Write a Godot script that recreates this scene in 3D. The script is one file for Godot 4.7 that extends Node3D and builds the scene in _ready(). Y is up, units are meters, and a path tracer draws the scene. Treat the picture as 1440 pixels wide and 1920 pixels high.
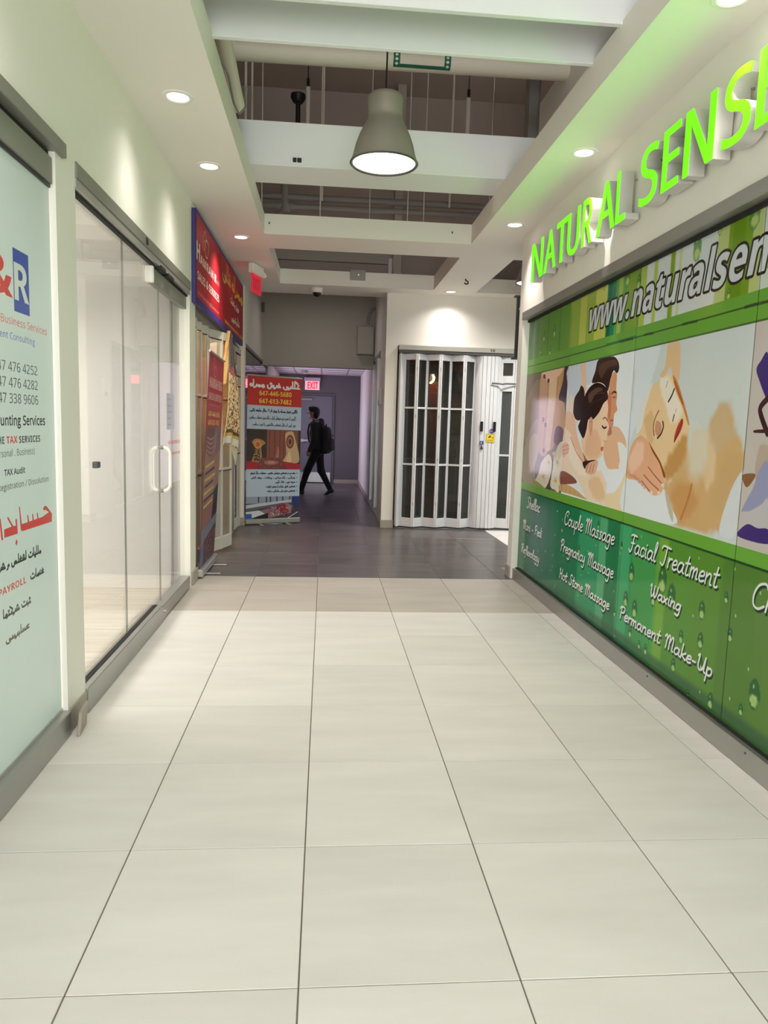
extends Node3D
# A shopping-mall corridor: tiled floor, glass shopfronts, dropped soffit with an open light well.

var M := {}
var taken := {}
var rng := RandomNumberGenerator.new()

const XL := -1.19
const XR := 1.905
const H := 3.38
const T := 3.575

# ---------------------------------------------------------------- geometry collector
class G:
	var v := PackedVector3Array()
	var n := PackedVector3Array()
	var t := PackedVector2Array()
	func tri(a: Vector3, b: Vector3, c: Vector3, na: Vector3, nb: Vector3, nc: Vector3, ua := Vector2.ZERO, ub := Vector2.ZERO, uc := Vector2.ZERO) -> void:
		var f := (b - a).cross(c - a)
		if f.dot(na + nb + nc) >= 0.0:
			v.append_array([a, c, b]); n.append_array([na, nc, nb]); t.append_array([ua, uc, ub])
		else:
			v.append_array([a, b, c]); n.append_array([na, nb, nc]); t.append_array([ua, ub, uc])
	func flat(a: Vector3, b: Vector3, c: Vector3, nn: Vector3) -> void:
		tri(a, b, c, nn, nn, nn, Vector2(a.x + a.z, a.y), Vector2(b.x + b.z, b.y), Vector2(c.x + c.z, c.y))
	func quad(a: Vector3, b: Vector3, c: Vector3, d: Vector3, nn: Vector3) -> void:
		tri(a, b, c, nn, nn, nn, Vector2(0, 1), Vector2(1, 1), Vector2(1, 0))
		tri(a, c, d, nn, nn, nn, Vector2(0, 1), Vector2(1, 0), Vector2(0, 0))
	func quv(a: Vector3, b: Vector3, c: Vector3, d: Vector3, nn: Vector3, r: Rect2) -> void:
		# a lower left, b lower right, c upper right, d upper left as seen from the front
		var e := r.end
		tri(a, b, c, nn, nn, nn, Vector2(r.position.x, e.y), e, Vector2(e.x, r.position.y))
		tri(a, c, d, nn, nn, nn, Vector2(r.position.x, e.y), Vector2(e.x, r.position.y), r.position)
	func box(c: Vector3, s: Vector3, bev := 0.0, x := Transform3D()) -> void:
		var h := s * 0.5
		bev = minf(bev, minf(h.x, minf(h.y, h.z)) * 0.9)
		var p := func(sg: Vector3, k: int) -> Vector3:
			var q := Vector3.ZERO
			for i in 3:
				q[i] = c[i] + sg[i] * (h[i] if i == k else h[i] - bev)
			return x * q
		var bs := x.basis
		for k in 3:
			var i := (k + 1) % 3
			var j := (k + 2) % 3
			for s1 in [-1.0, 1.0]:
				var sg := [Vector3(), Vector3(), Vector3(), Vector3()]
				var w := [[-1.0, -1.0], [1.0, -1.0], [1.0, 1.0], [-1.0, 1.0]]
				for q in 4:
					var sv := Vector3()
					sv[k] = s1; sv[i] = w[q][0]; sv[j] = w[q][1]
					sg[q] = sv
				var nn := Vector3()
				nn[k] = s1
				quad(p.call(sg[0], k), p.call(sg[1], k), p.call(sg[2], k), p.call(sg[3], k), (bs * nn).normalized())
				if bev > 0.0:
					for s2 in [-1.0, 1.0]:
						var e1 := Vector3()
						var e2 := Vector3()
						e1[k] = s1; e1[i] = s2; e1[j] = -1.0
						e2[k] = s1; e2[i] = s2; e2[j] = 1.0
						var en := Vector3()
						en[k] = s1; en[i] = s2
						quad(p.call(e1, k), p.call(e2, k), p.call(e2, i), p.call(e1, i), (bs * en).normalized())
		if bev > 0.0:
			for a in [-1.0, 1.0]:
				for b in [-1.0, 1.0]:
					for d in [-1.0, 1.0]:
						var sv := Vector3(a, b, d)
						flat(p.call(sv, 0), p.call(sv, 1), p.call(sv, 2), (bs * sv).normalized())
	func span(a: Vector3, b: Vector3, bev := 0.0) -> void:
		box((a + b) * 0.5, (b - a).abs(), bev)
	func lathe(prof: Array, seg := 32, x := Transform3D()) -> void:
		# prof: Vector2(radius, height) from bottom outside upwards
		for i in prof.size() - 1:
			var a: Vector2 = prof[i]
			var b: Vector2 = prof[i + 1]
			if a.is_equal_approx(b):
				continue
			var nn := Vector2(b.y - a.y, a.x - b.x).normalized()
			var na := nn
			var nb := nn
			if i > 0:
				var z: Vector2 = prof[i - 1]
				var m := Vector2(a.y - z.y, z.x - a.x).normalized()
				if m.dot(nn) > 0.75:
					na = (m + nn).normalized()
			if i + 2 < prof.size():
				var z2: Vector2 = prof[i + 2]
				var m2 := Vector2(z2.y - b.y, b.x - z2.x).normalized()
				if m2.dot(nn) > 0.75:
					nb = (m2 + nn).normalized()
			for k in seg:
				var t0 := TAU * k / seg
				var t1 := TAU * (k + 1) / seg
				var d0 := Vector3(cos(t0), 0, sin(t0))
				var d1 := Vector3(cos(t1), 0, sin(t1))
				var f := func(d: Vector3, q: Vector2) -> Vector3: return x * (d * q.x + Vector3(0, q.y, 0))
				var g := func(d: Vector3, q: Vector2) -> Vector3: return (x.basis * (d * q.x + Vector3(0, q.y, 0))).normalized()
				if b.x > 0.0001:
					tri(f.call(d0, a), f.call(d0, b), f.call(d1, b), g.call(d0, na), g.call(d0, nb), g.call(d1, nb))
				if a.x > 0.0001:
					tri(f.call(d0, a), f.call(d1, b), f.call(d1, a), g.call(d0, na), g.call(d1, nb), g.call(d1, na))
	func tube(path: Array, r: float, seg := 12, caps := true) -> void:
		var m := path.size()
		var up := Vector3.UP
		var rings := []
		var dirs := []
		for i in m:
			var d: Vector3 = (path[mini(i + 1, m - 1)] - path[maxi(i - 1, 0)]).normalized()
			if absf(d.dot(up)) > 0.95:
				up = Vector3.RIGHT if absf(d.x) < 0.8 else Vector3.BACK
			var sd := d.cross(up).normalized()
			up = sd.cross(d).normalized()
			var ring := []
			for k in seg:
				var a := TAU * k / seg
				ring.append(sd * cos(a) + up * sin(a))
			rings.append(ring)
			dirs.append(d)
		for i in m - 1:
			for k in seg:
				var k2 := (k + 1) % seg
				var a0: Vector3 = path[i] + rings[i][k] * r
				var a1: Vector3 = path[i] + rings[i][k2] * r
				var b0: Vector3 = path[i + 1] + rings[i + 1][k] * r
				var b1: Vector3 = path[i + 1] + rings[i + 1][k2] * r
				tri(a0, a1, b1, rings[i][k], rings[i][k2], rings[i + 1][k2])
				tri(a0, b1, b0, rings[i][k], rings[i + 1][k2], rings[i + 1][k])
		if caps:
			for e in [[0, -1.0], [m - 1, 1.0]]:
				var c: Vector3 = path[e[0]]
				for k in seg:
					flat(c, c + rings[e[0]][k] * r, c + rings[e[0]][(k + 1) % seg] * r, dirs[e[0]] * e[1])
	func rod(a: Vector3, b: Vector3, r: float, seg := 10) -> void:
		tube([a, b], r, seg)
	func extrude(poly: PackedVector2Array, depth: float, x := Transform3D()) -> void:
		# polygon in the xy plane, from z = 0 to z = depth
		var idx := Geometry2D.triangulate_polygon(poly)
		var nz := x.basis.z.normalized()
		for i in range(0, idx.size(), 3):
			var a := poly[idx[i]]
			var b := poly[idx[i + 1]]
			var c := poly[idx[i + 2]]
			flat(x * Vector3(a.x, a.y, depth), x * Vector3(b.x, b.y, depth), x * Vector3(c.x, c.y, depth), nz)
			flat(x * Vector3(a.x, a.y, 0), x * Vector3(b.x, b.y, 0), x * Vector3(c.x, c.y, 0), -nz)
		var cw := Geometry2D.is_polygon_clockwise(poly)
		for i in poly.size():
			var a := poly[i]
			var b := poly[(i + 1) % poly.size()]
			var e := Vector3(b.y - a.y, a.x - b.x, 0).normalized() * (-1.0 if cw else 1.0)
			quad(x * Vector3(a.x, a.y, 0), x * Vector3(b.x, b.y, 0), x * Vector3(b.x, b.y, depth), x * Vector3(a.x, a.y, depth), (x.basis * e).normalized())
	func sheet(nu: int, nv: int, f: Callable, thick := 0.0) -> void:
		# f(u, v) -> Vector3 for u, v in 0..1; uv v runs downwards
		var p := []
		var nn := []
		for j in nv + 1:
			for i in nu + 1:
				p.append(f.call(float(i) / nu, float(j) / nv))
		var at := func(i: int, j: int) -> Vector3: return p[clampi(j, 0, nv) * (nu + 1) + clampi(i, 0, nu)]
		for j in nv + 1:
			for i in nu + 1:
				var du: Vector3 = at.call(i + 1, j) - at.call(i - 1, j)
				var dv: Vector3 = at.call(i, j + 1) - at.call(i, j - 1)
				nn.append(dv.cross(du).normalized())
		for j in nv:
			for i in nu:
				var a := j * (nu + 1) + i
				var q := [a, a + 1, a + nu + 2, a + nu + 1]
				var uv := [Vector2(float(i) / nu, float(j) / nv), Vector2(float(i + 1) / nu, float(j) / nv), Vector2(float(i + 1) / nu, float(j + 1) / nv), Vector2(float(i) / nu, float(j + 1) / nv)]
				for k in [[0, 1, 2], [0, 2, 3]]:
					tri(p[q[k[0]]], p[q[k[1]]], p[q[k[2]]], nn[q[k[0]]], nn[q[k[1]]], nn[q[k[2]]], uv[k[0]], uv[k[1]], uv[k[2]])
					if thick > 0.0:
						tri(p[q[k[0]]] - nn[q[k[0]]] * thick, p[q[k[1]]] - nn[q[k[1]]] * thick, p[q[k[2]]] - nn[q[k[2]]] * thick, -nn[q[k[0]]], -nn[q[k[1]]], -nn[q[k[2]]], uv[k[0]], uv[k[1]], uv[k[2]])
		if thick > 0.0:
			var rim := []
			for i in nu: rim.append([i, i + 1])
			for j in nv: rim.append([j * (nu + 1) + nu, (j + 1) * (nu + 1) + nu])
			for i in nu: rim.append([nv * (nu + 1) + i, nv * (nu + 1) + i + 1])
			for j in nv: rim.append([j * (nu + 1), (j + 1) * (nu + 1)])
			var mid: Vector3 = f.call(0.5, 0.5)
			for e in rim:
				var a: Vector3 = p[e[0]]
				var b: Vector3 = p[e[1]]
				var o: Vector3 = (b - a).cross(nn[e[0]]).normalized()
				if o.dot((a + b) * 0.5 - mid) < 0.0:
					o = -o
				quad(a, b, b - nn[e[1]] * thick, a - nn[e[0]] * thick, o)
	func mesh() -> ArrayMesh:
		var am := ArrayMesh.new()
		if v.is_empty():
			return am
		var arr := []
		arr.resize(Mesh.ARRAY_MAX)
		arr[Mesh.ARRAY_VERTEX] = v
		arr[Mesh.ARRAY_NORMAL] = n
		arr[Mesh.ARRAY_TEX_UV] = t
		am.add_surface_from_arrays(Mesh.PRIMITIVE_TRIANGLES, arr)
		return am

# ---------------------------------------------------------------- a small raster painter for printed surfaces
class Paint:
	var im: Image
	var s: float
	var wu: float
	var hu: float
	func _init(w: float, h: float, px: float, bg: Color) -> void:
		wu = w; hu = h; s = px
		im = Image.create_empty(int(round(w * px)), int(round(h * px)), false, Image.FORMAT_RGBA8)
		im.fill(bg)
	func pt(p: Vector2) -> Vector2:
		return Vector2(p.x * s, (hu - p.y) * s)
	func rect(x0: float, y0: float, x1: float, y1: float, c: Color) -> void:
		var a := pt(Vector2(x0, y1))
		var b := pt(Vector2(x1, y0))
		im.fill_rect(Rect2i(Vector2i(a.round()), Vector2i((b - a).round())), c)
	static func scan(img: Image, polys: Array, c: Color, off := Vector2.ZERO, k := 1.0) -> void:
		var h := img.get_height()
		var w := img.get_width()
		var rows := {}
		for poly in polys:
			var m: int = poly.size()
			for i in m:
				var a: Vector2 = (poly[i] - off) * k
				var b: Vector2 = (poly[(i + 1) % m] - off) * k
				if a.y > b.y:
					var q := a
					a = b
					b = q
				var y0 := maxi(0, ceili(a.y - 0.5))
				var y1 := mini(h - 1, ceili(b.y - 0.5) - 1)
				if y1 < y0:
					continue
				var dx := (b.x - a.x) / (b.y - a.y)
				for y in range(y0, y1 + 1):
					if not rows.has(y):
						rows[y] = []
					rows[y].append(a.x + (y + 0.5 - a.y) * dx)
		for y in rows:
			var xs: Array = rows[y]
			xs.sort()
			for i in range(0, xs.size() - 1, 2):
				var x0 := clampi(roundi(xs[i]), 0, w)
				var x1 := clampi(roundi(xs[i + 1]), 0, w)
				if x1 > x0:
					img.fill_rect(Rect2i(x0, y, x1 - x0, 1), c)
	func px_of(pts: Array) -> PackedVector2Array:
		var o := PackedVector2Array()
		for p in pts:
			o.append(pt(p))
		return o
	func poly(pts: Array, c: Color) -> void:
		Paint.scan(im, [px_of(pts)], c)
	static func smooth(pts: Array, closed := true, k := 6) -> Array:
		var o := []
		var m := pts.size()
		for i in (m if closed else m - 1):
			var p0: Vector2 = pts[(i - 1 + m) % m] if closed else pts[maxi(i - 1, 0)]
			var p1: Vector2 = pts[i]
			var p2: Vector2 = pts[(i + 1) % m]
			var p3: Vector2 = pts[(i + 2) % m] if closed else pts[mini(i + 2, m - 1)]
			for q in k:
				o.append(p1.cubic_interpolate(p2, p0, p3, float(q) / k))
		if not closed:
			o.append(pts[m - 1])
		return o
	func blob(f: Array, c: Color, blur := 0.0) -> void:
		# f: flat list of millimetres x, y, x, y ...
		var pts := []
		for i in range(0, f.size(), 2):
			pts.append(Vector2(f[i], f[i + 1]) * 0.001)
		var q := px_of(Paint.smooth(pts))
		if blur <= 0.0:
			Paint.scan(im, [q], c)
		else:
			soft([q], c, blur * s)
	func soft(polys: Array, c: Color, b: float) -> void:
		var lo := Vector2(INF, INF)
		var hi := -lo
		for q in polys:
			for p in q:
				lo = lo.min(p)
				hi = hi.max(p)
		var f := maxf(2.0, b * 0.5)
		lo = ((lo - Vector2.ONE * b * 2.0) / f).floor() * f
		hi += Vector2.ONE * b * 2.0
		var sz := Vector2i(((hi - lo) / f).ceil()) + Vector2i.ONE
		var fine := Image.create_empty(sz.x * 4, sz.y * 4, false, Image.FORMAT_RGBA8)
		fine.fill(Color(c, 0.0))
		Paint.scan(fine, polys, c, lo, 4.0 / f)
		fine.resize(sz.x, sz.y, Image.INTERPOLATE_TRILINEAR if false else Image.INTERPOLATE_BILINEAR)
		fine.resize(int(sz.x * f), int(sz.y * f), Image.INTERPOLATE_CUBIC)
		im.blend_rect(fine, Rect2i(0, 0, fine.get_width(), fine.get_height()), Vector2i(lo))
	func stroke(pts: Array, w: float, c: Color, blur := 0.0) -> void:
		var q := px_of(pts)
		var r := w * 0.5 * s
		if blur > 0.0:
			for o in Geometry2D.offset_polyline(q, r, Geometry2D.JOIN_ROUND, Geometry2D.END_ROUND):
				soft([o], c, blur * s)
			return
		for i in q.size() - 1:
			var d := q[i + 1] - q[i]
			if d.length() < 0.01:
				continue
			var e := d.normalized().orthogonal() * r
			Paint.scan(im, [PackedVector2Array([q[i] + e, q[i + 1] + e, q[i + 1] - e, q[i] - e])], c)
		for p in q:
			var disc := PackedVector2Array()
			for k in 10:
				disc.append(p + Vector2.from_angle(TAU * k / 10.0) * r)
			Paint.scan(im, [disc], c)
	func line(f: Array, w: float, c: Color, blur := 0.0) -> void:
		var pts := []
		for i in range(0, f.size(), 2):
			pts.append(Vector2(f[i], f[i + 1]) * 0.001)
		stroke(Paint.smooth(pts, false), w, c, blur)
	func ellipse(x: float, y: float, rx: float, ry: float, c: Color, blur := 0.0, turn := 0.0) -> void:
		var pts := []
		for k in 28:
			var a := TAU * k / 28.0
			pts.append(Vector2(x, y) + Vector2(cos(a) * rx, sin(a) * ry).rotated(turn))
		if blur > 0.0:
			soft([px_of(pts)], c, blur * s)
		else:
			poly(pts, c)
	func text(str: String, font: Font, x0: float, y0: float, x1: float, y1: float, c: Color, shear := 0.0, grow := 0.0) -> void:
		# fits the ink of the text into the box x0..x1, y0..y1
		var tm := TextMesh.new()
		tm.text = str
		tm.font = font
		tm.font_size = 64
		tm.pixel_size = 0.01
		tm.depth = 0.0
		tm.curve_step = 1.0
		var arr := tm.get_mesh_arrays()
		var vs: PackedVector3Array = arr[Mesh.ARRAY_VERTEX]
		var ix: PackedInt32Array = arr[Mesh.ARRAY_INDEX]
		if vs.is_empty():
			return
		var lo := Vector2(INF, INF)
		var hi := -lo
		for p in vs:
			lo = lo.min(Vector2(p.x, p.y))
			hi = hi.max(Vector2(p.x, p.y))
		var k := Vector2((x1 - x0) / (hi.x - lo.x), (y1 - y0) / (hi.y - lo.y))
		var m := ix.size() if ix.size() else vs.size()
		for i in range(0, m, 3):
			var q := PackedVector2Array()
			for j in 3:
				var p := vs[ix[i + j]] if ix.size() else vs[i + j]
				var z := (Vector2(p.x, p.y) - lo) * k + Vector2(x0, y0)
				z.x += (z.y - y0) * shear
				q.append(pt(z))
			if grow > 0.0:
				var cen := (q[0] + q[1] + q[2]) / 3.0
				for o in Geometry2D.offset_polygon(q if not Geometry2D.is_polygon_clockwise(q) else PackedVector2Array([q[0], q[2], q[1]]), grow * s, Geometry2D.JOIN_ROUND):
					Paint.scan(im, [o], c)
			Paint.scan(im, [q], c)
	func done(w := 0) -> ImageTexture:
		if w > 0:
			im.resize(w, int(round(w * hu / wu)), Image.INTERPOLATE_LANCZOS)
		im.convert(Image.FORMAT_RGB8)
		return ImageTexture.create_from_image(im)

# ---------------------------------------------------------------- pen alphabets for hand-lettered and Persian writing
const SCRIPT := {
	"a": "38,45 22,50 8,35 6,15 18,2 32,15 40,45;40,45 38,12 48,4|47", "c": "36,42 24,50 10,38 8,14 20,2 36,10|37", "e": "8,24 30,30 34,42 24,50 10,38 8,14 20,2 36,10|38",
	"d": "38,45 22,50 8,35 6,15 18,2 32,15 40,45;46,100 40,30 40,10 48,4|48", "f": "44,92 36,102 26,90 22,40 18,-30 8,-40;6,48 36,52|34",
	"g": "38,45 22,50 8,35 6,15 18,2 32,15 40,45;40,48 36,-20 24,-40 6,-32|46", "h": "12,100 8,2;8,25 22,48 34,44 34,8 42,4|44", "i": "10,50 10,12 20,4;13,68 14,71|22",
	"k": "12,100 8,2;38,48 10,24;12,26 36,4 42,6|42", "l": "8,20 22,80 20,100 12,92 10,20 16,4 24,8|23", "m": "8,50 8,2;8,30 18,48 26,44 26,4;26,30 38,48 46,44 46,8 54,4|56",
	"n": "8,50 8,2;8,28 22,49 34,44 34,8 42,4|44", "o": "24,50 10,40 8,14 22,2 36,14 36,40 24,50;36,44 46,46|44", "p": "10,50 8,-40;8,32 22,50 36,40 34,14 20,2 8,14|42",
	"r": "8,50 8,2;8,28 18,46 30,48|31", "s": "34,44 22,50 14,40 28,22 24,4 6,6|36", "t": "20,88 14,14 22,3 32,8;4,56 32,60|33", "u": "8,50 8,14 18,3 32,14 36,50;36,50 36,12 44,4|46",
	"x": "8,48 22,24 36,4;38,50 22,26 6,2|42", "y": "8,50 8,18 18,6 32,18 36,50;36,50 34,-20 22,-40 6,-32|44",
	"S": "50,86 38,100 22,88 26,62 42,40 36,8 18,0 4,14|54", "C": "54,84 42,100 18,88 6,50 12,12 32,2 52,18|54", "M": "4,80 14,98 20,60 18,4;18,50 30,96 40,90 42,6;42,50 56,96 66,86 66,14 74,4|78",
	"P": "20,96 16,2;4,76 16,96 42,98 50,76 38,54 16,50|52", "H": "10,84 16,98 18,40 12,2;50,100 46,40 50,6 58,6;14,48 48,54|60", "F": "12,90 26,98 60,94;36,94 32,30 20,2 6,14;20,52 46,54|54",
	"T": "6,84 16,98 66,94;40,95 36,30 26,2 8,12|56", "R": "18,96 14,2;4,74 16,96 42,98 48,78 36,56 14,52 30,46 50,4|56", "W": "4,86 12,98 16,40 24,4 38,30 42,96;42,50 50,4 66,40 72,98|76",
	"U": "6,88 14,98 14,30 26,4 44,24 52,98;52,98 52,16 62,4|62", "-": "6,30 26,32|32", " ": "|30",
}
# letter: skeleton joined to the next | width ; skeleton at the end | width ; dots above (+) or below (-)
const PERSIAN := {
	"ا": ["10,0 10,90|20", "10,0 10,90|20", 0], "آ": ["10,0 10,86|22", "10,0 10,86|22", 9], "ب": ["0,0 12,0 12,30 12,0 26,0|26", "4,26 6,4 20,-4 50,-4 62,6 64,28|68", -1], "پ": ["0,0 12,0 12,30 12,0 26,0|26", "4,26 6,4 20,-4 50,-4 62,6 64,28|68", -3],
	"ت": ["0,0 12,0 12,30 12,0 26,0|26", "4,26 6,4 20,-4 50,-4 62,6 64,28|68", 2], "ث": ["0,0 12,0 12,30 12,0 26,0|26", "4,26 6,4 20,-4 50,-4 62,6 64,28|68", 3], "ن": ["0,0 12,0 12,30 12,0 26,0|26", "4,22 6,-10 24,-24 44,-10 46,22|50", 1],
	"ی": ["0,0 12,0 12,30 12,0 26,0|26", "0,0 12,16 22,12 12,-2 8,-14 30,-26 52,-14 54,8|58", -2], "ه": ["0,0 12,26 26,14 12,4 4,-12 20,-14 24,0 38,0|38", "2,0 6,26 18,30 24,10 12,-2 0,0|28", 0],
	"ج": ["4,34 32,26 16,0 0,0;14,0 42,0|40", "4,34 34,30 12,6 8,-20 28,-36 50,-28|52", -1], "چ": ["4,34 32,26 16,0 0,0;14,0 42,0|40", "4,34 34,30 12,6 8,-20 28,-36 50,-28|52", -3], "ح": ["4,34 32,26 16,0 0,0;14,0 42,0|40", "4,34 34,30 12,6 8,-20 28,-36 50,-28|52", 0],
	"خ": ["4,34 32,26 16,0 0,0;14,0 42,0|40", "4,34 34,30 12,6 8,-20 28,-36 50,-28|52", 1], "د": ["8,44 24,20 20,0 0,0|28", "8,44 24,20 20,0 0,0|28", 0], "ذ": ["8,44 24,20 20,0 0,0|28", "8,44 24,20 20,0 0,0|28", 1],
	"ر": ["2,24 8,2 20,-18 32,-22|26", "2,24 8,2 20,-18 32,-22|26", 0], "ز": ["2,24 8,2 20,-18 32,-22|26", "2,24 8,2 20,-18 32,-22|26", 1], "و": ["22,12 10,22 4,8 20,0 20,-16 36,-26;22,12 20,0|30", "22,12 10,22 4,8 20,0 20,-16 36,-26;22,12 20,0|30", 0],
	"س": ["0,0 8,0 8,24 8,0 22,0 22,22 22,0 36,0 36,28 36,0 48,0|48", "0,0 8,0 8,24 8,0 20,0 20,22 20,0 32,0 32,22 34,-12 50,-26 68,-12 70,22|74", 0],
	"ش": ["0,0 8,0 8,24 8,0 22,0 22,22 22,0 36,0 36,28 36,0 48,0|48", "0,0 8,0 8,24 8,0 20,0 20,22 20,0 32,0 32,22 34,-12 50,-26 68,-12 70,22|74", 3], "ص": ["0,0 30,0 46,14 34,28 18,16 6,0;30,0 56,0 56,22 56,0 64,0|62", "0,0 28,0 42,14 32,28 16,16 6,0;28,0 46,0 46,16 50,-18 66,-26 82,-10 84,18|86", 0],
	"ف": ["0,0 16,0 28,16 16,32 6,18 16,0 36,0|36", "0,0 14,0 24,16 14,30 4,16 14,0 60,-4 72,6 74,26|78", 1], "ق": ["0,0 16,0 28,16 16,32 6,18 16,0 36,0|36", "14,0 24,16 14,30 4,16 14,0 24,0 20,-16 38,-30 56,-14 56,14|60", 2], "ک": ["0,0 30,0 10,48 42,84;30,0 42,0|42", "0,0 14,0 24,28 8,50 42,84;14,0 60,-4 70,18|74", 0],
	"گ": ["0,0 30,0 10,48 42,84;30,0 42,0;22,78 50,104|42", "0,0 14,0 24,28 8,50 42,84;22,78 50,104;14,0 60,-4 70,18|74", 0], "ل": ["0,0 12,0 12,94 12,0 26,0|26", "10,94 10,-8 26,-24 44,-10 48,16|52", 0], "م": ["0,0 8,16 22,16 24,0 12,-10 2,0;22,0 36,0|36", "0,0 10,14 22,8 14,-4 4,-4;14,-4 12,-50|26", 0],
	"ع": ["0,0 12,0 4,26 28,26 16,0 36,0|36", "26,32 8,30 10,14 24,10 8,-4 10,-26 34,-34 48,-26|50", 0], "۲": ["6,74 14,60 26,62 30,76;14,66 12,2|36", "6,74 14,60 26,62 30,76;14,66 12,2|36", 0], "۰": ["12,30 18,34|26", "12,30 18,34|26", 0], " ": ["|26", "|26", 0], "،": ["8,10 12,2 8,-8|22", "8,10 12,2 8,-8|22", 0],
}

func pen(str: String) -> Array:
	var out := []
	var b := str.split("|")
	for st in b[0].split(";", false):
		var pts := []
		for p in st.split(" ", false):
			var xy := p.split(",")
			pts.append(Vector2(float(xy[0]), float(xy[1])))
		out.append(pts)
	return [out, float(b[1])]

func cursive(p: Paint, str: String, x0: float, x1: float, base: float, cap: float, w: float, c: Color, off := Vector2.ZERO, blur := 0.0) -> void:
	var total := 0.0
	for ch in str:
		total += pen(SCRIPT[ch])[1]
	var k := (x1 - x0) / total
	var x := 0.0
	for ch in str:
		var g := pen(SCRIPT[ch])
		for st in g[0]:
			var q := []
			for a in Paint.smooth(st, false, 5):
				q.append(Vector2(x0 + (x + a.x) * k + a.y * 0.0022 * cap, base + a.y * 0.01 * cap) + off)
			p.stroke(q, w, c, blur)
		x += g[1]

func persian(p: Paint, str: String, xr: float, xl: float, base: float, alef: float, w: float, c: Color) -> void:
	# runs from the right edge xr to the left edge xl
	var apart := "اآدذرزو ،۲۰"
	var shapes := []
	var total := 0.0
	for i in str.length():
		var d: Array = PERSIAN[str[i]]
		var last := i == str.length() - 1 or str[i + 1] == " " or str[i + 1] == "،" or str[i] in apart
		var g := pen(d[1] if last else d[0])
		var joined := i > 0 and not (str[i - 1] in apart)
		shapes.append([g, d[2], joined])
		total += g[1]
	var kx := (xr - xl) / total
	var ky := alef * 0.01
	var x := 0.0
	for sh in shapes:
		var top := 0.0
		for st in sh[0][0]:
			var q := []
			for a in st:
				q.append(Vector2(xr - (x + a.x) * kx, base + a.y * ky))
				top = maxf(top, a.y)
			p.stroke(q, w, c)
		if sh[2] and sh[0][1] < 60.0 and sh[0][0].size():
			p.stroke([Vector2(xr - (x - 2) * kx, base), Vector2(xr - (x + 8) * kx, base)], w, c)
		var mid: float = xr - (x + minf(sh[0][1] * 0.5, 36.0)) * kx
		var m: int = absi(sh[1])
		var dy: float = base + ((top + 20.0) * ky if sh[1] > 0 else -24.0 * ky)
		if m == 9:
			p.stroke([Vector2(mid - 14 * kx, base + 100 * ky), Vector2(mid + 12 * kx, base + 108 * ky)], w * 0.8, c)
		else:
			for j in m:
				var ox: float = (j - (m - 1) * 0.5) * 12.0 if m < 3 else [-7.0, 7.0, 0.0][j]
				var oy: float = (10.0 if m == 3 and j == 2 else 0.0) * (1.0 if sh[1] > 0 else -1.0)
				p.ellipse(mid + ox * kx, dy + oy * ky, w * 0.55, w * 0.55, c)
		x += sh[0][1]

# ---------------------------------------------------------------- object helpers
func numbered(n: String) -> String:
	if not taken.has(n):
		taken[n] = 0
		return n
	taken[n] += 1
	return "%s_%03d" % [n, taken[n]]

func thing(called: String, label: String, category: String, at := Vector3.ZERO, turn := 0.0, group := "") -> Node3D:
	var o := Node3D.new()
	o.name = numbered(called)
	add_child(o)
	o.position = at
	o.rotation.y = turn
	tag(o, label, category, group)
	return o

func tag(o: Node3D, label: String, category: String, group := "") -> Node3D:
	o.set_meta("label", label)
	o.set_meta("category", category)
	if group:
		o.set_meta("group", group)
	return o

func obj(called: String, g: G, m: Material, parent: Node3D = null, label := "") -> MeshInstance3D:
	return inst(called, g.mesh(), m, parent, label)

func inst(called: String, mesh: Mesh, m: Material, parent: Node3D = null, label := "") -> MeshInstance3D:
	var o := MeshInstance3D.new()
	o.mesh = mesh
	o.material_override = m
	o.name = numbered(called) if parent == null else called
	(self if parent == null else parent).add_child(o, true)
	if label:
		o.set_meta("label", label)
	return o

func struct_node(called: String, label: String, category := "") -> Node3D:
	var o := Node3D.new()
	o.name = numbered(called)
	add_child(o)
	o.set_meta("kind", "structure")
	o.set_meta("label", label)
	o.set_meta("category", category if category else "room")
	return o

func struct(called: String, g: G, m: Material, label: String, category: String) -> MeshInstance3D:
	var o := obj(called, g, m)
	o.set_meta("kind", "structure")
	o.set_meta("label", label)
	o.set_meta("category", category)
	return o

func copy(src: Node3D, at: Vector3, label: String) -> Node3D:
	var c: Node3D = src.duplicate()
	c.name = numbered(String(src.name).rstrip("0123456789_"))
	add_child(c)
	c.position = at
	c.set_meta("label", label)
	return c

func lettering(str: String, font: Font, w: float, h: float, depth: float, m: Material, parent: Node3D, x: Transform3D, called := "lettering") -> MeshInstance3D:
	# ink box w by h, lower left corner at the origin of x, facing x.basis.z
	var tm := TextMesh.new()
	tm.text = str
	tm.font = font
	tm.font_size = 64
	tm.pixel_size = 0.01
	tm.depth = maxf(depth, 0.0005)
	tm.curve_step = 1.0
	var b := tm.get_aabb()
	var k := Vector3(w / b.size.x, h / b.size.y, 1.0)
	var o := inst(called, tm, m, parent)
	o.transform = x * Transform3D(Basis.from_scale(k), Vector3(-b.position.x * k.x, -b.position.y * k.y, tm.depth * 0.5))
	return o

func col(r: float, g: float, b: float) -> Color:
	return Color(r / 255.0, g / 255.0, b / 255.0)

func mat(called: String, c: Color, rough := 0.6, metal := 0.0) -> StandardMaterial3D:
	var m := StandardMaterial3D.new()
	m.resource_name = called
	m.albedo_color = c
	m.roughness = rough
	m.metallic = metal
	M[called] = m
	return m

func glow(called: String, c: Color, e: float) -> StandardMaterial3D:
	var m := mat(called, c, 0.5)
	m.emission_enabled = true
	m.emission = c
	m.emission_energy_multiplier = e
	return m

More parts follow.
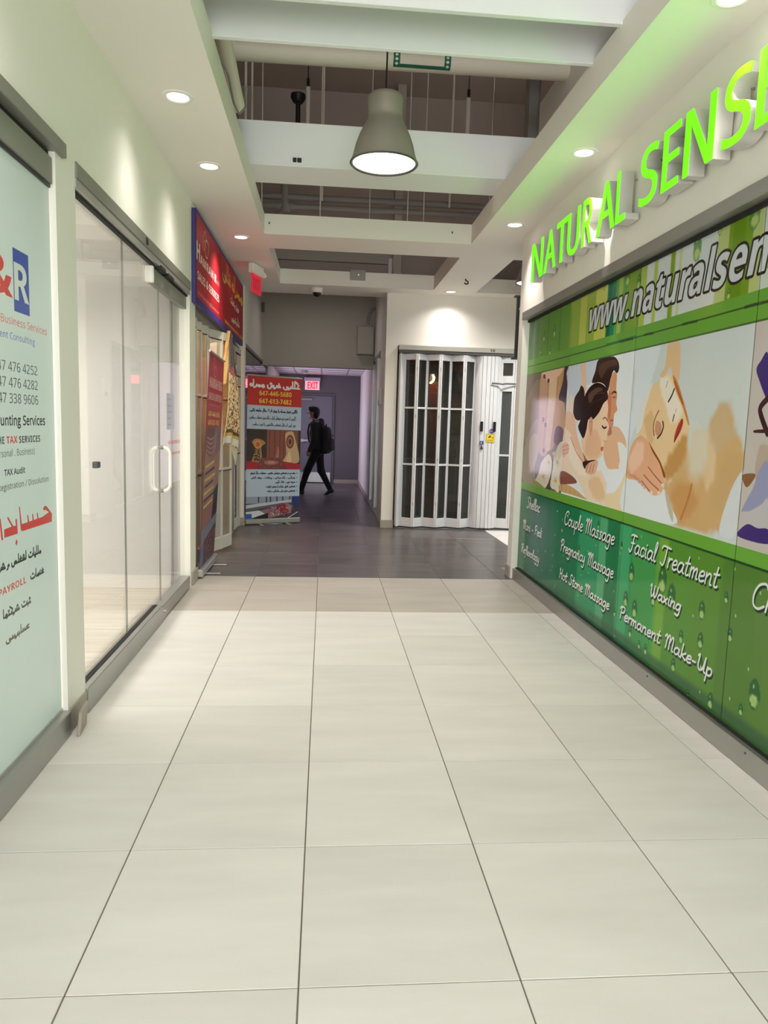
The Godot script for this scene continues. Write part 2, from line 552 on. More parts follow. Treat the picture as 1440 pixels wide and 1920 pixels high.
func glass(called: String, c: Color, a := 0.08) -> StandardMaterial3D:
	var m := mat(called, Color(c, a), 0.02)
	m.transparency = BaseMaterial3D.TRANSPARENCY_ALPHA
	return m

func noise_tex(seed_: int, freq: float, c0: Color, c1: Color, size := 256, stretch := Vector2.ONE) -> NoiseTexture2D:
	var n := FastNoiseLite.new()
	n.seed = seed_
	n.frequency = freq
	n.fractal_octaves = 4
	var t := NoiseTexture2D.new()
	t.width = int(size * stretch.x)
	t.height = int(size * stretch.y)
	t.seamless = true
	t.noise = n
	var g := Gradient.new()
	g.set_color(0, c0)
	g.set_color(1, c1)
	t.color_ramp = g
	return t

func textured(m: StandardMaterial3D, t: Texture2D, scale: Vector3) -> StandardMaterial3D:
	m.albedo_texture = t
	m.uv1_triplanar = true
	m.uv1_world_triplanar = true
	m.uv1_scale = scale
	return m

func spot(at: Vector3, towards: Vector3, e: float, angle: float, c: Color, size := 0.05, blend := 1.0) -> void:
	var l := SpotLight3D.new()
	l.name = "lamp_beam"
	l.light_color = c
	l.light_energy = e
	l.spot_angle = angle
	l.spot_angle_attenuation = blend
	l.spot_range = 40.0
	l.spot_attenuation = 2.0
	l.light_size = size
	l.shadow_enabled = true
	add_child(l, true)
	var up := Vector3.BACK if absf(towards.normalized().y) > 0.9 else Vector3.UP
	l.look_at_from_position(at, at + towards, up)

func bulb(at: Vector3, e: float, c: Color, size := 0.05) -> void:
	var l := OmniLight3D.new()
	l.name = "lamp_light"
	l.light_color = c
	l.light_energy = e
	l.omni_range = 40.0
	l.omni_attenuation = 2.0
	l.light_size = size
	l.shadow_enabled = true
	add_child(l, true)
	l.position = at

func panel_light(at: Vector3, towards: Vector3, size: Vector2, e: float, c: Color) -> void:
	var l := AreaLight3D.new()
	l.name = "panel_light"
	l.area_size = size
	l.area_normalize_energy = true
	l.light_color = c
	l.light_energy = e
	l.area_range = 40.0
	l.shadow_enabled = true
	add_child(l, true)
	var up := Vector3.BACK if absf(towards.normalized().y) > 0.9 else Vector3.UP
	l.look_at_from_position(at, at + towards, up)

# ---------------------------------------------------------------- scene
func _ready() -> void:
	rng.seed = 7
	# --- camera
	var cam := Camera3D.new()
	cam.name = "camera"
	cam.keep_aspect = Camera3D.KEEP_HEIGHT
	cam.fov = rad_to_deg(2.0 * atan(960.0 / 1348.56))
	cam.near = 0.05
	cam.far = 100.0
	cam.transform = Transform3D(Basis(Vector3(0.996267, 0.0295802, 0.0810979), Vector3(-0.0195284, 0.992332, -0.122049), Vector3(-0.0840863, 0.12001, 0.989205)).orthonormalized(), Vector3(0, 1.5091, 0))
	add_child(cam)
	cam.current = true
	# --- sky (nothing of it is seen: the corridor is a closed interior)
	var we := WorldEnvironment.new()
	we.name = "world_environment"
	var env := Environment.new()
	env.background_mode = Environment.BG_COLOR
	env.background_color = Color(0.02, 0.02, 0.02)
	env.tonemap_mode = Environment.TONE_MAPPER_LINEAR
	env.tonemap_exposure = 0.85
	env.sdfgi_enabled = true
	env.ssao_enabled = true
	env.ssil_enabled = true
	we.environment = env
	add_child(we)
	# --- lamps of the corridor
	var warm := Color(1.0, 0.965, 0.94)
	var day := Color(0.99, 1.0, 0.97)
	for z in LEFT_LIGHTS:
		spot(Vector3(-0.895, 3.355, z), Vector3(0, -1, 0), 0.8 if z > -7.0 else 1.6, 44.0, warm, 0.05)
		spot(Vector3(-0.895, 3.350, z), Vector3(0, -1, 0), 0.4 if z > -7.0 else 1.6, 62.0, warm, 0.05)
	for z in RIGHT_LIGHTS:
		spot(Vector3(1.71, 3.355, z), Vector3(0, -1, 0), 0.8, 40.0, warm, 0.05)
		spot(Vector3(1.71, 3.350, z), Vector3(0, -1, 0), 0.45 if z > -6.0 else 1.2, 50.0 if z > -9.0 else 70.0, warm, 0.05)
	for p in PENDANTS:
		spot(p + Vector3(0, -0.03, 0), Vector3(0, -1, 0), 1.0 if p.x < 1.0 else 6.5, 78.0, day, 0.16)
	panel_light(Vector3(-3.0, 2.40, -4.6), Vector3(0, -1, 0), Vector2(1.2, 2.4), 7.0, Color(1.0, 0.985, 0.965))
	panel_light(Vector3(-3.0, 2.40, -1.4), Vector3(0, -1, 0), Vector2(1.2, 2.4), 7.0, Color(1.0, 0.985, 0.965))  # second room light, added to shine through the frosted pane
	panel_light(Vector3(-1.10, 1.35, -16.6), Vector3(1, 0, 0), Vector2(1.9, 1.7), 2.5, Color(0.95, 0.90, 1.0))  # added behind the banner to light the right corridor wall
	panel_light(Vector3(0.37, 1.55, 3.94), Vector3(0, 0, -1), Vector2(2.6, 2.5), 16.0, Color(1.0, 1.0, 1.0))  # fill added low behind the viewer for surfaces facing this way
	bulb(Vector3(-2.4, 2.5, -8.4), 2.4, Color(1.0, 0.82, 0.58), 0.12)
	panel_light(Vector3(0.9, 4.95, 3.93), Vector3(0, -0.05, -1), Vector2(5.0, 2.0), 17.0, Color(0.97, 1.0, 1.0))  # fill added high behind the viewer for beams and void
	spot(Vector3(-0.1, 3.80, -12.2), Vector3(0, -1, 0), 0.55, 84.0, warm, 0.06)  # added out of sight to brighten the bulkhead
	materials()
	shell()
	floors()
	left_shops()
	right_shop()
	rear_corridor()
	light_well()
	ceiling_things()
	rug_shop()
	grille_shop()
	walker()

const LEFT_LIGHTS := [-7.755, -5.70, -4.556, -2.5, -0.6]
const RIGHT_LIGHTS := [-10.2, -6.79, -5.0, -3.2, -1.4]
const PENDANTS := [Vector3(0.37, 3.29, -5.2), Vector3(0.37, 3.29, -1.4), Vector3(2.60, 3.34, -9.2), Vector3(4.0, 3.34, -9.2)]  # the last one is added out of view to light the gate

func materials() -> void:
	mat("paint_white", col(243, 240, 232), 0.55)
	mat("paint_soffit", col(244, 240, 231), 0.6)
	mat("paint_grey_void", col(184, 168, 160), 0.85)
	mat("paint_far_grey", col(98, 94, 100), 0.6)
	mat("paint_bulkhead", col(186, 178, 168), 0.7)
	mat("paint_room", col(236, 235, 232), 0.5)
	mat("metal_satin", col(176, 176, 172), 0.42, 0.85)
	mat("metal_dull", col(150, 150, 142), 0.5, 0.6)
	mat("metal_edge", col(205, 205, 202), 0.35, 0.8)
	mat("chrome", col(225, 225, 225), 0.12, 1.0)
	mat("black_plastic", col(24, 24, 26), 0.4)
	mat("dark_gap", col(30, 28, 27), 0.8)
	mat("grout", col(122, 114, 104), 0.9)
	mat("grout_dark", col(132, 128, 126), 0.9)
	mat("base_tile", col(168, 160, 148), 0.5)
	for k in 3:
		var d := 3.0 * (k - 1)
		var t := noise_tex(11 + k, 0.01, col(226 + d, 221 + d, 217 + d), col(236 + d, 232 + d, 228 + d), 256)
		textured(mat("tile_light_%d" % k, Color.WHITE, 0.42), t, Vector3(0.35, 2.4, 1.6))
		t = noise_tex(21 + k, 0.01, col(190 + d, 181 + d, 172 + d), col(202 + d, 194 + d, 186 + d), 256)
		textured(mat("tile_greige_%d" % k, Color.WHITE, 0.4), t, Vector3(0.35, 2.4, 1.6))
		t = noise_tex(31 + k, 0.012, col(90 + d, 84 + d, 85 + d), col(112 + d, 105 + d, 105 + d), 256)
		textured(mat("tile_dark_%d" % k, Color.WHITE, 0.3), t, Vector3(0.4, 2.4, 1.8))
		t = noise_tex(41 + k, 0.008, col(196 + d, 184 + d, 168 + d), col(226 + d, 216 + d, 202 + d), 256)
		textured(mat("plank_%d" % k, Color.WHITE, 0.5), t, Vector3(0.25, 1.0, 5.0))
	glass("glass_clear", col(222, 236, 232), 0.05)
	glass("glass_dark", col(40, 38, 38), 0.86)
	glass("glass_gate", col(60, 60, 56), 0.5)
	mat("gate_white", col(228, 228, 232), 0.4)
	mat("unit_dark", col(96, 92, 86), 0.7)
	mat("gate_seam", col(96, 94, 94), 0.7)
	mat("pipe_white", col(236, 228, 214), 0.5)
	mat("pipe_grey", col(150, 144, 142), 0.6)
	mat("fin_white", col(236, 239, 239), 0.55)
	mat("lamp_shell", col(178, 174, 162), 0.38, 0.35)
	mat("lamp_inside", col(240, 240, 236), 0.3)
	glow("lamp_face", Color(1.0, 1.0, 0.98), 5.0)
	glow("downlight_face", Color(1.0, 0.98, 0.95), 4.0)
	mat("trim_white", col(240, 238, 232), 0.4)
	mat("steel_brushed", col(190, 190, 196), 0.3, 0.9)
	mat("door_paint", col(112, 112, 124), 0.45)
	mat("frame_paint", col(88, 86, 94), 0.5)
	mat("green_print", col(36, 112, 84), 0.5)

func shell() -> void:
	var W: Material = M.paint_white
	# left wall: bands above and piers between the shop openings
	var g := G.new()
	g.span(Vector3(-1.34, 2.66, 4.0), Vector3(XL, 3.6, -6.80))
	g.span(Vector3(-1.34, 0.0, -3.39), Vector3(XL, 2.66, -3.64))
	g.span(Vector3(-1.34, 0.0, -6.53), Vector3(XL, 2.66, -6.80))
	g.span(Vector3(-1.34, 0.0, 0.6), Vector3(XL, 2.66, 4.0))
	g.span(Vector3(-1.34, 2.55, -6.80), Vector3(-1.24, 3.6, -10.46))
	g.span(Vector3(-1.34, 0.0, -10.46), Vector3(-1.15, 3.9, -10.62))
	g.span(Vector3(-1.34, 2.60, -10.62), Vector3(-1.15, 3.9, -14.6))
	g.span(Vector3(-1.34, 0.0, -14.6), Vector3(-1.15, 3.9, -18.4))
	struct("wall_left", g, W, "long cream painted wall above the left shopfronts", "wall")
	g = G.new()
	g.span(Vector3(XR, 2.62, 4.0), Vector3(2.10, 3.6, -7.2))
	g.span(Vector3(XR, 0.0, -7.05), Vector3(2.10, 2.62, -7.2))
	g.span(Vector3(XR, 0.0, 0.4), Vector3(2.10, 2.62, 4.0))
	g.span(Vector3(2.04, 0.0, -7.05), Vector3(2.10, 2.62, 0.4))
	struct("wall_right", g, W, "cream wall over the green shopfront on the right", "wall")
	g = G.new()
	g.span(Vector3(-5.0, 0.0, 4.0), Vector3(-1.0, 3.9, 4.15))
	g.span(Vector3(1.74, 0.0, 4.0), Vector3(5.0, 3.9, 4.15))
	g.span(Vector3(-1.0, 2.85, 4.0), Vector3(1.74, 3.9, 4.15))
	g.span(Vector3(-1.0, 0.0, 4.0), Vector3(1.74, 0.25, 4.15))
	g.span(Vector3(-5.0, 5.98, 4.0), Vector3(5.0, 6.4, 4.15))
	g.span(Vector3(-5.0, 3.9, 4.0), Vector3(-1.65, 5.98, 4.15))
	g.span(Vector3(3.45, 3.9, 4.0), Vector3(5.0, 5.98, 4.15))
	struct("wall_rear", g, W, "plain cream wall closing the corridor behind the viewer", "wall")
	var cw := struct_node("window_6", "unseen glowing high window, added behind the viewer for fill light", "window")  # added light source; its panes glow as fill
	for k in 4:
		g = G.new()
		g.span(Vector3(-1.63 + k * 1.27, 3.92, 4.03), Vector3(-0.40 + k * 1.27, 5.96, 4.05))
		obj("fill_pane", g, glow("fill_glow", Color(0.97, 1.0, 1.0), 1.0), cw)
	cw = struct_node("window_7", "unseen glowing entrance, added behind the viewer for fill light", "window")  # added light source, glowing panes for low fill
	for k in 2:
		g = G.new()
		g.span(Vector3(-0.98 + k * 1.36, 0.27, 4.03), Vector3(0.36 + k * 1.36, 2.83, 4.05))
		obj("fill_pane", g, M.fill_glow, cw)
	# wall of the gated unit and the side corridor
	g = G.new()
	g.span(Vector3(0.85, 0.0, -10.5), Vector3(1.02, 3.6, -10.72))
	g.span(Vector3(1.02, 2.65, -10.5), Vector3(5.0, 3.6, -10.72))
	g.span(Vector3(3.4, 0.0, -10.5), Vector3(5.0, 2.7, -10.72))
	struct("wall_front", g, W, "cream wall around the white folding gate", "wall")
	g = G.new()
	g.span(Vector3(5.0, 0.0, 4.0), Vector3(5.15, 6.3, -14.2))
	struct("wall_side", g, W, "far end wall of the side corridor", "wall")
	# soffit slab with its openings
	g = G.new()
	g.span(Vector3(-1.3, H, 4.0), Vector3(-0.645, T, -10.9))
	g.span(Vector3(1.46, H, 4.0), Vector3(2.06, T, -10.16))
	g.span(Vector3(-0.645, H, 4.0), Vector3(1.46, T, 1.2))
	g.span(Vector3(-0.645, H, -7.58), Vector3(1.46, T, -8.19))
	g.span(Vector3(-0.645, H, -10.16), Vector3(2.02, T, -10.9))
	g.span(Vector3(2.06, H, -7.0), Vector3(5.0, T, -8.17))
	g.span(Vector3(2.02, H, -10.2), Vector3(5.0, T, -10.6))
	g.span(Vector3(4.3, H, -8.17), Vector3(5.0, T, -10.2))
	struct("ceiling", g, M.paint_soffit, "cream dropped ceiling with open light wells", "ceiling")
	# the dark void over the light wells
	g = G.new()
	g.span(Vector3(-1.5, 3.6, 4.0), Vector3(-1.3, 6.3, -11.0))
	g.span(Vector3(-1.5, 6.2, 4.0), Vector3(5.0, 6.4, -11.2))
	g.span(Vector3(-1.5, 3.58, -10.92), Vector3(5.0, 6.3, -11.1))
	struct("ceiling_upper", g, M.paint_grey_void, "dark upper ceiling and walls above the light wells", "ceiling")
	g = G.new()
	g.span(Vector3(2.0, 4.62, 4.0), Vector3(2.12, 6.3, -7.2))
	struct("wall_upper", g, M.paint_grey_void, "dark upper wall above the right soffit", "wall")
	g = G.new()
	g.span(Vector3(2.0, 3.58, 4.0), Vector3(2.12, 4.62, -7.2))
	struct("wall_upper_band", g, M.paint_white, "pale band of upper wall above the right soffit", "wall")

func tile_mesh(w: float, d: float) -> ArrayMesh:
	var g := G.new()
	g.box(Vector3(0, -0.01, 0), Vector3(w, 0.02, d), 0.0012)
	return g.mesh()

func floors() -> void:
	var fl := struct_node("floor", "tiled corridor floor, pale in front and dark grey beyond", "floor")
	var g := G.new()
	g.span(Vector3(-1.5, -0.12, 4.0), Vector3(5.0, -0.004, -6.995))
	obj("grout_bed", g, M.grout, fl)
	g = G.new()
	g.span(Vector3(-1.5, -0.12, -6.995), Vector3(5.0, -0.004, -18.5))
	obj("grout_bed", g, M.grout_dark, fl)
	var xs := [-1.25, -0.6517, -0.0417, 0.5683, 1.1783, 1.785, 2.395, 3.005, 3.615, 4.225, 4.99]
	var cache := {}
	var z := 3.44
	var row := 0
	while z > -18.2:
		var z2 := z - 0.652
		var zone := "tile_light_" if z > -5.6 else ("tile_greige_" if z > -6.9 else "tile_dark_")
		for i in xs.size() - 1:
			var x0: float = xs[i]
			var x1: float = xs[i + 1]
			if x0 > 1.78 and z > -7.0:
				if i > 5: continue
				x1 = 1.95
			if z < -10.5:
				if i > 3: continue
				if i == 3: x1 = 0.9
			var kind := zone
			if x0 > 2.39 and z < -7.0: kind = "tile_light_"
			var key := "%.3f" % (x1 - x0)
			if not cache.has(key):
				cache[key] = tile_mesh(x1 - x0 - 0.0046, 0.652 - 0.0032)
			var o := inst("tile", cache[key], M[kind + str((i * 7 + row * 5) % 3)], fl)
			o.position = Vector3((x0 + x1) * 0.5, rng.randf_range(-0.0004, 0.0004), (z + z2) * 0.5)
		z = z2
		row += 1
	# skirtings: metal bases of the shopfronts are built with them
	var b := G.new()
	b.span(Vector3(XL - 0.02, 0.0, -6.58), Vector3(-1.172, 0.12, -6.82), 0.004)
	b.span(Vector3(-1.2, 0.0, -10.45), Vector3(-1.135, 0.12, -10.63), 0.004)
	b.span(Vector3(-1.2, 0.0, -14.6), Vector3(-1.135, 0.1, -18.3), 0.004)
	struct("baseboard_left", b, M.base_tile, "taupe tile skirting at the foot of the left wall piers", "baseboard")
	b = G.new()
	b.span(Vector3(1.888, 0.0, -7.052), Vector3(2.1, 0.125, -7.215), 0.004)
	struct("baseboard_right", b, M.base_tile, "taupe tile skirting round the end of the right wall", "baseboard")
	b = G.new()
	b.span(Vector3(0.838, 0.0, -10.475), Vector3(1.03, 0.12, -10.74), 0.004)
	b.span(Vector3(0.848, 0.0, -14.25), Vector3(0.9, 0.1, -18.3), 0.004)
	struct("baseboard_rear", b, M.base_tile, "taupe tile skirting round the corner pier by the folding gate", "baseboard")

# ---------------------------------------------------------------- left: frosted office front and clear glass shop
func sans(bold := false) -> Font:
	var f := SystemFont.new()
	f.font_names = ["Droid Sans"]
	f.font_weight = 700 if bold else 400
	return f

func heavy(e: float, slant := 0.0) -> Font:
	var f := FontVariation.new()
	f.base_font = sans(true)
	f.variation_embolden = e
	if slant != 0.0:
		f.variation_transform = Transform2D(Vector2(1, 0), Vector2(slant, 1), Vector2.ZERO)
	return f

func office_print() -> ImageTexture:
	# u = -z - 2.385, v = height - 0.1
	var p := Paint.new(1.0, 2.42, 1640.0, col(206, 219, 217))
	var B := sans(true)
	var R := sans()
	var black := col(46, 56, 58)
	var red := col(206, 70, 62)
	var blue := col(52, 82, 168)
	var X := func(z: float) -> float: return -z - 2.385
	var Y := func(y: float) -> float: return y - 0.1
	p.rect(X.call(-2.993), Y.call(1.909), X.call(-3.142), Y.call(2.15), blue)
	p.text("R", B, X.call(-3.0), Y.call(1.955), X.call(-3.14), Y.call(2.098), col(206, 216, 208))
	p.text("&", B, X.call(-2.76), Y.call(1.956), X.call(-2.986), Y.call(2.1), red)
	p.text("Business Services", R, X.call(-2.871), Y.call(1.853), X.call(-3.32), Y.call(1.884), col(214, 106, 98))
	p.text("Management Consulting", R, X.call(-2.63), Y.call(1.788), X.call(-3.186), Y.call(1.824), col(88, 112, 182))
	p.text("647 476 4252", R, X.call(-2.79), Y.call(1.673), X.call(-3.202), Y.call(1.711), col(72, 82, 84))
	p.text("647 476 4282", R, X.call(-2.79), Y.call(1.612), X.call(-3.204), Y.call(1.65), col(72, 82, 84))
	p.text("647 338 9606", R, X.call(-2.79), Y.call(1.55), X.call(-3.204), Y.call(1.589), col(72, 82, 84))
	p.text("Accounting Services", R, X.call(-2.70), Y.call(1.453), X.call(-3.273), Y.call(1.504), black, 0.0, 0.0012)
	p.text("ALL THE", B, X.call(-2.70), Y.call(1.395), X.call(-2.866), Y.call(1.423), black)
	p.text("TAX", B, X.call(-2.885), Y.call(1.395), X.call(-2.985), Y.call(1.423), red)
	p.text("SERVICES", B, X.call(-3.0), Y.call(1.394), X.call(-3.214), Y.call(1.422), black)
	p.text("(Personal . Business)", R, X.call(-2.76), Y.call(1.339), X.call(-3.152), Y.call(1.373), col(80, 90, 90))
	p.text("TAX Audit", R, X.call(-2.857), Y.call(1.272), X.call(-3.048), Y.call(1.297), black, 0.0, 0.0008)
	p.text("Registration / Dissolution", R, X.call(-2.80), Y.call(1.21), X.call(-3.296), Y.call(1.243), col(66, 74, 74))
	# big Persian word, flat heavy strokes
	var q := func(f: Array, c: Color) -> void:
		var pts := []
		for i in range(0, f.size(), 2):
			pts.append(Vector2(X.call(-f[i] * 0.001), Y.call(f[i + 1] * 0.001)))
		p.poly(pts, c)
	q.call([3328, 1068, 3322, 1033, 3000, 1037, 2988, 1046, 2979, 1138, 2987, 1142, 3001, 1066, 3215, 1068, 3290, 1080, 3250, 1096, 3232, 1094, 3226, 1104, 3246, 1114, 3268, 1108], red)
	q.call([3060, 1064, 3056, 1094, 3066, 1098, 3074, 1064], red)
	q.call([3110, 1064, 3106, 1092, 3116, 1096, 3124, 1064], red)
	q.call([3160, 1064, 3156, 1090, 3166, 1094, 3174, 1064], red)
	q.call([2960, 1034, 2838, 1036, 2838, 1068, 2905, 1070, 2868, 1108, 2876, 1113, 2920, 1070, 2944, 1068, 2942, 1092, 2955, 1096], red)
	q.call([2826, 1030, 2812, 1030, 2800, 1110, 2812, 1114], red)
	q.call([2956, 1002, 2945, 986, 2934, 999, 2945, 1014], red)
	persian(p, "مالیات اشخاص و شرکتها", X.call(-3.19), X.call(-2.70), Y.call(0.918), 0.036, 0.0085, black)
	persian(p, "خدمات", X.call(-3.214), X.call(-3.07), Y.call(0.824), 0.036, 0.0085, black)
	p.text("PAYROLL", B, X.call(-2.775), Y.call(0.818), X.call(-3.026), Y.call(0.846), col(206, 84, 74))
	persian(p, "ثبت شرکتها", X.call(-3.066), X.call(-2.80), Y.call(0.727), 0.036, 0.008, col(60, 62, 58))
	persian(p, "حسابرسی", X.call(-3.043), X.call(-2.82), Y.call(0.626), 0.036, 0.008, col(86, 78, 66))
	return p.done(820)

func left_shops() -> void:
	var S: Material = M.metal_satin
	# frosted office front
	var w := struct_node("window_1", "frosted pale aqua office front with lettering, nearest on the left", "window")
	var fr := StandardMaterial3D.new()
	fr.albedo_texture = office_print()
	fr.roughness = 0.28
	fr.texture_repeat = false
	fr.backlight_enabled = true
	fr.backlight = Color(0.62, 0.66, 0.66)
	var g := G.new()
	g.quv(Vector3(-1.218, 0.1, -2.385), Vector3(-1.218, 0.1, -3.385), Vector3(-1.218, 2.52, -3.385), Vector3(-1.218, 2.52, -2.385), Vector3.RIGHT, Rect2(0, 0, 1, 1))
	obj("frosted_pane", g, fr, w)
	mat("frosted_plain", col(206, 219, 217), 0.28)
	g = G.new()
	g.span(Vector3(-1.23, 0.1, -2.381), Vector3(-1.218, 2.52, -1.0))
	obj("frosted_pane", g, M.frosted_plain, w)
	g = G.new()
	g.span(Vector3(-1.23, 0.1, -0.996), Vector3(-1.218, 2.52, 0.6))
	obj("frosted_pane", g, M.frosted_plain, w)
	g = G.new()
	g.span(Vector3(-1.25, 0.0, 0.6), Vector3(-1.175, 0.118, -3.389), 0.004)
	obj("base_rail", g, S, w)
	g = G.new()
	g.span(Vector3(-1.222, 0.118, 0.6), Vector3(-1.212, 0.132, -3.386))
	obj("glazing_strip", g, M.metal_edge, w)
	g = G.new()
	g.span(Vector3(-1.30, 2.643, 0.6), Vector3(-1.168, 2.705, -3.475), 0.003)
	obj("head_channel", g, M.metal_dull, w)
	g = G.new()
	g.span(Vector3(-1.27, 2.62, 0.6), Vector3(-1.215, 2.645, -3.38))
	obj("head_gap", g, M.dark_gap, w)
	g = G.new()
	g.span(Vector3(-1.245, 2.505, -2.60), Vector3(-1.2, 2.615, -3.384), 0.003)
	obj("head_rail", g, M.metal_dull, w)
	g = G.new()
	g.span(Vector3(-1.23, 2.49, -2.60), Vector3(-1.21, 2.505, -3.384))
	obj("glazing_strip", g, M.black_plastic, w)
	# scuffed base of the post between the two fronts
	var pb := G.new()
	pb.span(Vector3(-1.25, 0.0, -3.385), Vector3(-1.182, 0.118, -3.64), 0.004)
	var post := struct("trim_1", pb, M.base_tile, "scuffed grey base at the foot of the left post", "trim")
	var tg := G.new()
	tg.box(Vector3(0, 0.06, 0), Vector3(0.016, 0.118, 0.15), 0.003, Transform3D(Basis(Vector3.UP, 0.12) * Basis(Vector3.BACK, -0.10), Vector3.ZERO))
	var lt := obj("loose_tile", tg, M.base_tile)
	lt.position = Vector3(-1.145, 0.0, -3.435)
	tag(lt, "loose taupe base tile leaning off the foot of the left post", "tile")
	# clear glass front
	w = struct_node("window_2", "clear glass shopfront beside the frosted one, white room behind", "window")
	for zz in [[-3.645, -4.604], [-4.612, -5.553]]:
		g = G.new()
		g.span(Vector3(-1.245, 0.07, zz[0]), Vector3(-1.235, 2.6, zz[1]))
		obj("pane", g, M.glass_clear, w)
		g = G.new()
		g.span(Vector3(-1.246, 0.07, zz[1] - 0.003), Vector3(-1.234, 2.58, zz[1]))
		obj("pane_edge", g, M.metal_dull, w)
	g = G.new()
	g.span(Vector3(-1.26, 0.0, -3.641), Vector3(-1.175, 0.134, -5.33), 0.004)
	obj("base_rail", g, S, w)
	g = G.new()
	g.span(Vector3(-1.242, 0.1345, -3.641), Vector3(-1.212, 0.137, -5.33))
	obj("base_groove", g, M.dark_gap, w)
	g = G.new()
	g.span(Vector3(-1.30, 2.617, -3.642), Vector3(-1.18, 2.69, -6.54), 0.003)
	obj("head_channel", g, M.metal_dull, w)
	g = G.new()
	g.span(Vector3(-1.27, 2.575, -3.643), Vector3(-1.186, 2.617, -6.53), 0.002)
	obj("head_rail", g, M.metal_edge, w)
	g = G.new()
	g.span(Vector3(-1.234, 2.561, -3.643), Vector3(-1.208, 2.576, -6.53))
	obj("head_gap", g, M.dark_gap, w)
	g = G.new()
	g.box(Vector3(-1.179, 2.652, -4.98), Vector3(0.01, 0.04, 0.05), 0.002)
	obj("latch_plate", g, M.black_plastic, w)
	g = G.new()
	g.box(Vector3(-1.226, 1.25, -4.0), Vector3(0.03, 0.035, 0.05), 0.004)
	obj("glass_lock", g, M.frame_paint, w)
	# glass door
	var d := struct_node("door_1", "clear glass door with a tall white pull handle", "door")
	g = G.new()
	g.span(Vector3(-1.245, 0.1, -5.561), Vector3(-1.235, 2.47, -6.50))
	obj("pane", g, M.glass_clear, d)
	g = G.new()
	g.span(Vector3(-1.265, 0.012, -5.335), Vector3(-1.178, 0.118, -6.45), 0.005)
	obj("bottom_rail", g, S, d)
	g = G.new()
	g.span(Vector3(-1.262, 2.45, -5.30), Vector3(-1.214, 2.555, -6.5), 0.004)
	obj("top_rail", g, M.metal_dull, d)
	g = G.new()
	g.span(Vector3(-1.265, 2.446, -5.262), Vector3(-1.208, 2.559, -5.299), 0.004)
	obj("rail_end", g, M.trim_white, d)
	g = G.new()
	g.box(Vector3(-1.2, 2.572, -5.45), Vector3(0.05, 0.036, 0.16), 0.006)
	g.box(Vector3(-1.2, 2.570, -5.72), Vector3(0.045, 0.03, 0.2), 0.006)
	obj("pivot", g, M.black_plastic, d)
	g = G.new()
	for sx in [-1.0, 1.0]:
		var path := []
		var cz := -5.60
		for a in 9:
			var t: float = PI * 0.5 * a / 8.0
			path.append(Vector3(-1.24 + sx * (0.02 + 0.05 * sin(t)), 1.255 + 0.05 * cos(t) - 0.015, cz))
		for a in 9:
			var t: float = PI * 0.5 * a / 8.0
			path.append(Vector3(-1.24 + sx * (0.02 + 0.05 * cos(t)), 0.995 - 0.05 * sin(t) + 0.015, cz))
		g.tube(path, 0.0125, 12)
	obj("handle", g, M.trim_white, d)
	g = G.new()
	for y in [1.29, 0.96]:
		g.rod(Vector3(-1.262, y, -5.6), Vector3(-1.218, y, -5.6), 0.015)
	obj("handle_collar", g, M.metal_dull, d)
	g = G.new()
	g.rod(Vector3(-1.172, 0.07, -5.42), Vector3(-1.182, 0.07, -5.42), 0.016)
	obj("floor_lock", g, M.chrome, d)
	# notice and red lettering on the door glass
	var np := Paint.new(0.22, 0.29, 900.0, col(206, 214, 214))
	for r in 5:
		np.rect(0.03, 0.235 - r * 0.05, 0.12 + 0.02 * (r % 3), 0.25 - r * 0.05, col(150, 158, 158))
	var nm := StandardMaterial3D.new()
	nm.albedo_texture = np.done()
	g = G.new()
	g.quv(Vector3(-1.249, 1.42, -5.86), Vector3(-1.249, 1.42, -6.14), Vector3(-1.249, 1.71, -6.14), Vector3(-1.249, 1.71, -5.86), Vector3.RIGHT, Rect2(0, 0, 1, 1))
	obj("notice", g, nm, d, "pale grey paper notice")
	mat("red_vinyl", col(216, 98, 80), 0.5)
	var face := Basis(Vector3(0, 0, -1), Vector3.UP, Vector3.RIGHT)
	lettering("Tel: (647) 339-5224", sans(), 0.46, 0.036, 0.0005, M.red_vinyl, d, Transform3D(face, Vector3(-1.234, 1.30, -5.84)))
	lettering("By Appointment Only", sans(), 0.46, 0.034, 0.0005, M.red_vinyl, d, Transform3D(face, Vector3(-1.234, 1.21, -5.84)))
	# the white room behind
	g = G.new()
	g.span(Vector3(-5.2, 0.0, -6.45), Vector3(-1.345, 2.95, -6.58))
	g.span(Vector3(-5.2, 0.0, 0.5), Vector3(-1.345, 2.95, 0.64))
	g.span(Vector3(-5.3, 0.0, 0.6), Vector3(-5.15, 2.95, -6.58))
	struct("wall_inner", g, M.paint_room, "white walls of the empty room behind the clear glass", "wall")
	g = G.new()
	g.span(Vector3(-5.3, 2.8, 0.64), Vector3(-1.26, 2.95, -6.58))
	struct("ceiling_inner", g, M.paint_room, "white ceiling of the empty room behind the clear glass", "ceiling")
	g = G.new()
	g.span(Vector3(-5.15, 0.0, -6.438), Vector3(-1.345, 0.085, -6.45), 0.002)
	g.span(Vector3(-5.15, 0.085, -6.443), Vector3(-1.345, 0.125, -6.45), 0.002)
	struct("baseboard_inner", g, M.trim_white, "moulded white baseboard of the empty room", "baseboard")
	var fi := struct_node("floor_inner", "pale wood plank floor of the empty room", "floor")
	g = G.new()
	g.span(Vector3(-5.15, -0.1, 0.6), Vector3(-1.262, -0.006, -6.45))
	obj("subfloor", g, M.dark_gap, fi)
	var z := -6.44
	var k := 0
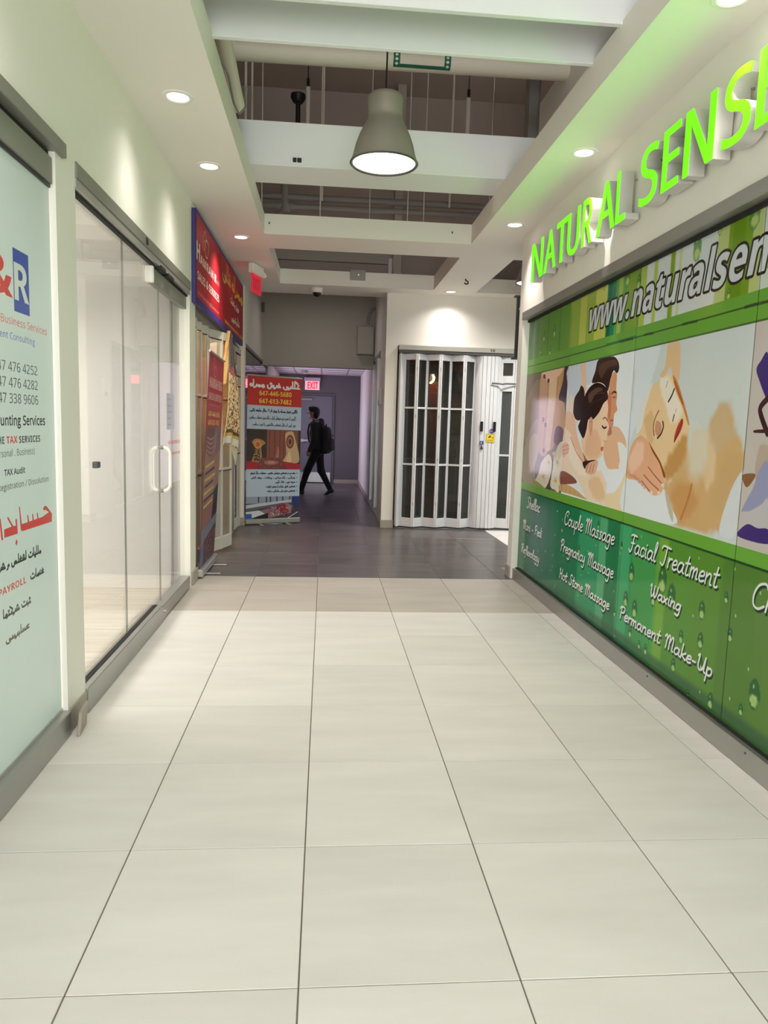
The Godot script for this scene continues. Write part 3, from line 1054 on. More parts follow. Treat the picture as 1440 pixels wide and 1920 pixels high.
	while z < -1.6:
		var x := -1.264 - fposmod(k * 0.47, 1.1)
		var x1 := -1.264
		var j := 0
		while x1 > -5.1:
			g = G.new()
			g.span(Vector3(maxf(x, -5.14) + 0.001, -0.02, z + 0.0012), Vector3(x1 - 0.001, 0.0, z + 0.1788), 0.0015)
			obj("plank", g, M["plank_%d" % ((k * 2 + j * 5 + k / 3) % 3)], fi)
			x1 = x
			x -= 1.2
			j += 1
		z += 0.18
		k += 1
	for lz in [-4.6, -1.4]:
		panel_lamp(lz)

func panel_lamp(lz: float) -> void:
	# a suspended panel; its upward glow is added to brighten the ceiling
	panel_light(Vector3(-3.0, 2.52, lz), Vector3(0, 1, 0), Vector2(1.2, 2.4), 2.6, Color(1.0, 0.985, 0.965))
	var cl := thing("ceiling_panel_lamp", "flat white hanging lamp in the room behind the " + ("clear glass" if lz < -3.0 else "frosted glass, unseen and added to light the pane"), "lamp", Vector3(-3.0, 2.45, lz))
	var g := G.new()
	g.box(Vector3(0, 0, 0), Vector3(1.26, 0.05, 2.46), 0.006)
	obj("frame", g, M.trim_white, cl)
	for y in [-0.028, 0.028]:
		g = G.new()
		g.box(Vector3(0, y, 0), Vector3(1.18, 0.008, 2.38))
		obj("lamp_diffuser", g, glow("room_lamp_face", Color(1, 0.98, 0.95), 1.2), cl)
	for k in 4:
		g = G.new()
		g.rod(Vector3([-0.5, 0.5][k % 2], 0.02, [-1.1, 1.1][k / 2]), Vector3([-0.5, 0.5][k % 2], 0.35, [-1.1, 1.1][k / 2]), 0.004, 6)
		obj("hanging_wire", g, M.metal_dull, cl)

# ---------------------------------------------------------------- right: green printed shopfront and lit letters
func spa_photos(p: Paint) -> void:
	p.rect(0.0, 0.885, 1.22, 1.935, col(116, 102, 88))
	p.rect(1.22, 0.885, 2.5, 1.935, col(232, 240, 247))
	p.rect(2.5, 0.885, 3.80, 1.935, col(207, 217, 218))
	p.rect(3.80, 0.885, 4.45, 1.935, col(198, 192, 188))
	p.blob([-85, 1575, 403, 1879, 557, 1501, 104, 1261], col(140, 120, 98), 0.050)
	p.blob([44, 907, 47, 1225, 255, 1435, 474, 1502, 599, 1276, 435, 1105, 444, 905], col(158, 146, 130), 0.030)
	p.blob([197, 1264, 356, 1369, 505, 1338, 486, 1141, 309, 996], col(186, 172, 150), 0.020)
	p.blob([478, 1923, 690, 1924, 794, 1640, 796, 1219, 529, 1208, 474, 1502], col(196, 160, 122), 0.006)
	p.blob([756, 1842, 974, 1904, 967, 1635, 910, 1285, 738, 1248, 746, 1625], col(218, 192, 152))
	p.blob([972, 1919, 1145, 1924, 1172, 1673, 1243, 1382, 1102, 1409, 983, 1287, 866, 1252, 927, 1591], col(192, 152, 104), 0.006)
	p.line([699, 1877, 699, 1627, 665, 1246], 0.012, col(150, 112, 80), 0.004)
	p.line([977, 1889, 950, 1620, 895, 1284], 0.008, col(160, 120, 84), 0.003)
	p.blob([517, 1920, 689, 1932, 970, 1927, 1100, 1925, 1008, 1872, 879, 1850, 760, 1824, 654, 1840, 620, 1882, 560, 1862], col(230, 192, 166))
	p.blob([1135, 1929, 1223, 1927, 1206, 1658, 1104, 1653, 1016, 1679, 1098, 1808], col(60, 42, 46))
	p.blob([1003, 1439, 1193, 1410, 1169, 1292, 956, 1301], col(96, 52, 58))
	p.blob([547, 1904, 600, 1902, 606, 1872, 552, 1873], col(96, 40, 36))
	p.blob([677, 1858, 728, 1856, 734, 1827, 682, 1828], col(96, 40, 36))
	p.blob([587, 1516, 641, 1517, 646, 1486, 593, 1485], col(96, 40, 36))
	p.blob([660, 1467, 713, 1469, 718, 1439, 666, 1437], col(96, 40, 36))
	p.blob([650, 1235, 703, 1239, 709, 1209, 656, 1205], col(96, 40, 36))
	p.blob([847, 1080, 932, 1162, 1051, 1047, 979, 911, 831, 890], col(74, 62, 42))
	p.blob([407, 885, 566, 1014, 630, 1115, 825, 1196, 938, 1132, 911, 1006, 803, 903, 593, 868], col(226, 220, 198))
	p.blob([925, 929, 971, 1087, 990, 1196, 1189, 1308, 1200, 1175, 1171, 905, 1053, 902], col(230, 226, 208))
	p.blob([969, 1149, 1087, 1290, 1203, 1308, 1145, 1173], col(206, 198, 170))
	p.blob([654, 987, 728, 1021, 786, 989, 730, 953], col(202, 170, 84), 0.006)
	p.blob([924, 1208, 1041, 1228, 1026, 1182], col(206, 178, 96), 0.005)
	p.blob([409, 936, 583, 925, 752, 890, 449, 880], col(150, 150, 66))
	p.blob([707, 991, 763, 1017, 761, 1041, 716, 1025], col(225, 208, 189))
	p.blob([707, 991, 768, 982, 811, 992, 771, 1001], col(228, 215, 177))
	p.blob([707, 991, 712, 956, 758, 942, 763, 967], col(213, 211, 186))
	p.blob([707, 991, 650, 965, 652, 940, 698, 957], col(214, 224, 187))
	p.blob([707, 991, 644, 1000, 599, 990, 641, 981], col(232, 211, 198))
	p.blob([707, 991, 701, 1026, 655, 1041, 650, 1015], col(215, 219, 200))
	p.blob([670, 988, 704, 1008, 744, 994, 710, 974], col(206, 170, 86), 0.004)
	p.blob([1081, 1139, 1041, 1162, 995, 1163, 1018, 1145], col(210, 211, 189))
	p.blob([1081, 1139, 1101, 1173, 1072, 1193, 1050, 1170], col(215, 211, 194))
	p.blob([1081, 1139, 1141, 1151, 1157, 1170, 1113, 1165], col(212, 222, 199))
	p.blob([1081, 1139, 1121, 1117, 1166, 1117, 1143, 1134], col(212, 222, 179))
	p.blob([1081, 1139, 1062, 1106, 1091, 1086, 1112, 1109], col(216, 214, 183))
	p.blob([1081, 1139, 1021, 1128, 1004, 1108, 1049, 1114], col(232, 205, 182))
	p.blob([1048, 1138, 1078, 1156, 1114, 1141, 1084, 1123], col(206, 170, 86), 0.004)
	p.blob([1063, 979, 1122, 976, 1156, 989, 1116, 994], col(230, 221, 182))
	p.blob([1063, 979, 1078, 948, 1122, 938, 1119, 961], col(214, 225, 197))
	p.blob([1063, 979, 1019, 950, 1028, 927, 1066, 946], col(208, 226, 180))
	p.blob([1063, 979, 1004, 982, 968, 969, 1009, 964], col(224, 211, 187))
	p.blob([1063, 979, 1048, 1011, 1004, 1021, 1007, 998], col(209, 214, 184))
	p.blob([1063, 979, 1107, 1007, 1098, 1030, 1061, 1012], col(219, 214, 183))
	p.blob([1030, 977, 1060, 996, 1096, 982, 1066, 963], col(206, 170, 86), 0.004)
	p.blob([838, 1126, 810, 1156, 759, 1163, 773, 1141], col(214, 212, 176))
	p.blob([838, 1126, 875, 1158, 856, 1181, 822, 1161], col(228, 215, 203))
	p.blob([838, 1126, 903, 1129, 932, 1145, 887, 1146], col(231, 222, 191))
	p.blob([838, 1126, 867, 1097, 916, 1091, 903, 1112], col(226, 218, 176))
	p.blob([838, 1126, 801, 1094, 821, 1071, 855, 1092], col(211, 213, 182))
	p.blob([838, 1126, 772, 1123, 742, 1107, 789, 1106], col(212, 217, 193))
	p.blob([803, 1124, 835, 1143, 874, 1128, 842, 1109], col(206, 170, 86), 0.004)
	p.line([-20, 1905, -67, 1750], 0.006, col(166, 146, 120), 0.003)
	p.line([56, 1869, 37, 1708], 0.006, col(166, 146, 120), 0.003)
	p.line([130, 1835, 138, 1668], 0.006, col(166, 146, 120), 0.003)
	p.line([203, 1801, 236, 1628], 0.006, col(166, 146, 120), 0.003)
	p.line([275, 1767, 332, 1589], 0.006, col(166, 146, 120), 0.003)
	p.line([345, 1734, 425, 1551], 0.006, col(166, 146, 120), 0.003)
	p.line([414, 1702, 516, 1514], 0.006, col(166, 146, 120), 0.003)
	p.blob([1232, 1926, 1851, 1926, 1772, 1770, 1513, 1744, 1352, 1497, 1250, 1728], col(206, 218, 236), 0.030)
	p.blob([1495, 1929, 1604, 1927, 1668, 1736, 1625, 1658, 1557, 1714, 1540, 1810], col(236, 204, 182))
	p.blob([1277, 1627, 1358, 1695, 1525, 1496, 1446, 1441, 1266, 1498], col(240, 222, 206), 0.015)
	p.blob([2120, 1432, 2288, 1445, 2399, 1398, 2457, 1341, 2449, 1289, 2367, 1327, 2321, 1338, 2374, 1220, 2365, 1166, 2183, 1155, 2087, 1244, 2082, 1369], col(230, 188, 154))
	p.blob([2324, 1338, 2457, 1306, 2481, 1168, 2364, 1172, 2375, 1232], col(236, 240, 244))
	p.blob([1772, 1768, 1823, 1845, 1871, 1925, 2018, 1928, 2158, 1922, 2238, 1881, 2260, 1835, 2227, 1805, 2168, 1827, 2124, 1775, 2103, 1715, 2078, 1692, 2018, 1738, 1913, 1762], col(56, 38, 29))
	p.blob([1880, 1879, 2023, 1899, 2181, 1898, 2218, 1859, 2063, 1852, 1943, 1786], col(84, 58, 44), 0.012)
	p.blob([2127, 1775, 2179, 1817, 2229, 1793, 2233, 1697, 2257, 1660, 2249, 1601, 2275, 1558, 2228, 1529, 2226, 1487, 2213, 1438, 2155, 1413, 2099, 1493, 2095, 1629], col(216, 154, 116))
	p.blob([2107, 1690, 2159, 1664, 2167, 1542, 2141, 1493, 2099, 1568], col(196, 130, 96), 0.010)
	p.line([2164, 1671, 2193, 1682, 2237, 1675], 0.012, col(60, 38, 30))
	p.line([2181, 1644, 2230, 1644], 0.006, col(80, 50, 40))
	p.line([2171, 1486, 2208, 1488], 0.012, col(180, 96, 90))
	p.blob([2172, 1444, 2211, 1396, 2144, 1382, 2110, 1431], col(190, 130, 100), 0.010)
	p.blob([1750, 1482, 1838, 1495, 1951, 1545, 2040, 1613, 2086, 1630, 2115, 1567, 2109, 1493, 2153, 1444, 2122, 1382, 2125, 1345, 2064, 1318, 2085, 1294, 2052, 1274, 2064, 1243, 1976, 1207, 1839, 1180, 1746, 1188, 1670, 1252, 1622, 1346, 1708, 1402], col(244, 213, 182))
	p.blob([1766, 1389, 1905, 1417, 2020, 1342, 2004, 1240, 1835, 1206, 1715, 1254], col(236, 192, 158), 0.050)
	p.blob([1400, 1581, 1414, 1665, 1508, 1723, 1542, 1756, 1608, 1732, 1634, 1671, 1612, 1577, 1576, 1496, 1476, 1497, 1411, 1539], col(52, 34, 28))
	p.blob([1576, 1496, 1616, 1645, 1714, 1727, 1845, 1760, 1967, 1747, 2055, 1711, 2100, 1642, 2024, 1607, 1951, 1545, 1838, 1495, 1747, 1495, 1717, 1415, 1667, 1354, 1596, 1387, 1535, 1441], col(44, 29, 25))
	p.blob([1715, 1681, 1886, 1726, 1997, 1705, 1859, 1676, 1763, 1614], col(98, 70, 56), 0.014)
	p.line([1689, 1616, 1859, 1676, 2028, 1681], 0.006, col(86, 60, 48), 0.003)
	p.line([1663, 1549, 1800, 1613, 2001, 1645], 0.006, col(78, 54, 42), 0.003)
	p.blob([1757, 1482, 1799, 1515, 1840, 1482, 1838, 1390, 1806, 1370, 1769, 1416], col(228, 172, 142))
	p.line([1787, 1475, 1815, 1482, 1821, 1429, 1800, 1403], 0.007, col(190, 120, 96))
	p.line([2025, 1448, 2064, 1434, 2105, 1441], 0.013, col(40, 26, 24))
	p.line([2030, 1498, 2071, 1507, 2113, 1486], 0.008, col(92, 64, 48))
	p.line([2072, 1349, 2100, 1339, 2125, 1345], 0.006, col(200, 140, 112))
	p.blob([2028, 1297, 2074, 1302, 2074, 1283, 2053, 1267, 2024, 1281], col(204, 116, 106))
	p.blob([1660, 1245, 1802, 1185, 1977, 1198, 1880, 1153, 1693, 1165], col(168, 108, 80), 0.012)
	p.blob([1198, 1381, 1275, 1498, 1402, 1455, 1476, 1385, 1595, 1277, 1729, 1174, 1886, 1117, 2137, 1146, 2184, 1149, 2176, 1011, 2180, 897, 2029, 901, 1814, 905, 1600, 1029, 1472, 1061, 1187, 1071], col(245, 224, 200))
	p.blob([1259, 1295, 1424, 1328, 1612, 1182, 1785, 1070, 1505, 1106], col(249, 238, 222), 0.050)
	p.blob([1826, 1046, 2068, 1065, 2157, 934, 1955, 926], col(236, 200, 162), 0.060)
	p.blob([1187, 1068, 1431, 1056, 1584, 1007, 1360, 974, 1194, 955], col(140, 84, 62), 0.012)
	p.blob([2074, 1129, 2153, 1144, 2366, 1163, 2488, 1157, 2485, 1142, 2399, 1055, 2304, 999, 2182, 975, 2188, 1037], col(234, 242, 250))
	p.blob([2182, 975, 2304, 996, 2399, 1055, 2485, 1142, 2504, 1029, 2487, 896, 2180, 893], col(240, 220, 178))
	p.blob([1232, 1440, 1238, 1556, 1342, 1554, 1444, 1497, 1499, 1413, 1566, 1331, 1691, 1219, 1720, 1165, 1651, 1184, 1561, 1248, 1450, 1300, 1372, 1384], col(238, 200, 172))
	p.line([1377, 1355, 1521, 1247, 1692, 1172], 0.01, col(200, 140, 110), 0.005)
	p.blob([1181, 1226, 1192, 1293, 1300, 1310, 1359, 1266, 1324, 1225, 1233, 1189], col(236, 190, 170))
	p.line([1191, 1275, 1337, 1294], 0.006, col(198, 140, 120))
	p.line([1197, 1241, 1343, 1261], 0.006, col(198, 140, 120))
	p.line([1202, 1212, 1348, 1233], 0.006, col(198, 140, 120))
	p.blob([1684, 1172, 1823, 1192, 1943, 1198, 1846, 1141, 1738, 1123], col(58, 36, 28))
	p.blob([1746, 1124, 1805, 1170, 1943, 1198, 1993, 1186, 1945, 1105, 1819, 1089], col(234, 184, 154))
	p.line([1799, 1162, 1765, 1098], 0.007, col(120, 66, 50))
	p.line([1864, 1165, 1831, 1103], 0.007, col(120, 66, 50))
	p.line([1920, 1169, 1888, 1107], 0.007, col(120, 66, 50))
	p.blob([1184, 959, 1447, 967, 1737, 917, 1815, 898, 1501, 901, 1185, 907], col(208, 172, 116))
	p.line([1231, 955, 1222, 903], 0.006, col(170, 132, 84))
	p.line([1339, 947, 1329, 904], 0.006, col(170, 132, 84))
	p.line([1444, 939, 1433, 905], 0.006, col(170, 132, 84))
	p.line([1545, 932, 1533, 907], 0.006, col(170, 132, 84))
	p.line([1642, 924, 1630, 908], 0.006, col(170, 132, 84))
	p.blob([2516, 1930, 2837, 1930, 2717, 1642, 2481, 1330, 2533, 1672], col(218, 230, 238), 0.050)
	p.blob([3265, 1488, 3460, 1414, 3404, 1320, 3305, 1239, 3267, 1295], col(214, 221, 220), 0.040)
	p.blob([3022, 1140, 3080, 1124, 3173, 1202, 3258, 1353, 3320, 1269, 3449, 1377, 3472, 1450, 3542, 1539, 3604, 1564, 3675, 1511, 3702, 1434, 3787, 1368, 3792, 1242, 3717, 1142, 3655, 932, 3178, 911, 3143, 998, 3048, 1080], col(212, 176, 124), 0.060)
	p.blob([3452, 1358, 3501, 1486, 3606, 1547, 3702, 1434, 3638, 1346], col(206, 180, 142), 0.120)
	p.blob([3278, 1411, 3475, 1432, 3518, 1270, 3428, 1172, 3292, 1200], col(220, 212, 192), 0.120)
	p.blob([3472, 1341, 3543, 1325, 3549, 1181, 3472, 1120], col(226, 200, 162), 0.080)
	p.blob([3128, 1088, 3284, 1131, 3407, 1076, 3351, 954, 3194, 943], col(206, 156, 98), 0.120)
	p.blob([3617, 1275, 3780, 1318, 3769, 1198, 3674, 1015, 3570, 1047], col(206, 172, 122), 0.100)
	p.line([3341, 1136, 3315, 1057, 3255, 942], 0.02, col(190, 130, 78), 0.012)
	p.blob([2605, 1401, 2634, 1535, 2685, 1611, 2751, 1662, 2804, 1702, 2915, 1729, 2977, 1754, 3035, 1725, 3100, 1647, 3174, 1566, 3236, 1488, 3266, 1449, 3257, 1362, 3240, 1284, 3173, 1202, 3080, 1124, 3019, 1160, 2874, 1278, 2778, 1350, 2709, 1392], col(234, 205, 160))
	p.blob([2605, 1401, 2605, 1491, 2667, 1644, 2778, 1714, 2754, 1641, 2707, 1556, 2675, 1446], col(224, 228, 228), 0.010)
	p.blob([2871, 1720, 2979, 1744, 3104, 1627, 3171, 1527, 3067, 1468, 2934, 1613], col(238, 231, 218), 0.060)
	p.blob([3093, 1308, 3249, 1411, 3248, 1294, 3173, 1202, 3077, 1139, 3003, 1190], col(198, 152, 92), 0.070)
	p.blob([2705, 1490, 2808, 1532, 2857, 1384, 2790, 1350], col(222, 184, 136), 0.050)
	p.blob([2949, 1928, 3081, 1920, 3113, 1745, 3091, 1702, 3035, 1730, 2993, 1791, 2955, 1755, 2918, 1735, 2877, 1742, 2882, 1764, 2923, 1788, 2938, 1858], col(228, 194, 152))
	p.blob([3033, 1740, 3091, 1702, 3162, 1615, 3232, 1517, 3264, 1461, 3245, 1468, 3176, 1556, 3104, 1627, 3056, 1689], col(204, 136, 78), 0.004)
	p.line([3060, 1704, 3111, 1647, 3173, 1576], 0.012, col(170, 88, 44), 0.006)
	p.blob([2869, 1479, 2924, 1468, 2946, 1427, 2907, 1390, 2863, 1416], col(206, 150, 118), 0.008)
	p.line([2952, 1477, 2964, 1446, 2941, 1406, 2899, 1380], 0.013, col(58, 34, 26))
	p.line([2891, 1542, 2852, 1500, 2834, 1447, 2855, 1394], 0.009, col(110, 70, 44))
	p.line([3063, 1661, 3039, 1626, 3004, 1592], 0.012, col(40, 28, 24))
	p.line([2976, 1708, 2960, 1674], 0.007, col(170, 140, 110))
	p.line([3086, 1515, 3073, 1480], 0.011, col(96, 58, 36))
	p.line([3104, 1548, 3099, 1528], 0.006, col(190, 140, 100))
	p.blob([3176, 1493, 3195, 1472, 3178, 1429, 3142, 1389, 3108, 1357, 3109, 1399, 3132, 1449], col(180, 66, 52))
	p.line([3187, 1488, 3156, 1429, 3113, 1367], 0.006, col(120, 34, 32))
	p.line([2792, 1339, 2873, 1286, 2961, 1227, 3026, 1161], 0.022, col(140, 72, 34), 0.006)
	p.blob([2490, 1110, 2653, 1111, 2813, 1069, 2913, 1041, 3020, 1088, 3145, 988, 3170, 900, 2476, 891], col(228, 236, 242))
	p.blob([3043, 1080, 3145, 988, 3168, 910, 3106, 963], col(196, 190, 178), 0.012)
	p.blob([2503, 1117, 2508, 1250, 2561, 1344, 2658, 1391, 2724, 1381, 2790, 1350, 2847, 1298, 2952, 1229, 3008, 1160, 3027, 1128, 3011, 1075, 2959, 1045, 2861, 1043, 2705, 1110], col(230, 178, 142))
	p.blob([2524, 1240, 2614, 1345, 2718, 1337, 2711, 1227, 2566, 1150], col(242, 204, 176), 0.060)
	p.blob([2484, 1145, 2650, 1133, 2814, 1058, 2653, 1111], col(214, 156, 120), 0.030)
	p.line([2805, 1203, 2894, 1160, 2997, 1117], 0.009, col(176, 104, 76))
	p.line([2755, 1150, 2854, 1111, 2963, 1077], 0.009, col(176, 104, 76))
	p.line([2731, 1112, 2799, 1079, 2864, 1052], 0.009, col(176, 104, 76))
	p.blob([2951, 1065, 2985, 1067, 2986, 1049, 2956, 1048], col(240, 214, 200))
	p.blob([2853, 1059, 2889, 1061, 2889, 1043, 2858, 1042], col(240, 214, 200))
	p.blob([2993, 1116, 3026, 1118, 3027, 1100, 2998, 1099], col(240, 214, 200))
	p.blob([3806, 1243, 3797, 1116, 3781, 930, 3647, 931, 3717, 1142], col(216, 222, 228))
	p.blob([3915, 1356, 3982, 1358, 4003, 1217, 3911, 1209], col(186, 170, 156), 0.020)
	p.blob([3917, 1777, 3868, 1749, 3840, 1712, 3876, 1653, 3919, 1596, 3949, 1571], col(66, 48, 120))
	p.line([3948, 1579, 3898, 1540, 3909, 1500, 3969, 1421], 0.03, col(62, 38, 46))
	p.blob([3869, 1436, 3969, 1440, 3971, 1426, 3871, 1424], col(70, 44, 50))
	p.blob([3809, 1227, 3907, 1234, 3854, 1172, 3814, 1194], col(140, 98, 62))
	p.blob([3991, 1295, 3932, 1252, 3902, 1176, 3822, 1051, 3894, 1051, 4017, 1131], col(152, 157, 192), 0.010)
	p.blob([3822, 1047, 3892, 1064, 3968, 1101, 4017, 1131, 4037, 998, 3889, 992], col(196, 192, 196), 0.008)
	p.blob([3810, 934, 3873, 999, 3958, 993, 4037, 998, 4047, 935], col(70, 50, 122))

func drop(p: Paint, x: float, y: float, r: float, dark: Color, light: Color) -> void:
	p.ellipse(x, y, r * 0.62, r * 1.05, Color(dark, 0.75), r * 0.3)
	p.ellipse(x, y - r * 0.42, r * 0.44, r * 0.42, Color(light, 0.9), r * 0.4)
	p.ellipse(x - r * 0.12, y + r * 0.5, r * 0.1, r * 0.14, Color(light.lightened(0.3), 0.7), r * 0.12)

func spa_print() -> ImageTexture:
	# u = z + 7.05, v = height - 0.1
	var p := Paint.new(4.45, 2.52, 840.0, col(40, 128, 82))
	# upper bamboo strip
	for s in [[0.0, 0.35, 92, 146, 74], [0.35, 1.2, 104, 156, 62], [1.2, 1.75, 150, 178, 70], [1.75, 1.97, 196, 204, 96], [1.97, 2.12, 34, 128, 92], [2.12, 2.3, 96, 160, 74], [2.3, 2.52, 128, 164, 60], [2.52, 3.5, 206, 217, 217], [3.5, 3.72, 122, 156, 44], [3.72, 4.45, 204, 214, 206]]:
		p.rect(s[0], 2.0, s[1], 2.52, col(s[2], s[3], s[4]))
	for s in [[0.12, 0.1, 70, 124, 66], [0.62, 0.03, 78, 134, 60], [0.95, 0.03, 84, 138, 64], [1.5, 0.14, 186, 198, 92], [2.02, 0.05, 20, 104, 76], [2.2, 0.07, 160, 190, 92], [2.56, 0.07, 170, 190, 84], [2.72, 0.05, 176, 194, 96], [2.93, 0.055, 128, 160, 42], [3.02, 0.03, 196, 208, 150], [3.46, 0.1, 182, 198, 130], [3.6, 0.1, 108, 146, 34], [3.76, 0.08, 186, 200, 130], [4.2, 0.16, 120, 156, 60]]:
		p.soft([p.px_of([Vector2(s[0] - s[1] * 0.5, 1.98), Vector2(s[0] + s[1] * 0.5, 1.98), Vector2(s[0] + s[1] * 0.5, 2.52), Vector2(s[0] - s[1] * 0.5, 2.52)])], col(s[2], s[3], s[4]), 20.0)
	for d in [[0.5, 2.25, 0.05], [0.42, 2.13, 0.035], [0.8, 2.26, 0.055], [0.7, 2.1, 0.05], [0.45, 2.08, 0.05], [2.3, 2.42, 0.06], [2.48, 2.36, 0.05], [3.2, 2.4, 0.07], [3.42, 2.44, 0.03], [3.72, 2.43, 0.07], [3.55, 2.1, 0.03], [2.68, 2.3, 0.03], [1.9, 2.44, 0.03], [3.86, 2.2, 0.04]]:
		drop(p, d[0], d[1], d[2], col(78, 130, 66), col(188, 208, 130))
	spa_photos(p)
	# green bands framing the photographs
	p.rect(0.0, 1.93, 4.45, 2.075, col(108, 166, 66))
	p.rect(0.0, 2.008, 4.45, 2.016, col(58, 92, 48))
	for s in [[2.25, 0.2], [2.62, 0.12], [3.1, 0.16], [3.7, 0.2]]:
		p.stroke([Vector2(s[0], 2.013), Vector2(s[0] + s[1], 2.011)], 0.014, col(52, 80, 46), 0.004)
	p.rect(2.0, 2.018, 2.5, 2.026, col(40, 120, 70))
	p.rect(0.0, 1.928, 4.45, 1.938, col(74, 104, 60))
	# lower droplet field
	for s in [[0.0, 1.25, 26, 112, 70], [1.25, 1.9, 28, 122, 80], [1.9, 2.5, 30, 124, 78], [2.5, 2.85, 46, 148, 96], [2.85, 3.3, 84, 150, 62], [3.3, 3.86, 92, 142, 52], [3.86, 4.45, 92, 132, 58]]:
		p.rect(s[0], 0.0, s[1], 0.82, col(s[2], s[3], s[4]))
	for s in [[1.25, 0.5, 26, 118, 76], [1.9, 0.4, 52, 152, 104], [2.18, 0.16, 84, 170, 122], [2.42, 0.14, 30, 120, 74], [2.55, 0.16, 66, 166, 110], [2.85, 0.36, 66, 154, 80], [3.1, 0.16, 116, 170, 62], [3.3, 0.3, 88, 146, 54], [3.86, 0.3, 86, 130, 54]]:
		p.soft([p.px_of([Vector2(s[0] - s[1] * 0.5, 0.0), Vector2(s[0] + s[1] * 0.5, 0.0), Vector2(s[0] + s[1] * 0.5, 0.82), Vector2(s[0] - s[1] * 0.5, 0.82)])], col(s[2], s[3], s[4]), 60.0)
	p.soft([p.px_of([Vector2(0, 0), Vector2(4.45, 0), Vector2(4.45, 0.1), Vector2(0, 0.06)])], Color(col(52, 96, 66), 0.7), 60.0)
	p.rect(0.0, 0.815, 4.45, 0.888, col(108, 170, 62))
	p.stroke([Vector2(0, 0.812), Vector2(4.45, 0.812)], 0.012, col(34, 70, 40), 0.005)
	var dd := [[1.42, 0.74, 0.035], [1.6, 0.47, 0.03], [1.72, 0.5, 0.035], [1.3, 0.6, 0.035], [2.08, 0.74, 0.03], [2.46, 0.2, 0.03], [2.68, 0.52, 0.06], [2.62, 0.33, 0.055], [2.76, 0.3, 0.06], [3.1, 0.56, 0.085], [3.22, 0.49, 0.075], [3.0, 0.43, 0.05], [3.55, 0.5, 0.05], [3.56, 0.34, 0.045], [3.58, 0.22, 0.04], [3.76, 0.62, 0.03], [2.95, 0.1, 0.035], [3.3, 0.12, 0.04], [3.7, 0.07, 0.045], [2.72, 0.14, 0.04], [2.86, 0.1, 0.03], [4.05, 0.24, 0.07], [3.96, 0.13, 0.03], [0.56, 0.5, 0.03], [0.9, 0.35, 0.025], [0.62, 0.66, 0.03], [1.16, 0.74, 0.025], [2.5, 0.66, 0.03], [3.36, 0.3, 0.04], [3.82, 0.45, 0.035], [3.48, 0.02, 0.03], [4.2, 0.6, 0.05]]
	for d in dd:
		drop(p, d[0], d[1], d[2], col(32, 92, 52), col(176, 206, 128))
	for k in 46:
		var x := rng.randf_range(0.2, 4.3)
		var y := rng.randf_range(0.04, 0.78)
		p.ellipse(x, y, 0.006, 0.009, col(150, 196, 138), 0.003)
	# service lines, hand-lettered, white with a printed shadow
	var T3 := [["Shellac", 0.23, 0.66, 0.655, 0.108], ["Mani - Pedi", 0.13, 0.76, 0.435, 0.09], ["Reflexology", 0.12, 0.72, 0.2, 0.085], ["Couple Massage", 1.34, 2.37, 0.645, 0.115], ["Pregnancy Massage", 1.28, 2.39, 0.418, 0.1], ["Hot Stone Massage", 1.29, 2.36, 0.19, 0.085], ["Facial Treatment", 2.60, 3.67, 0.645, 0.12], ["Waxing", 2.94, 3.33, 0.435, 0.075], ["Permanent Make-Up", 2.53, 3.69, 0.188, 0.085], ["Ch", 3.955, 4.14, 0.63, 0.125]]
	for l in T3:
		cursive(p, l[0], l[1], l[2], l[3], l[4], 0.0165, col(22, 56, 34), Vector2(0.009, -0.009), 0.003)
	for l in T3:
		cursive(p, l[0], l[1], l[2], l[3], l[4], 0.0125, col(230, 234, 232))
	# web address, outlined italic
	var F := heavy(0.2)
	p.text("www.naturalsen", F, 1.60, 2.147, 3.83, 2.372, col(44, 36, 36), 0.22, 0.014)
	p.text("s", F, 3.885, 2.147, 3.99, 2.312, col(44, 36, 36), 0.22, 0.014)
	p.text("www.naturalsen", F, 1.60, 2.147, 3.83, 2.372, col(206, 214, 220), 0.22)
	p.text("s", F, 3.885, 2.147, 3.99, 2.312, col(206, 214, 220), 0.22)
	return p.done(2048)

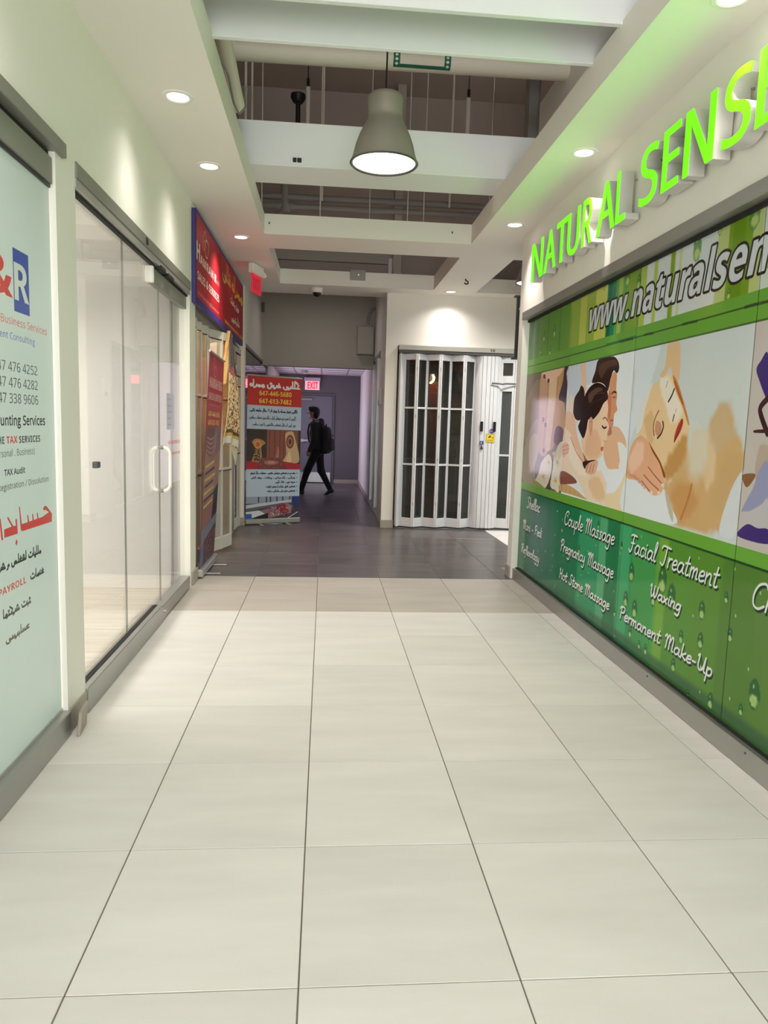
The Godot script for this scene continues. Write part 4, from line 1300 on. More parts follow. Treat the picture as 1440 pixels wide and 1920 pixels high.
func right_shop() -> void:
	var w := struct_node("window_3", "spa shopfront of green printed glass panes on the right", "window")
	var m := StandardMaterial3D.new()
	m.albedo_texture = spa_print()
	m.roughness = 0.1
	m.metallic_specular = 0.32
	m.texture_repeat = false
	var joints := [-7.045, -5.825, -4.555, -3.245, -2.60]
	for i in 4:
		var a: float = joints[i] + 0.002
		var b: float = joints[i + 1] - 0.002
		var g := G.new()
		var r := Rect2((a + 7.05) / 4.45, 0.0, (b - a) / 4.45, 1.0)
		g.quv(Vector3(1.97, 0.1, a), Vector3(1.97, 0.1, b), Vector3(1.97, 2.62, b), Vector3(1.97, 2.62, a), Vector3.LEFT, r)
		g.quad(Vector3(1.98, 0.1, a), Vector3(1.98, 0.1, b), Vector3(1.98, 2.62, b), Vector3(1.98, 2.62, a), Vector3.RIGHT)
		obj("printed_pane", g, m, w)
	var g := G.new()
	for z in [-2.598, -1.28]:
		g.span(Vector3(1.97, 0.1, z), Vector3(1.98, 2.62, z + 1.31))
	obj("printed_pane", g, M.green_print, w)
	g = G.new()
	for z in [-5.825, -4.555, -3.245]:
		g.span(Vector3(1.972, 0.1, z - 0.003), Vector3(1.985, 2.6, z + 0.003))
	obj("joint_seal", g, M.dark_gap, w)
	g = G.new()
	g.span(Vector3(1.893, 2.562, 0.4), Vector3(2.04, 2.635, -7.055), 0.003)
	obj("head_frame", g, M.metal_satin, w)
	g = G.new()
	g.span(Vector3(1.95, 2.54, 0.4), Vector3(2.04, 2.563, -7.045))
	obj("head_gap", g, M.dark_gap, w)
	g = G.new()
	g.span(Vector3(1.922, 0.0, 0.4), Vector3(2.04, 0.108, -7.048), 0.004)
	obj("base_rail", g, M.metal_satin, w)
	g = G.new()
	g.span(Vector3(1.952, 0.104, 0.4), Vector3(1.969, 0.116, -7.045))
	obj("glazing_strip", g, M.dark_gap, w)
	g = G.new()
	for z in [-3.95, -2.95]:
		g.rod(Vector3(1.918, 0.086, z), Vector3(1.923, 0.086, z), 0.006)
	obj("screw", g, M.frame_paint, w)
	# lit channel letters
	var sign := thing("shop_sign", "row of glowing lime channel letters above the green printed shopfront", "sign", Vector3(1.80, 2.805, -6.48))
	var lime := glow("sign_lime", Color(0.42, 1.0, 0.0), 1.1)
	mat("letter_return", col(206, 204, 198), 0.4)
	var F := FontVariation.new()
	F.base_font = sans()
	F.variation_embolden = 0.22
	var face := Basis(Vector3(0, 0, 1), Vector3.UP, Vector3.LEFT)
	var spans := [["N", -6.478, -6.15], ["A", -6.11, -5.80], ["T", -5.79, -5.54], ["U", -5.525, -5.27], ["R", -5.205, -5.01], ["A", -4.93, -4.62], ["L", -4.60, -4.455], ["S", -4.255, -4.035], ["E", -3.975, -3.79], ["N", -3.735, -3.445], ["S", -3.37, -3.15], ["E", -3.105, -2.91], ["S", -2.84, -2.62]]
	for s in spans:
		var x := Transform3D(face, Vector3(0, 0, s[1] + 6.48))
		# body of the letter with its grey returns, then the lit face
		var body := lettering(s[0], F, s[2] - s[1], 0.318, 0.085, M.letter_return, sign, x.translated(Vector3(0.088, 0, 0)), "letter")
		var tm: TextMesh = body.mesh.duplicate()
		tm.depth = 0.004
		var fc := inst("lit_face", tm, lime, body)
		fc.position = Vector3(0, 0, 0.0445)
	var st := G.new()
	for s in spans:
		for y in [0.06, 0.26]:
			st.rod(Vector3(0.085, y, s[1] + 6.54), Vector3(0.104, y, s[1] + 6.54), 0.006, 6)
	obj("standoff", st, M.metal_satin, sign).set_meta("kind", "stuff")
	for c in [[-5.45, 2.0], [-3.45, 1.6]]:
		panel_light(Vector3(1.785, 2.965, c[0]), Vector3(-1, 0, 0), Vector2(c[1], 0.3), 0.3, Color(0.42, 1.0, 0.0))
	# slim white light under the first letter of the sign

# ---------------------------------------------------------------- rear corridor
func persian_banner() -> ImageTexture:
	var p := Paint.new(0.82, 2.08, 1800.0, col(186, 204, 222))
	var B := sans(true)
	var red := col(196, 48, 46)
	var ink := col(30, 34, 58)
	p.rect(0, 1.66, 0.82, 2.08, red)
	persian(p, "گالری فرش همراه", 0.79, 0.03, 1.93, 0.1, 0.022, col(240, 238, 236))
	p.text("647-446-5680", heavy(0.1), 0.175, 1.80, 0.665, 1.87, col(236, 206, 70))
	p.text("647-613-7482", heavy(0.1), 0.175, 1.69, 0.665, 1.76, col(236, 206, 70))
	persian(p, "گالری فرش همراه با بیش از ۲۰ سال سابقه کاری", 0.76, 0.04, 1.575, 0.042, 0.0095, ink)
	persian(p, "گلچینی از نفیس ترین فرشهای ایران و تابلو فرش دستباف و ماشینی", 0.74, 0.03, 1.47, 0.05, 0.006, ink)
	persian(p, "جمع اوری از منازل شستشو و قالیشویی با قیمت مناسب", 0.74, 0.08, 1.375, 0.05, 0.006, ink)
	# showroom photograph
	p.rect(0, 0.74, 0.82, 1.32, col(62, 48, 46))
	p.rect(0.3, 0.86, 0.78, 1.32, col(140, 84, 70))
	p.blob([300, 860, 420, 900, 470, 1080, 500, 860], col(176, 118, 92), 0.02)
	for x in [0.34, 0.42, 0.5, 0.56]:
		p.stroke([Vector2(x, 0.9), Vector2(x, 1.3)], 0.016, col(120, 62, 54), 0.006)
	p.blob([580, 1260, 640, 1300, 700, 1290, 740, 1180, 800, 960, 780, 840, 560, 850, 600, 960, 590, 1100], col(206, 172, 132))
	p.ellipse(0.655, 1.15, 0.06, 0.1, col(112, 60, 52))
	p.ellipse(0.655, 1.15, 0.042, 0.075, col(168, 112, 84))
	p.ellipse(0.655, 1.15, 0.022, 0.04, col(104, 50, 46))
	p.blob([600, 860, 640, 1000, 660, 1000, 680, 860], col(226, 198, 158), 0.01)
	p.blob([80, 1130, 130, 1180, 220, 1170, 280, 1120, 220, 1060, 230, 900, 200, 820, 80, 830, 110, 960, 120, 1060], col(176, 138, 92))
	p.rect(0.11, 0.86, 0.2, 1.06, col(84, 64, 52))
	for k in 22:
		p.ellipse(rng.randf_range(0.115, 0.195), rng.randf_range(0.87, 1.05), 0.007, 0.007, col(206, 168, 106))
	p.ellipse(0.165, 1.1, 0.055, 0.062, col(216, 150, 84))
	p.ellipse(0.165, 1.1, 0.03, 0.034, col(176, 104, 62))
	p.poly([Vector2(0, 0.74), Vector2(0.18, 0.74), Vector2(0.2, 0.84), Vector2(0, 0.86)], col(176, 40, 52))
	p.poly([Vector2(0.6, 0.74), Vector2(0.82, 0.74), Vector2(0.82, 0.82), Vector2(0.54, 0.86)], col(176, 44, 52))
	p.poly([Vector2(0.15, 0.74), Vector2(0.62, 0.74), Vector2(0.52, 0.91), Vector2(0.22, 0.91)], col(122, 62, 66))
	p.ellipse(0.37, 0.84, 0.11, 0.035, col(164, 110, 100))
	p.ellipse(0.37, 0.84, 0.06, 0.018, col(196, 150, 128))
	for k in 60:
		p.ellipse(rng.randf_range(0.2, 0.55), rng.randf_range(0.76, 0.9), 0.006, 0.004, col(180, 120, 110))
	p.rect(0, 0.34, 0.82, 0.74, col(186, 204, 222))
	var rows := ["متخصص در شستشوی فرشهای ماشینی ، دستباف و گل ابریشم", "رفوگری ، لکه برداری ، پرداخت ، ریشه کشی", "سرزیه دوزی ، خاک گیری", "شستشوی انواع مبلمان با بهترین کیفیت", "شستشوی فرش های صادراتی و کهنه"]
	var ends := [0.06, 0.07, 0.44, 0.3, 0.32]
	for i in 5:
		var y := 0.675 - i * 0.066
		p.ellipse(0.775, y + 0.01, 0.007, 0.007, ink)
		persian(p, rows[i], 0.75, ends[i], y, 0.034, 0.0075, ink)
	# washing-machine photograph
	p.rect(0, 0, 0.82, 0.34, col(70, 66, 76))
	p.rect(0, 0.24, 0.82, 0.34, col(150, 160, 176))
	for x in [0.18, 0.3, 0.36, 0.46, 0.55, 0.66]:
		p.rect(x, 0.25, x + 0.02, 0.34, col(66, 70, 88))
	p.rect(0.7, 0.18, 0.82, 0.34, col(44, 60, 116))
	p.poly([Vector2(0, 0.22), Vector2(0.7, 0.29), Vector2(0.7, 0.26), Vector2(0, 0.17)], col(196, 204, 214))
	p.poly([Vector2(0, 0.17), Vector2(0.6, 0.24), Vector2(0.6, 0.22), Vector2(0, 0.13)], col(96, 100, 116))
	p.poly([Vector2(0.2, 0.13), Vector2(0.62, 0.24), Vector2(0.72, 0.2), Vector2(0.7, 0.1), Vector2(0.36, 0.02), Vector2(0.3, 0.03)], col(148, 112, 120))
	p.poly([Vector2(0.45, 0.2), Vector2(0.6, 0.23), Vector2(0.66, 0.1), Vector2(0.52, 0.07)], col(150, 44, 52))
	for k in 150:
		p.ellipse(rng.randf_range(0.34, 0.7), rng.randf_range(0.05, 0.19), 0.007, 0.006, [col(206, 196, 204), col(96, 78, 96), col(172, 60, 66)][k % 3])
	p.poly([Vector2(0, 0.12), Vector2(0.2, 0.14), Vector2(0.3, 0.08), Vector2(0.1, 0.03), Vector2(0, 0.03)], col(212, 214, 222))
	p.rect(0, 0, 0.09, 0.09, col(52, 96, 168))
	p.poly([Vector2(0.1, 0.03), Vector2(0.34, 0.1), Vector2(0.34, 0), Vector2(0.1, 0)], col(34, 32, 40))
	p.stroke([Vector2(0.62, 0.0), Vector2(0.8, 0.1)], 0.012, col(214, 214, 220))
	return p.done(768)

func banner_stand(label: String, print: Texture2D, bl: Vector3, br: Vector3, tl: Vector3, tr: Vector3, front: Vector3, y0: float, group: String) -> Node3D:
	var o := thing("banner_stand", label, "banner", Vector3((bl.x + br.x) * 0.5, 0, (bl.z + br.z) * 0.5), 0.0, group)
	var c := -o.position
	var m := StandardMaterial3D.new()
	m.albedo_texture = print
	m.roughness = 0.4
	m.texture_repeat = false
	var g := G.new()
	var out := front * 0.012
	g.sheet(6, 16, func(u: float, v: float) -> Vector3:
		var a := tl.lerp(tr, u)
		var b := bl.lerp(br, u)
		return c + a.lerp(b, v) + front * (0.012 * sin(v * PI) * (u - 0.3)), 0.0015)
	obj("banner_sheet", g, m, o)
	var along := (br - bl).normalized()
	var bas := Basis(along, Vector3.UP, along.cross(Vector3.UP).normalized())
	g = G.new()
	g.box(Vector3.ZERO, Vector3(bl.distance_to(br) + 0.03, 0.075, 0.1), 0.012, Transform3D(bas, c + (bl + br) * 0.5 * Vector3(1, 0, 1) + Vector3(0, 0.05, 0) - front * 0.01))
	obj("base_case", g, M.metal_edge, o)
	for s in [0.25, 0.75]:
		g = G.new()
		var p := bl.lerp(br, s)
		p.y = 0.008
		g.box(Vector3.ZERO, Vector3(0.045, 0.012, 0.34), 0.004, Transform3D(bas, c + p))
		obj("foot", g, M.metal_edge, o)
	g = G.new()
	var al := (tr - tl).normalized()
	g.rod(c + tl - al * 0.01, c + tr + al * 0.01, 0.012)
	obj("top_bar", g, M.metal_edge, o)
	g = G.new()
	g.rod(c + (bl + br) * 0.5 * Vector3(1, 0, 1) + Vector3(0, 0.06, 0) - front * 0.03, c + (tl + tr) * 0.5 - front * 0.02, 0.01)
	obj("support_pole", g, M.metal_dull, o)
	return o

func exit_sign(label: String, at: Vector3, turn: float, lamps: bool) -> Node3D:
	var o := thing("exit_sign", label, "exit sign", at, turn, "")
	var red := Color(1.0, 0.06, 0.16)
	var g := G.new()
	if lamps:
		# housing under the ceiling with an edge-lit red plate below it
		g.box(Vector3(0, -0.065, 0), Vector3(0.34, 0.12, 0.075), 0.012)
		obj("housing", g, M.trim_white, o)
		g = G.new()
		g.box(Vector3(0, -0.235, 0), Vector3(0.30, 0.22, 0.012), 0.003)
		obj("sign_plate", g, glow("exit_plate_glow", Color(0.86, 0.14, 0.24), 0.5), o)
		mat("exit_letter", col(226, 40, 66), 0.4)
		for s in [0.0, PI]:
			lettering("EXIT", sans(true), 0.22, 0.13, 0.001, M.exit_letter, o, Transform3D(Basis(Vector3.UP, s), Vector3(0, -0.30, 0)) * Transform3D(Basis(), Vector3(-0.11, 0, 0.0065)))
		for s in [1.0]:
			g = G.new()
			g.rod(Vector3(s * 0.17, -0.05, 0), Vector3(s * 0.205, -0.06, 0), 0.014)
			var x := Transform3D(Basis(Vector3.BACK, s * 0.9), Vector3(s * 0.215, -0.075, 0))
			g.lathe([Vector2(0.0, 0.03), Vector2(0.022, 0.026), Vector2(0.036, 0.0), Vector2(0.038, -0.03)], 20, Transform3D(x.basis * Basis(Vector3.RIGHT, 0.0), x.origin))
			var head := obj("lamp_head", g, M.trim_white, o)
			g = G.new()
			g.lathe([Vector2(0.0, -0.026), Vector2(0.034, -0.026)], 20, x)
			obj("lamp_lens", g, glow("exit_lamp_lens", Color(1, 1, 1), 0.9), head)
		panel_light(at + Basis(Vector3.UP, turn) * Vector3(0, -0.235, 0.02), Basis(Vector3.UP, turn) * Vector3.BACK, Vector2(0.3, 0.22), 0.014, red)
		panel_light(at + Basis(Vector3.UP, turn) * Vector3(0, -0.235, -0.02), Basis(Vector3.UP, turn) * Vector3.FORWARD, Vector2(0.3, 0.22), 0.014, red)
	else:
		g.box(Vector3(0, -0.04, 0), Vector3(0.40, 0.085, 0.09), 0.008)
		obj("housing", g, mat("exit_housing", col(196, 186, 204), 0.5), o)
		g = G.new()
		g.box(Vector3(0, -0.19, 0), Vector3(0.36, 0.215, 0.02), 0.004)
		obj("sign_plate", g, glow("exit_plate_white", Color(1.0, 0.78, 0.82), 0.5), o)
		lettering("EXIT", heavy(0.05), 0.255, 0.165, 0.004, glow("exit_letter_glow", Color(1.0, 0.03, 0.14), 1.1), o, Transform3D(Basis(), Vector3(-0.115, -0.27, 0.0105)))
		panel_light(at + Vector3(0, -0.19, 0.03), Vector3.BACK, Vector2(0.36, 0.2), 0.1, Color(1.0, 0.3, 0.4))
	return o

func rear_corridor() -> void:
	var g := G.new()
	g.span(Vector3(-1.34, 0.0, -18.3), Vector3(-0.70, 3.0, -18.5))
	g.span(Vector3(0.235, 0.0, -18.3), Vector3(1.1, 3.0, -18.5))
	g.span(Vector3(-0.70, 2.24, -18.3), Vector3(0.235, 3.0, -18.5))
	struct("wall_far", g, M.paint_far_grey, "dark grey end wall of the rear corridor", "wall")
	g = G.new()
	g.span(Vector3(0.87, 2.70, -10.72), Vector3(1.02, 3.9, -14.2))
	g.span(Vector3(0.87, 0.0, -14.2), Vector3(1.02, 3.9, -18.4))
	g.span(Vector3(0.87, 0.0, -10.72), Vector3(1.02, 2.7, -11.75))
	struct("wall_corridor", g, M.paint_white, "pale right wall of the rear corridor", "wall")
	g = G.new()
	g.span(Vector3(-1.15, 2.52, -13.4), Vector3(0.87, 4.0, -13.55))
	struct("wall_bulkhead", g, M.paint_bulkhead, "grey bulkhead wall above the entrance to the rear corridor", "wall")
	g = G.new()
	g.span(Vector3(-1.34, 3.85, -10.85), Vector3(1.02, 4.0, -13.6))
	struct("ceiling_rear", g, M.paint_bulkhead, "upper ceiling in front of the bulkhead", "ceiling")
	# suspended ceiling of the rear corridor: tiles in a thin grid
	var ce := struct_node("ceiling_corridor", "suspended tile ceiling of the rear corridor", "ceiling")
	mat("acoustic_tile", col(222, 216, 222), 0.8)
	var tm := G.new()
	tm.box(Vector3(0, 0.01, 0), Vector3(0.596, 0.02, 0.596), 0.004)
	var tmesh := tm.mesh()
	for i in 4:
		for j in 8:
			var x := -1.02 + 0.61 * i
			var z := -13.86 - 0.61 * j
			if x > 0.9 or z < -18.2: continue
			var o := inst("ceiling_tile", tmesh, M.acoustic_tile, ce)
			o.position = Vector3(x, 2.706, z)
	g = G.new()
	for i in 5:
		var x := -1.325 + 0.61 * i
		if x < 0.86: g.span(Vector3(x - 0.012, 2.698, -13.55), Vector3(x + 0.012, 2.71, -18.3))
	for j in 8:
		var z := -14.165 - 0.61 * j
		if z > -18.3: g.span(Vector3(-1.15, 2.698, z - 0.012), Vector3(0.87, 2.709, z + 0.012))
	g.span(Vector3(-1.3, 2.73, -13.5), Vector3(1.0, 2.8, -18.4))
	obj("grid", g, M.pipe_grey, ce)
	# end door
	var d := struct_node("door_2", "grey steel door with a push bar in the end wall", "door")
	g = G.new()
	g.span(Vector3(-0.70, 2.19, -18.27), Vector3(0.235, 2.245, -18.4), 0.004)
	g.span(Vector3(0.18, 0.0, -18.27), Vector3(0.235, 2.19, -18.4), 0.004)
	g.span(Vector3(-0.70, 0.0, -18.27), Vector3(-0.65, 2.19, -18.4), 0.004)
	obj("door_frame", g, M.frame_paint, d)
	g = G.new()
	g.span(Vector3(-0.648, 0.012, -18.31), Vector3(0.178, 2.188, -18.36), 0.003)
	obj("door_leaf", g, M.door_paint, d)
	g = G.new()
	g.span(Vector3(-0.62, 0.02, -18.305), Vector3(0.15, 0.27, -18.311), 0.001)
	obj("kick_plate", g, M.steel_brushed, d)
	g = G.new()
	g.span(Vector3(-0.60, 1.03, -18.24), Vector3(0.1, 1.1, -18.30), 0.012)
	g.span(Vector3(-0.62, 1.015, -18.25), Vector3(-0.52, 1.115, -18.31), 0.01)
	obj("push_bar", g, M.steel_brushed, d)
	g = G.new()
	g.span(Vector3(-0.60, 2.06, -18.25), Vector3(-0.32, 2.12, -18.31), 0.008)
	obj("door_closer", g, M.metal_dull, d)
	g = G.new()
	g.span(Vector3(0.24, 0.0, -18.29), Vector3(0.865, 0.1, -18.31), 0.003)
	struct("baseboard_far", g, M.base_tile, "pale skirting along the dark end wall", "baseboard")
	exit_sign("white exit sign with red letters above the grey steel door", Vector3(-0.335, 2.62, -18.2), 0.0, false)
	# glazed front along the left wall of the corridor
	var w := struct_node("window_4", "dark glazed shopfront along the left of the rear corridor", "window")
	for k in 3:
		g = G.new()
		var z0 := -10.65 - k * 1.31
		g.span(Vector3(-1.185, 0.08, z0), Vector3(-1.17, 2.58, z0 - 1.29))
		obj("pane", g, M.glass_dark, w)
	g = G.new()
	g.span(Vector3(-1.2, 2.56, -10.62), Vector3(-1.145, 2.61, -14.6), 0.003)
	g.span(Vector3(-1.2, 0.0, -10.62), Vector3(-1.145, 0.09, -14.6), 0.003)
	obj("rail", g, M.metal_dull, w)
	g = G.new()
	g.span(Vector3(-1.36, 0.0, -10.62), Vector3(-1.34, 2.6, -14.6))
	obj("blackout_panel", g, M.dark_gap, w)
	# framed glass on the right of the corridor
	w = struct_node("window_5", "narrow dark window strips in the right wall of the rear corridor", "window")
	g = G.new()
	g.span(Vector3(0.90, 0.06, -11.75), Vector3(0.915, 2.68, -14.2))
	obj("pane", g, M.glass_dark, w)
	g = G.new()
	g.span(Vector3(0.862, 0.0, -11.75), Vector3(0.93, 0.07, -14.2), 0.004)
	g.span(Vector3(0.862, 2.64, -11.72), Vector3(0.93, 2.69, -14.2), 0.004)
	obj("rail", g, M.metal_satin, w)
	for z in [-12.45, -13.7]:
		g = G.new()
		g.span(Vector3(0.866, 0.07, z), Vector3(0.93, 2.64, z - 0.42), 0.004)
		obj("mullion", g, M.metal_satin, w)
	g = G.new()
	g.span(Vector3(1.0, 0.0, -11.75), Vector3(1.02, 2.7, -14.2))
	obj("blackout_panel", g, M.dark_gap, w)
	# small things
	var e := thing("electrical_box", "grey metal electrical box with a bent conduit high on the bulkhead", "electrical box", Vector3(0.70, 3.01, -13.4))
	g = G.new()
	g.box(Vector3(0, 0, 0.09), Vector3(0.30, 0.50, 0.18), 0.008)
	obj("body", g, mat("box_paint", col(176, 168, 158), 0.5), e)
	g = G.new()
	g.box(Vector3(0, 0, 0.185), Vector3(0.28, 0.48, 0.012), 0.004)
	obj("lid", g, M.box_paint, e)
	var path := [Vector3(0.04, 0.25, 0.1), Vector3(0.04, 0.36, 0.1)]
	for a in 9:
		var t := PI * 0.5 * a / 8.0
		path.append(Vector3(0.19 - 0.15 * cos(t), 0.36 + 0.2 * sin(t), 0.1 + 0.1 * sin(t)))
	g = G.new()
	g.tube(path, 0.026, 12)
	obj("conduit", g, M.pipe_grey, e)
	g = G.new()
	g.rod(Vector3(0.09, 0.24, 0.1), Vector3(0.09, 0.29, 0.1), 0.03)
	g.rod(Vector3(0.04, 0.24, 0.1), Vector3(0.04, 0.28, 0.1), 0.034)
	obj("conduit_fitting", g, M.metal_satin, e)
	g = G.new()
	g.box(Vector3(0.025, 0, 0), Vector3(0.05, 0.16, 0.09), 0.008)
	var sb := obj("alarm_box", g, mat("alarm_grey", col(104, 100, 96), 0.5))
	sb.position = Vector3(-1.15, 3.50, -13.1)
	tag(sb, "small dark grey alarm box high on the left wall by the bulkhead", "alarm")
	g = G.new()
	g.box(Vector3(-0.02, 0, 0), Vector3(0.04, 0.26, 0.13), 0.01)
	var tb := thing("wall_phone", "white wall intercom box beside the narrow corridor window", "intercom", Vector3(0.87, 1.95, -11.3))
	obj("body", g, M.trim_white, tb)
	g = G.new()
	g.box(Vector3(-0.045, -0.1, 0), Vector3(0.012, 0.07, 0.07), 0.004)
	obj("key_pad", g, M.metal_dull, tb)
	var sm := thing("smoke_detector", "round smoke detector on the tile ceiling of the rear corridor", "smoke detector", Vector3(-0.5, 2.70, -17.0))
	g = G.new()
	g.lathe([Vector2(0.0, -0.055), Vector2(0.05, -0.05), Vector2(0.085, -0.02), Vector2(0.095, 0.0)], 24)
	obj("body", g, M.pipe_grey, sm)
	g = G.new()
	g.lathe([Vector2(0.0, -0.07), Vector2(0.02, -0.068), Vector2(0.026, -0.05)], 16)
	obj("sensor_cap", g, M.chrome, sm)
	var sw := struct_node("window_8", "glowing side pane added to light the rear corridor, hidden behind the Persian banner", "window")  # added glow, placed where the banner covers it
	g = G.new()
	g.span(Vector3(-1.15, 0.48, -15.62), Vector3(-1.135, 2.22, -17.58))
	obj("fill_pane", g, glow("side_fill_glow", Color(0.93, 0.87, 1.0), 0.8), sw)
	g = G.new()
	g.span(Vector3(-1.15, 0.44, -15.58), Vector3(-1.125, 0.48, -17.62), 0.004)
	g.span(Vector3(-1.15, 2.22, -15.58), Vector3(-1.125, 2.26, -17.62), 0.004)
	obj("frame", g, M.metal_satin, sw)
	banner_stand("roll-up banner with Persian lettering and carpet photographs, facing the viewer", persian_banner(), Vector3(-1.125, 0.07, -10.52), Vector3(-0.37, 0.07, -10.86), Vector3(-1.11, 2.165, -10.52), Vector3(-0.355, 2.15, -10.86), Vector3(0.41, 0, 0.91), 0.0, "")

# ---------------------------------------------------------------- light well: beams, pipes, hangers
func light_well() -> void:
	var F: Material = M.fin_white
	for k in 2:
		var g := G.new()
		var z := -3.80 - 0.407 * k
		g.span(Vector3(-1.1, 3.556, z), Vector3(1.98, 3.90, z - 0.034), 0.002)
		struct("beam", g, F, ["grey-white ceiling fin nearest the viewer", "grey-white ceiling fin just in front of the white pipe"][k], "beam")
	var bm := struct_node("beam", "wide grey-white boxed beam behind the pendant lamp", "beam")
	var g := G.new()
	g.span(Vector3(-1.1, 3.578, -6.2), Vector3(1.98, 3.918, -6.65), 0.003)
	obj("beam_body", g, F, bm)
	g = G.new()
	g.box(Vector3(-0.288, 3.628, -6.197), Vector3(0.03, 0.036, 0.012), 0.004)
	g.box(Vector3(-0.25, 3.628, -6.197), Vector3(0.036, 0.036, 0.012), 0.004)
	obj("socket", g, M.black_plastic, bm)
	# pipes
	g = G.new()
	g.rod(Vector3(-1.25, 4.527, -6.4), Vector3(2.06, 4.553, -6.4), 0.08, 24)
	var p := thing("water_pipe", "thick cream pipe across the light well with a green bordered label", "pipe", Vector3.ZERO)
	obj("pipe_body", g, M.pipe_white, p)
	var lp := Paint.new(0.48, 0.26, 900.0, col(24, 96, 72))
	lp.rect(0.055, 0.03, 0.425, 0.23, col(226, 218, 202))
	for e in [0.0275, 0.4525]:
		for j in 7:
			var y := 0.03 + j * 0.034
			p_diamond(lp, e, y, 0.016)
	var lm := StandardMaterial3D.new()
	lm.albedo_texture = lp.done()
	lm.roughness = 0.5
	lm.texture_repeat = false
	var wrap := func(x0: float, x1: float, y: float, z: float, r: float, a0: float, a1: float) -> G:
		var q := G.new()
		q.sheet(1, 20, func(u: float, v: float) -> Vector3:
			var a := lerpf(a0, a1, v)
			return Vector3(lerpf(x0, x1, u), y + sin(a) * r, z + cos(a) * r))
		return q
	obj("pipe_label", wrap.call(0.505, 0.985, 4.541, -6.4, 0.082, 2.0, -1.1), lm, p, "green bordered label wrapped round the pipe")
	p = thing("water_pipe", "second cream pipe, higher and farther, half hidden by the ceiling fin", "pipe", Vector3.ZERO)
	g = G.new()
	g.rod(Vector3(-1.25, 4.85, -6.72), Vector3(2.06, 4.872, -6.72), 0.085, 24)
	obj("pipe_body", g, M.pipe_white, p)
	obj("pipe_label", wrap.call(-0.07, 0.44, 4.857, -6.72, 0.087, 2.2, -0.9), lm, p, "green bordered label wrapped round the pipe")
	g = G.new()
	g.tube([Vector3(-0.71, 4.02, -3.6), Vector3(-0.715, 4.0, -5.0), Vector3(-0.72, 3.93, -5.6), Vector3(-0.72, 3.90, -5.9)], 0.062, 16)
	var dp := obj("drain_pipe", g, M.pipe_white)
	tag(dp, "cream pipe running lengthwise along the left edge of the light well", "pipe")
	g = G.new()
	var cv := Curve3D.new()
	for q in [Vector3(-0.66, 3.60, -4.5), Vector3(-0.655, 3.68, -4.9), Vector3(-0.66, 3.66, -5.3), Vector3(-0.66, 3.70, -5.55), Vector3(-0.62, 3.76, -5.6), Vector3(-0.6, 3.86, -5.5)]:
		cv.add_point(q, Vector3(0, -0.03, 0.09), Vector3(0, 0.03, -0.09))
	g.tube(Array(cv.tessellate(3, 8)), 0.007, 8)
	var cb := obj("cable", g, M.pipe_grey)
	tag(cb, "thin grey cable looping beside the lengthwise cream pipe", "cable")
	for k in 2:
		g = G.new()
		var y: float = [4.20, 4.31][k]
		g.rod(Vector3(-1.25, y, -9.5), Vector3(1.98, y + 0.012, -9.5), [0.034, 0.04][k], 14)
		if k == 0:
			g.rod(Vector3(-0.66, y, -9.5), Vector3(-0.44, y, -9.5), 0.05, 14)
		var sp := obj("sprinkler_pipe", g, M.pipe_grey)
		tag(sp, ["lower grey pipe seen in the gap above the cream cross beam", "upper grey pipe seen in the gap above the cream cross beam"][k], "pipe")
	g = G.new()
	g.rod(Vector3(-0.55, 4.16, -9.5), Vector3(-0.57, 4.75, -9.48), 0.05, 14)
	g.rod(Vector3(-0.55, 4.12, -9.5), Vector3(-0.55, 4.22, -9.5), 0.065, 14)
	var rs := obj("riser_pipe", g, M.pipe_grey)
	tag(rs, "short grey riser joining the pipes above the cream cross beam", "pipe")
	# square post far behind
	g = G.new()
	g.span(Vector3(0.92, 3.58, -10.55), Vector3(1.04, 6.2, -10.67), 0.004)
	struct("pillar", g, M.paint_bulkhead, "slim pale post at the back of the light well", "pillar")
	g = G.new()
	g.span(Vector3(1.92, 3.9, -7.3), Vector3(2.10, 6.2, -7.45), 0.004)
	struct("pillar", g, M.pipe_grey, "grey post in the upper right corner of the light well", "pillar")
	# hanger rods and conduits
	var rods := [[-0.818, -8.0, 0.011], [-0.884, -8.0, 0.014], [-0.71, -8.0, 0.006], [-0.096, -8.0, 0.006], [0.43, -8.0, 0.004], [1.011, -8.0, 0.005], [1.719, -8.0, 0.005], [0.90, -8.6, 0.006], [-0.09, -9.2, 0.012], [1.48, -9.2, 0.012]]
	var labels := ["pale conduit hanging at the left end of the light well", "thicker pale conduit at the far left of the light well", "thin wire hanging right beside the left conduits", "thin wire hanging left of the pendant lamp", "fine wire hanging just left of the pendant cord", "thin wire hanging right of the pendant lamp", "thin wire hanging near the right edge of the light well", "wire hanging beside the slim pale post", "grey rod standing above the pipe coupling", "grey rod at the right end of the gap above the cross beam"]
	for i in rods.size():
		g = G.new()
		g.rod(Vector3(rods[i][0], 4.2 if rods[i][1] < -9.0 else 3.58, rods[i][1]), Vector3(rods[i][0], 6.2, rods[i][1]), rods[i][2], 8)
		tag(obj("hanger_rod", g, M.pipe_white), labels[i], "rod", "hangers in the light well")
	for k in 2:
		var h := thing("drop_rod", ["white rod with a black top, left of the pendant lamp", "white rod with a black top, right of the pendant lamp"][k], "rod", Vector3([-0.289, 1.72][k], 0, -9.5), 0.0, "white drop rods")
		g = G.new()
		g.rod(Vector3(0, 4.7, 0), Vector3(0, 5.62, 0), 0.028, 12)
		obj("rod_body", g, M.pipe_white, h)
		g = G.new()
		g.rod(Vector3(0, 5.62, 0), Vector3(0, 5.72, 0), 0.02, 10)
		g.rod(Vector3(0, 5.72, 0), Vector3(0, 6.2, 0), 0.006, 8)
		obj("rod_tip", g, M.black_plastic, h)
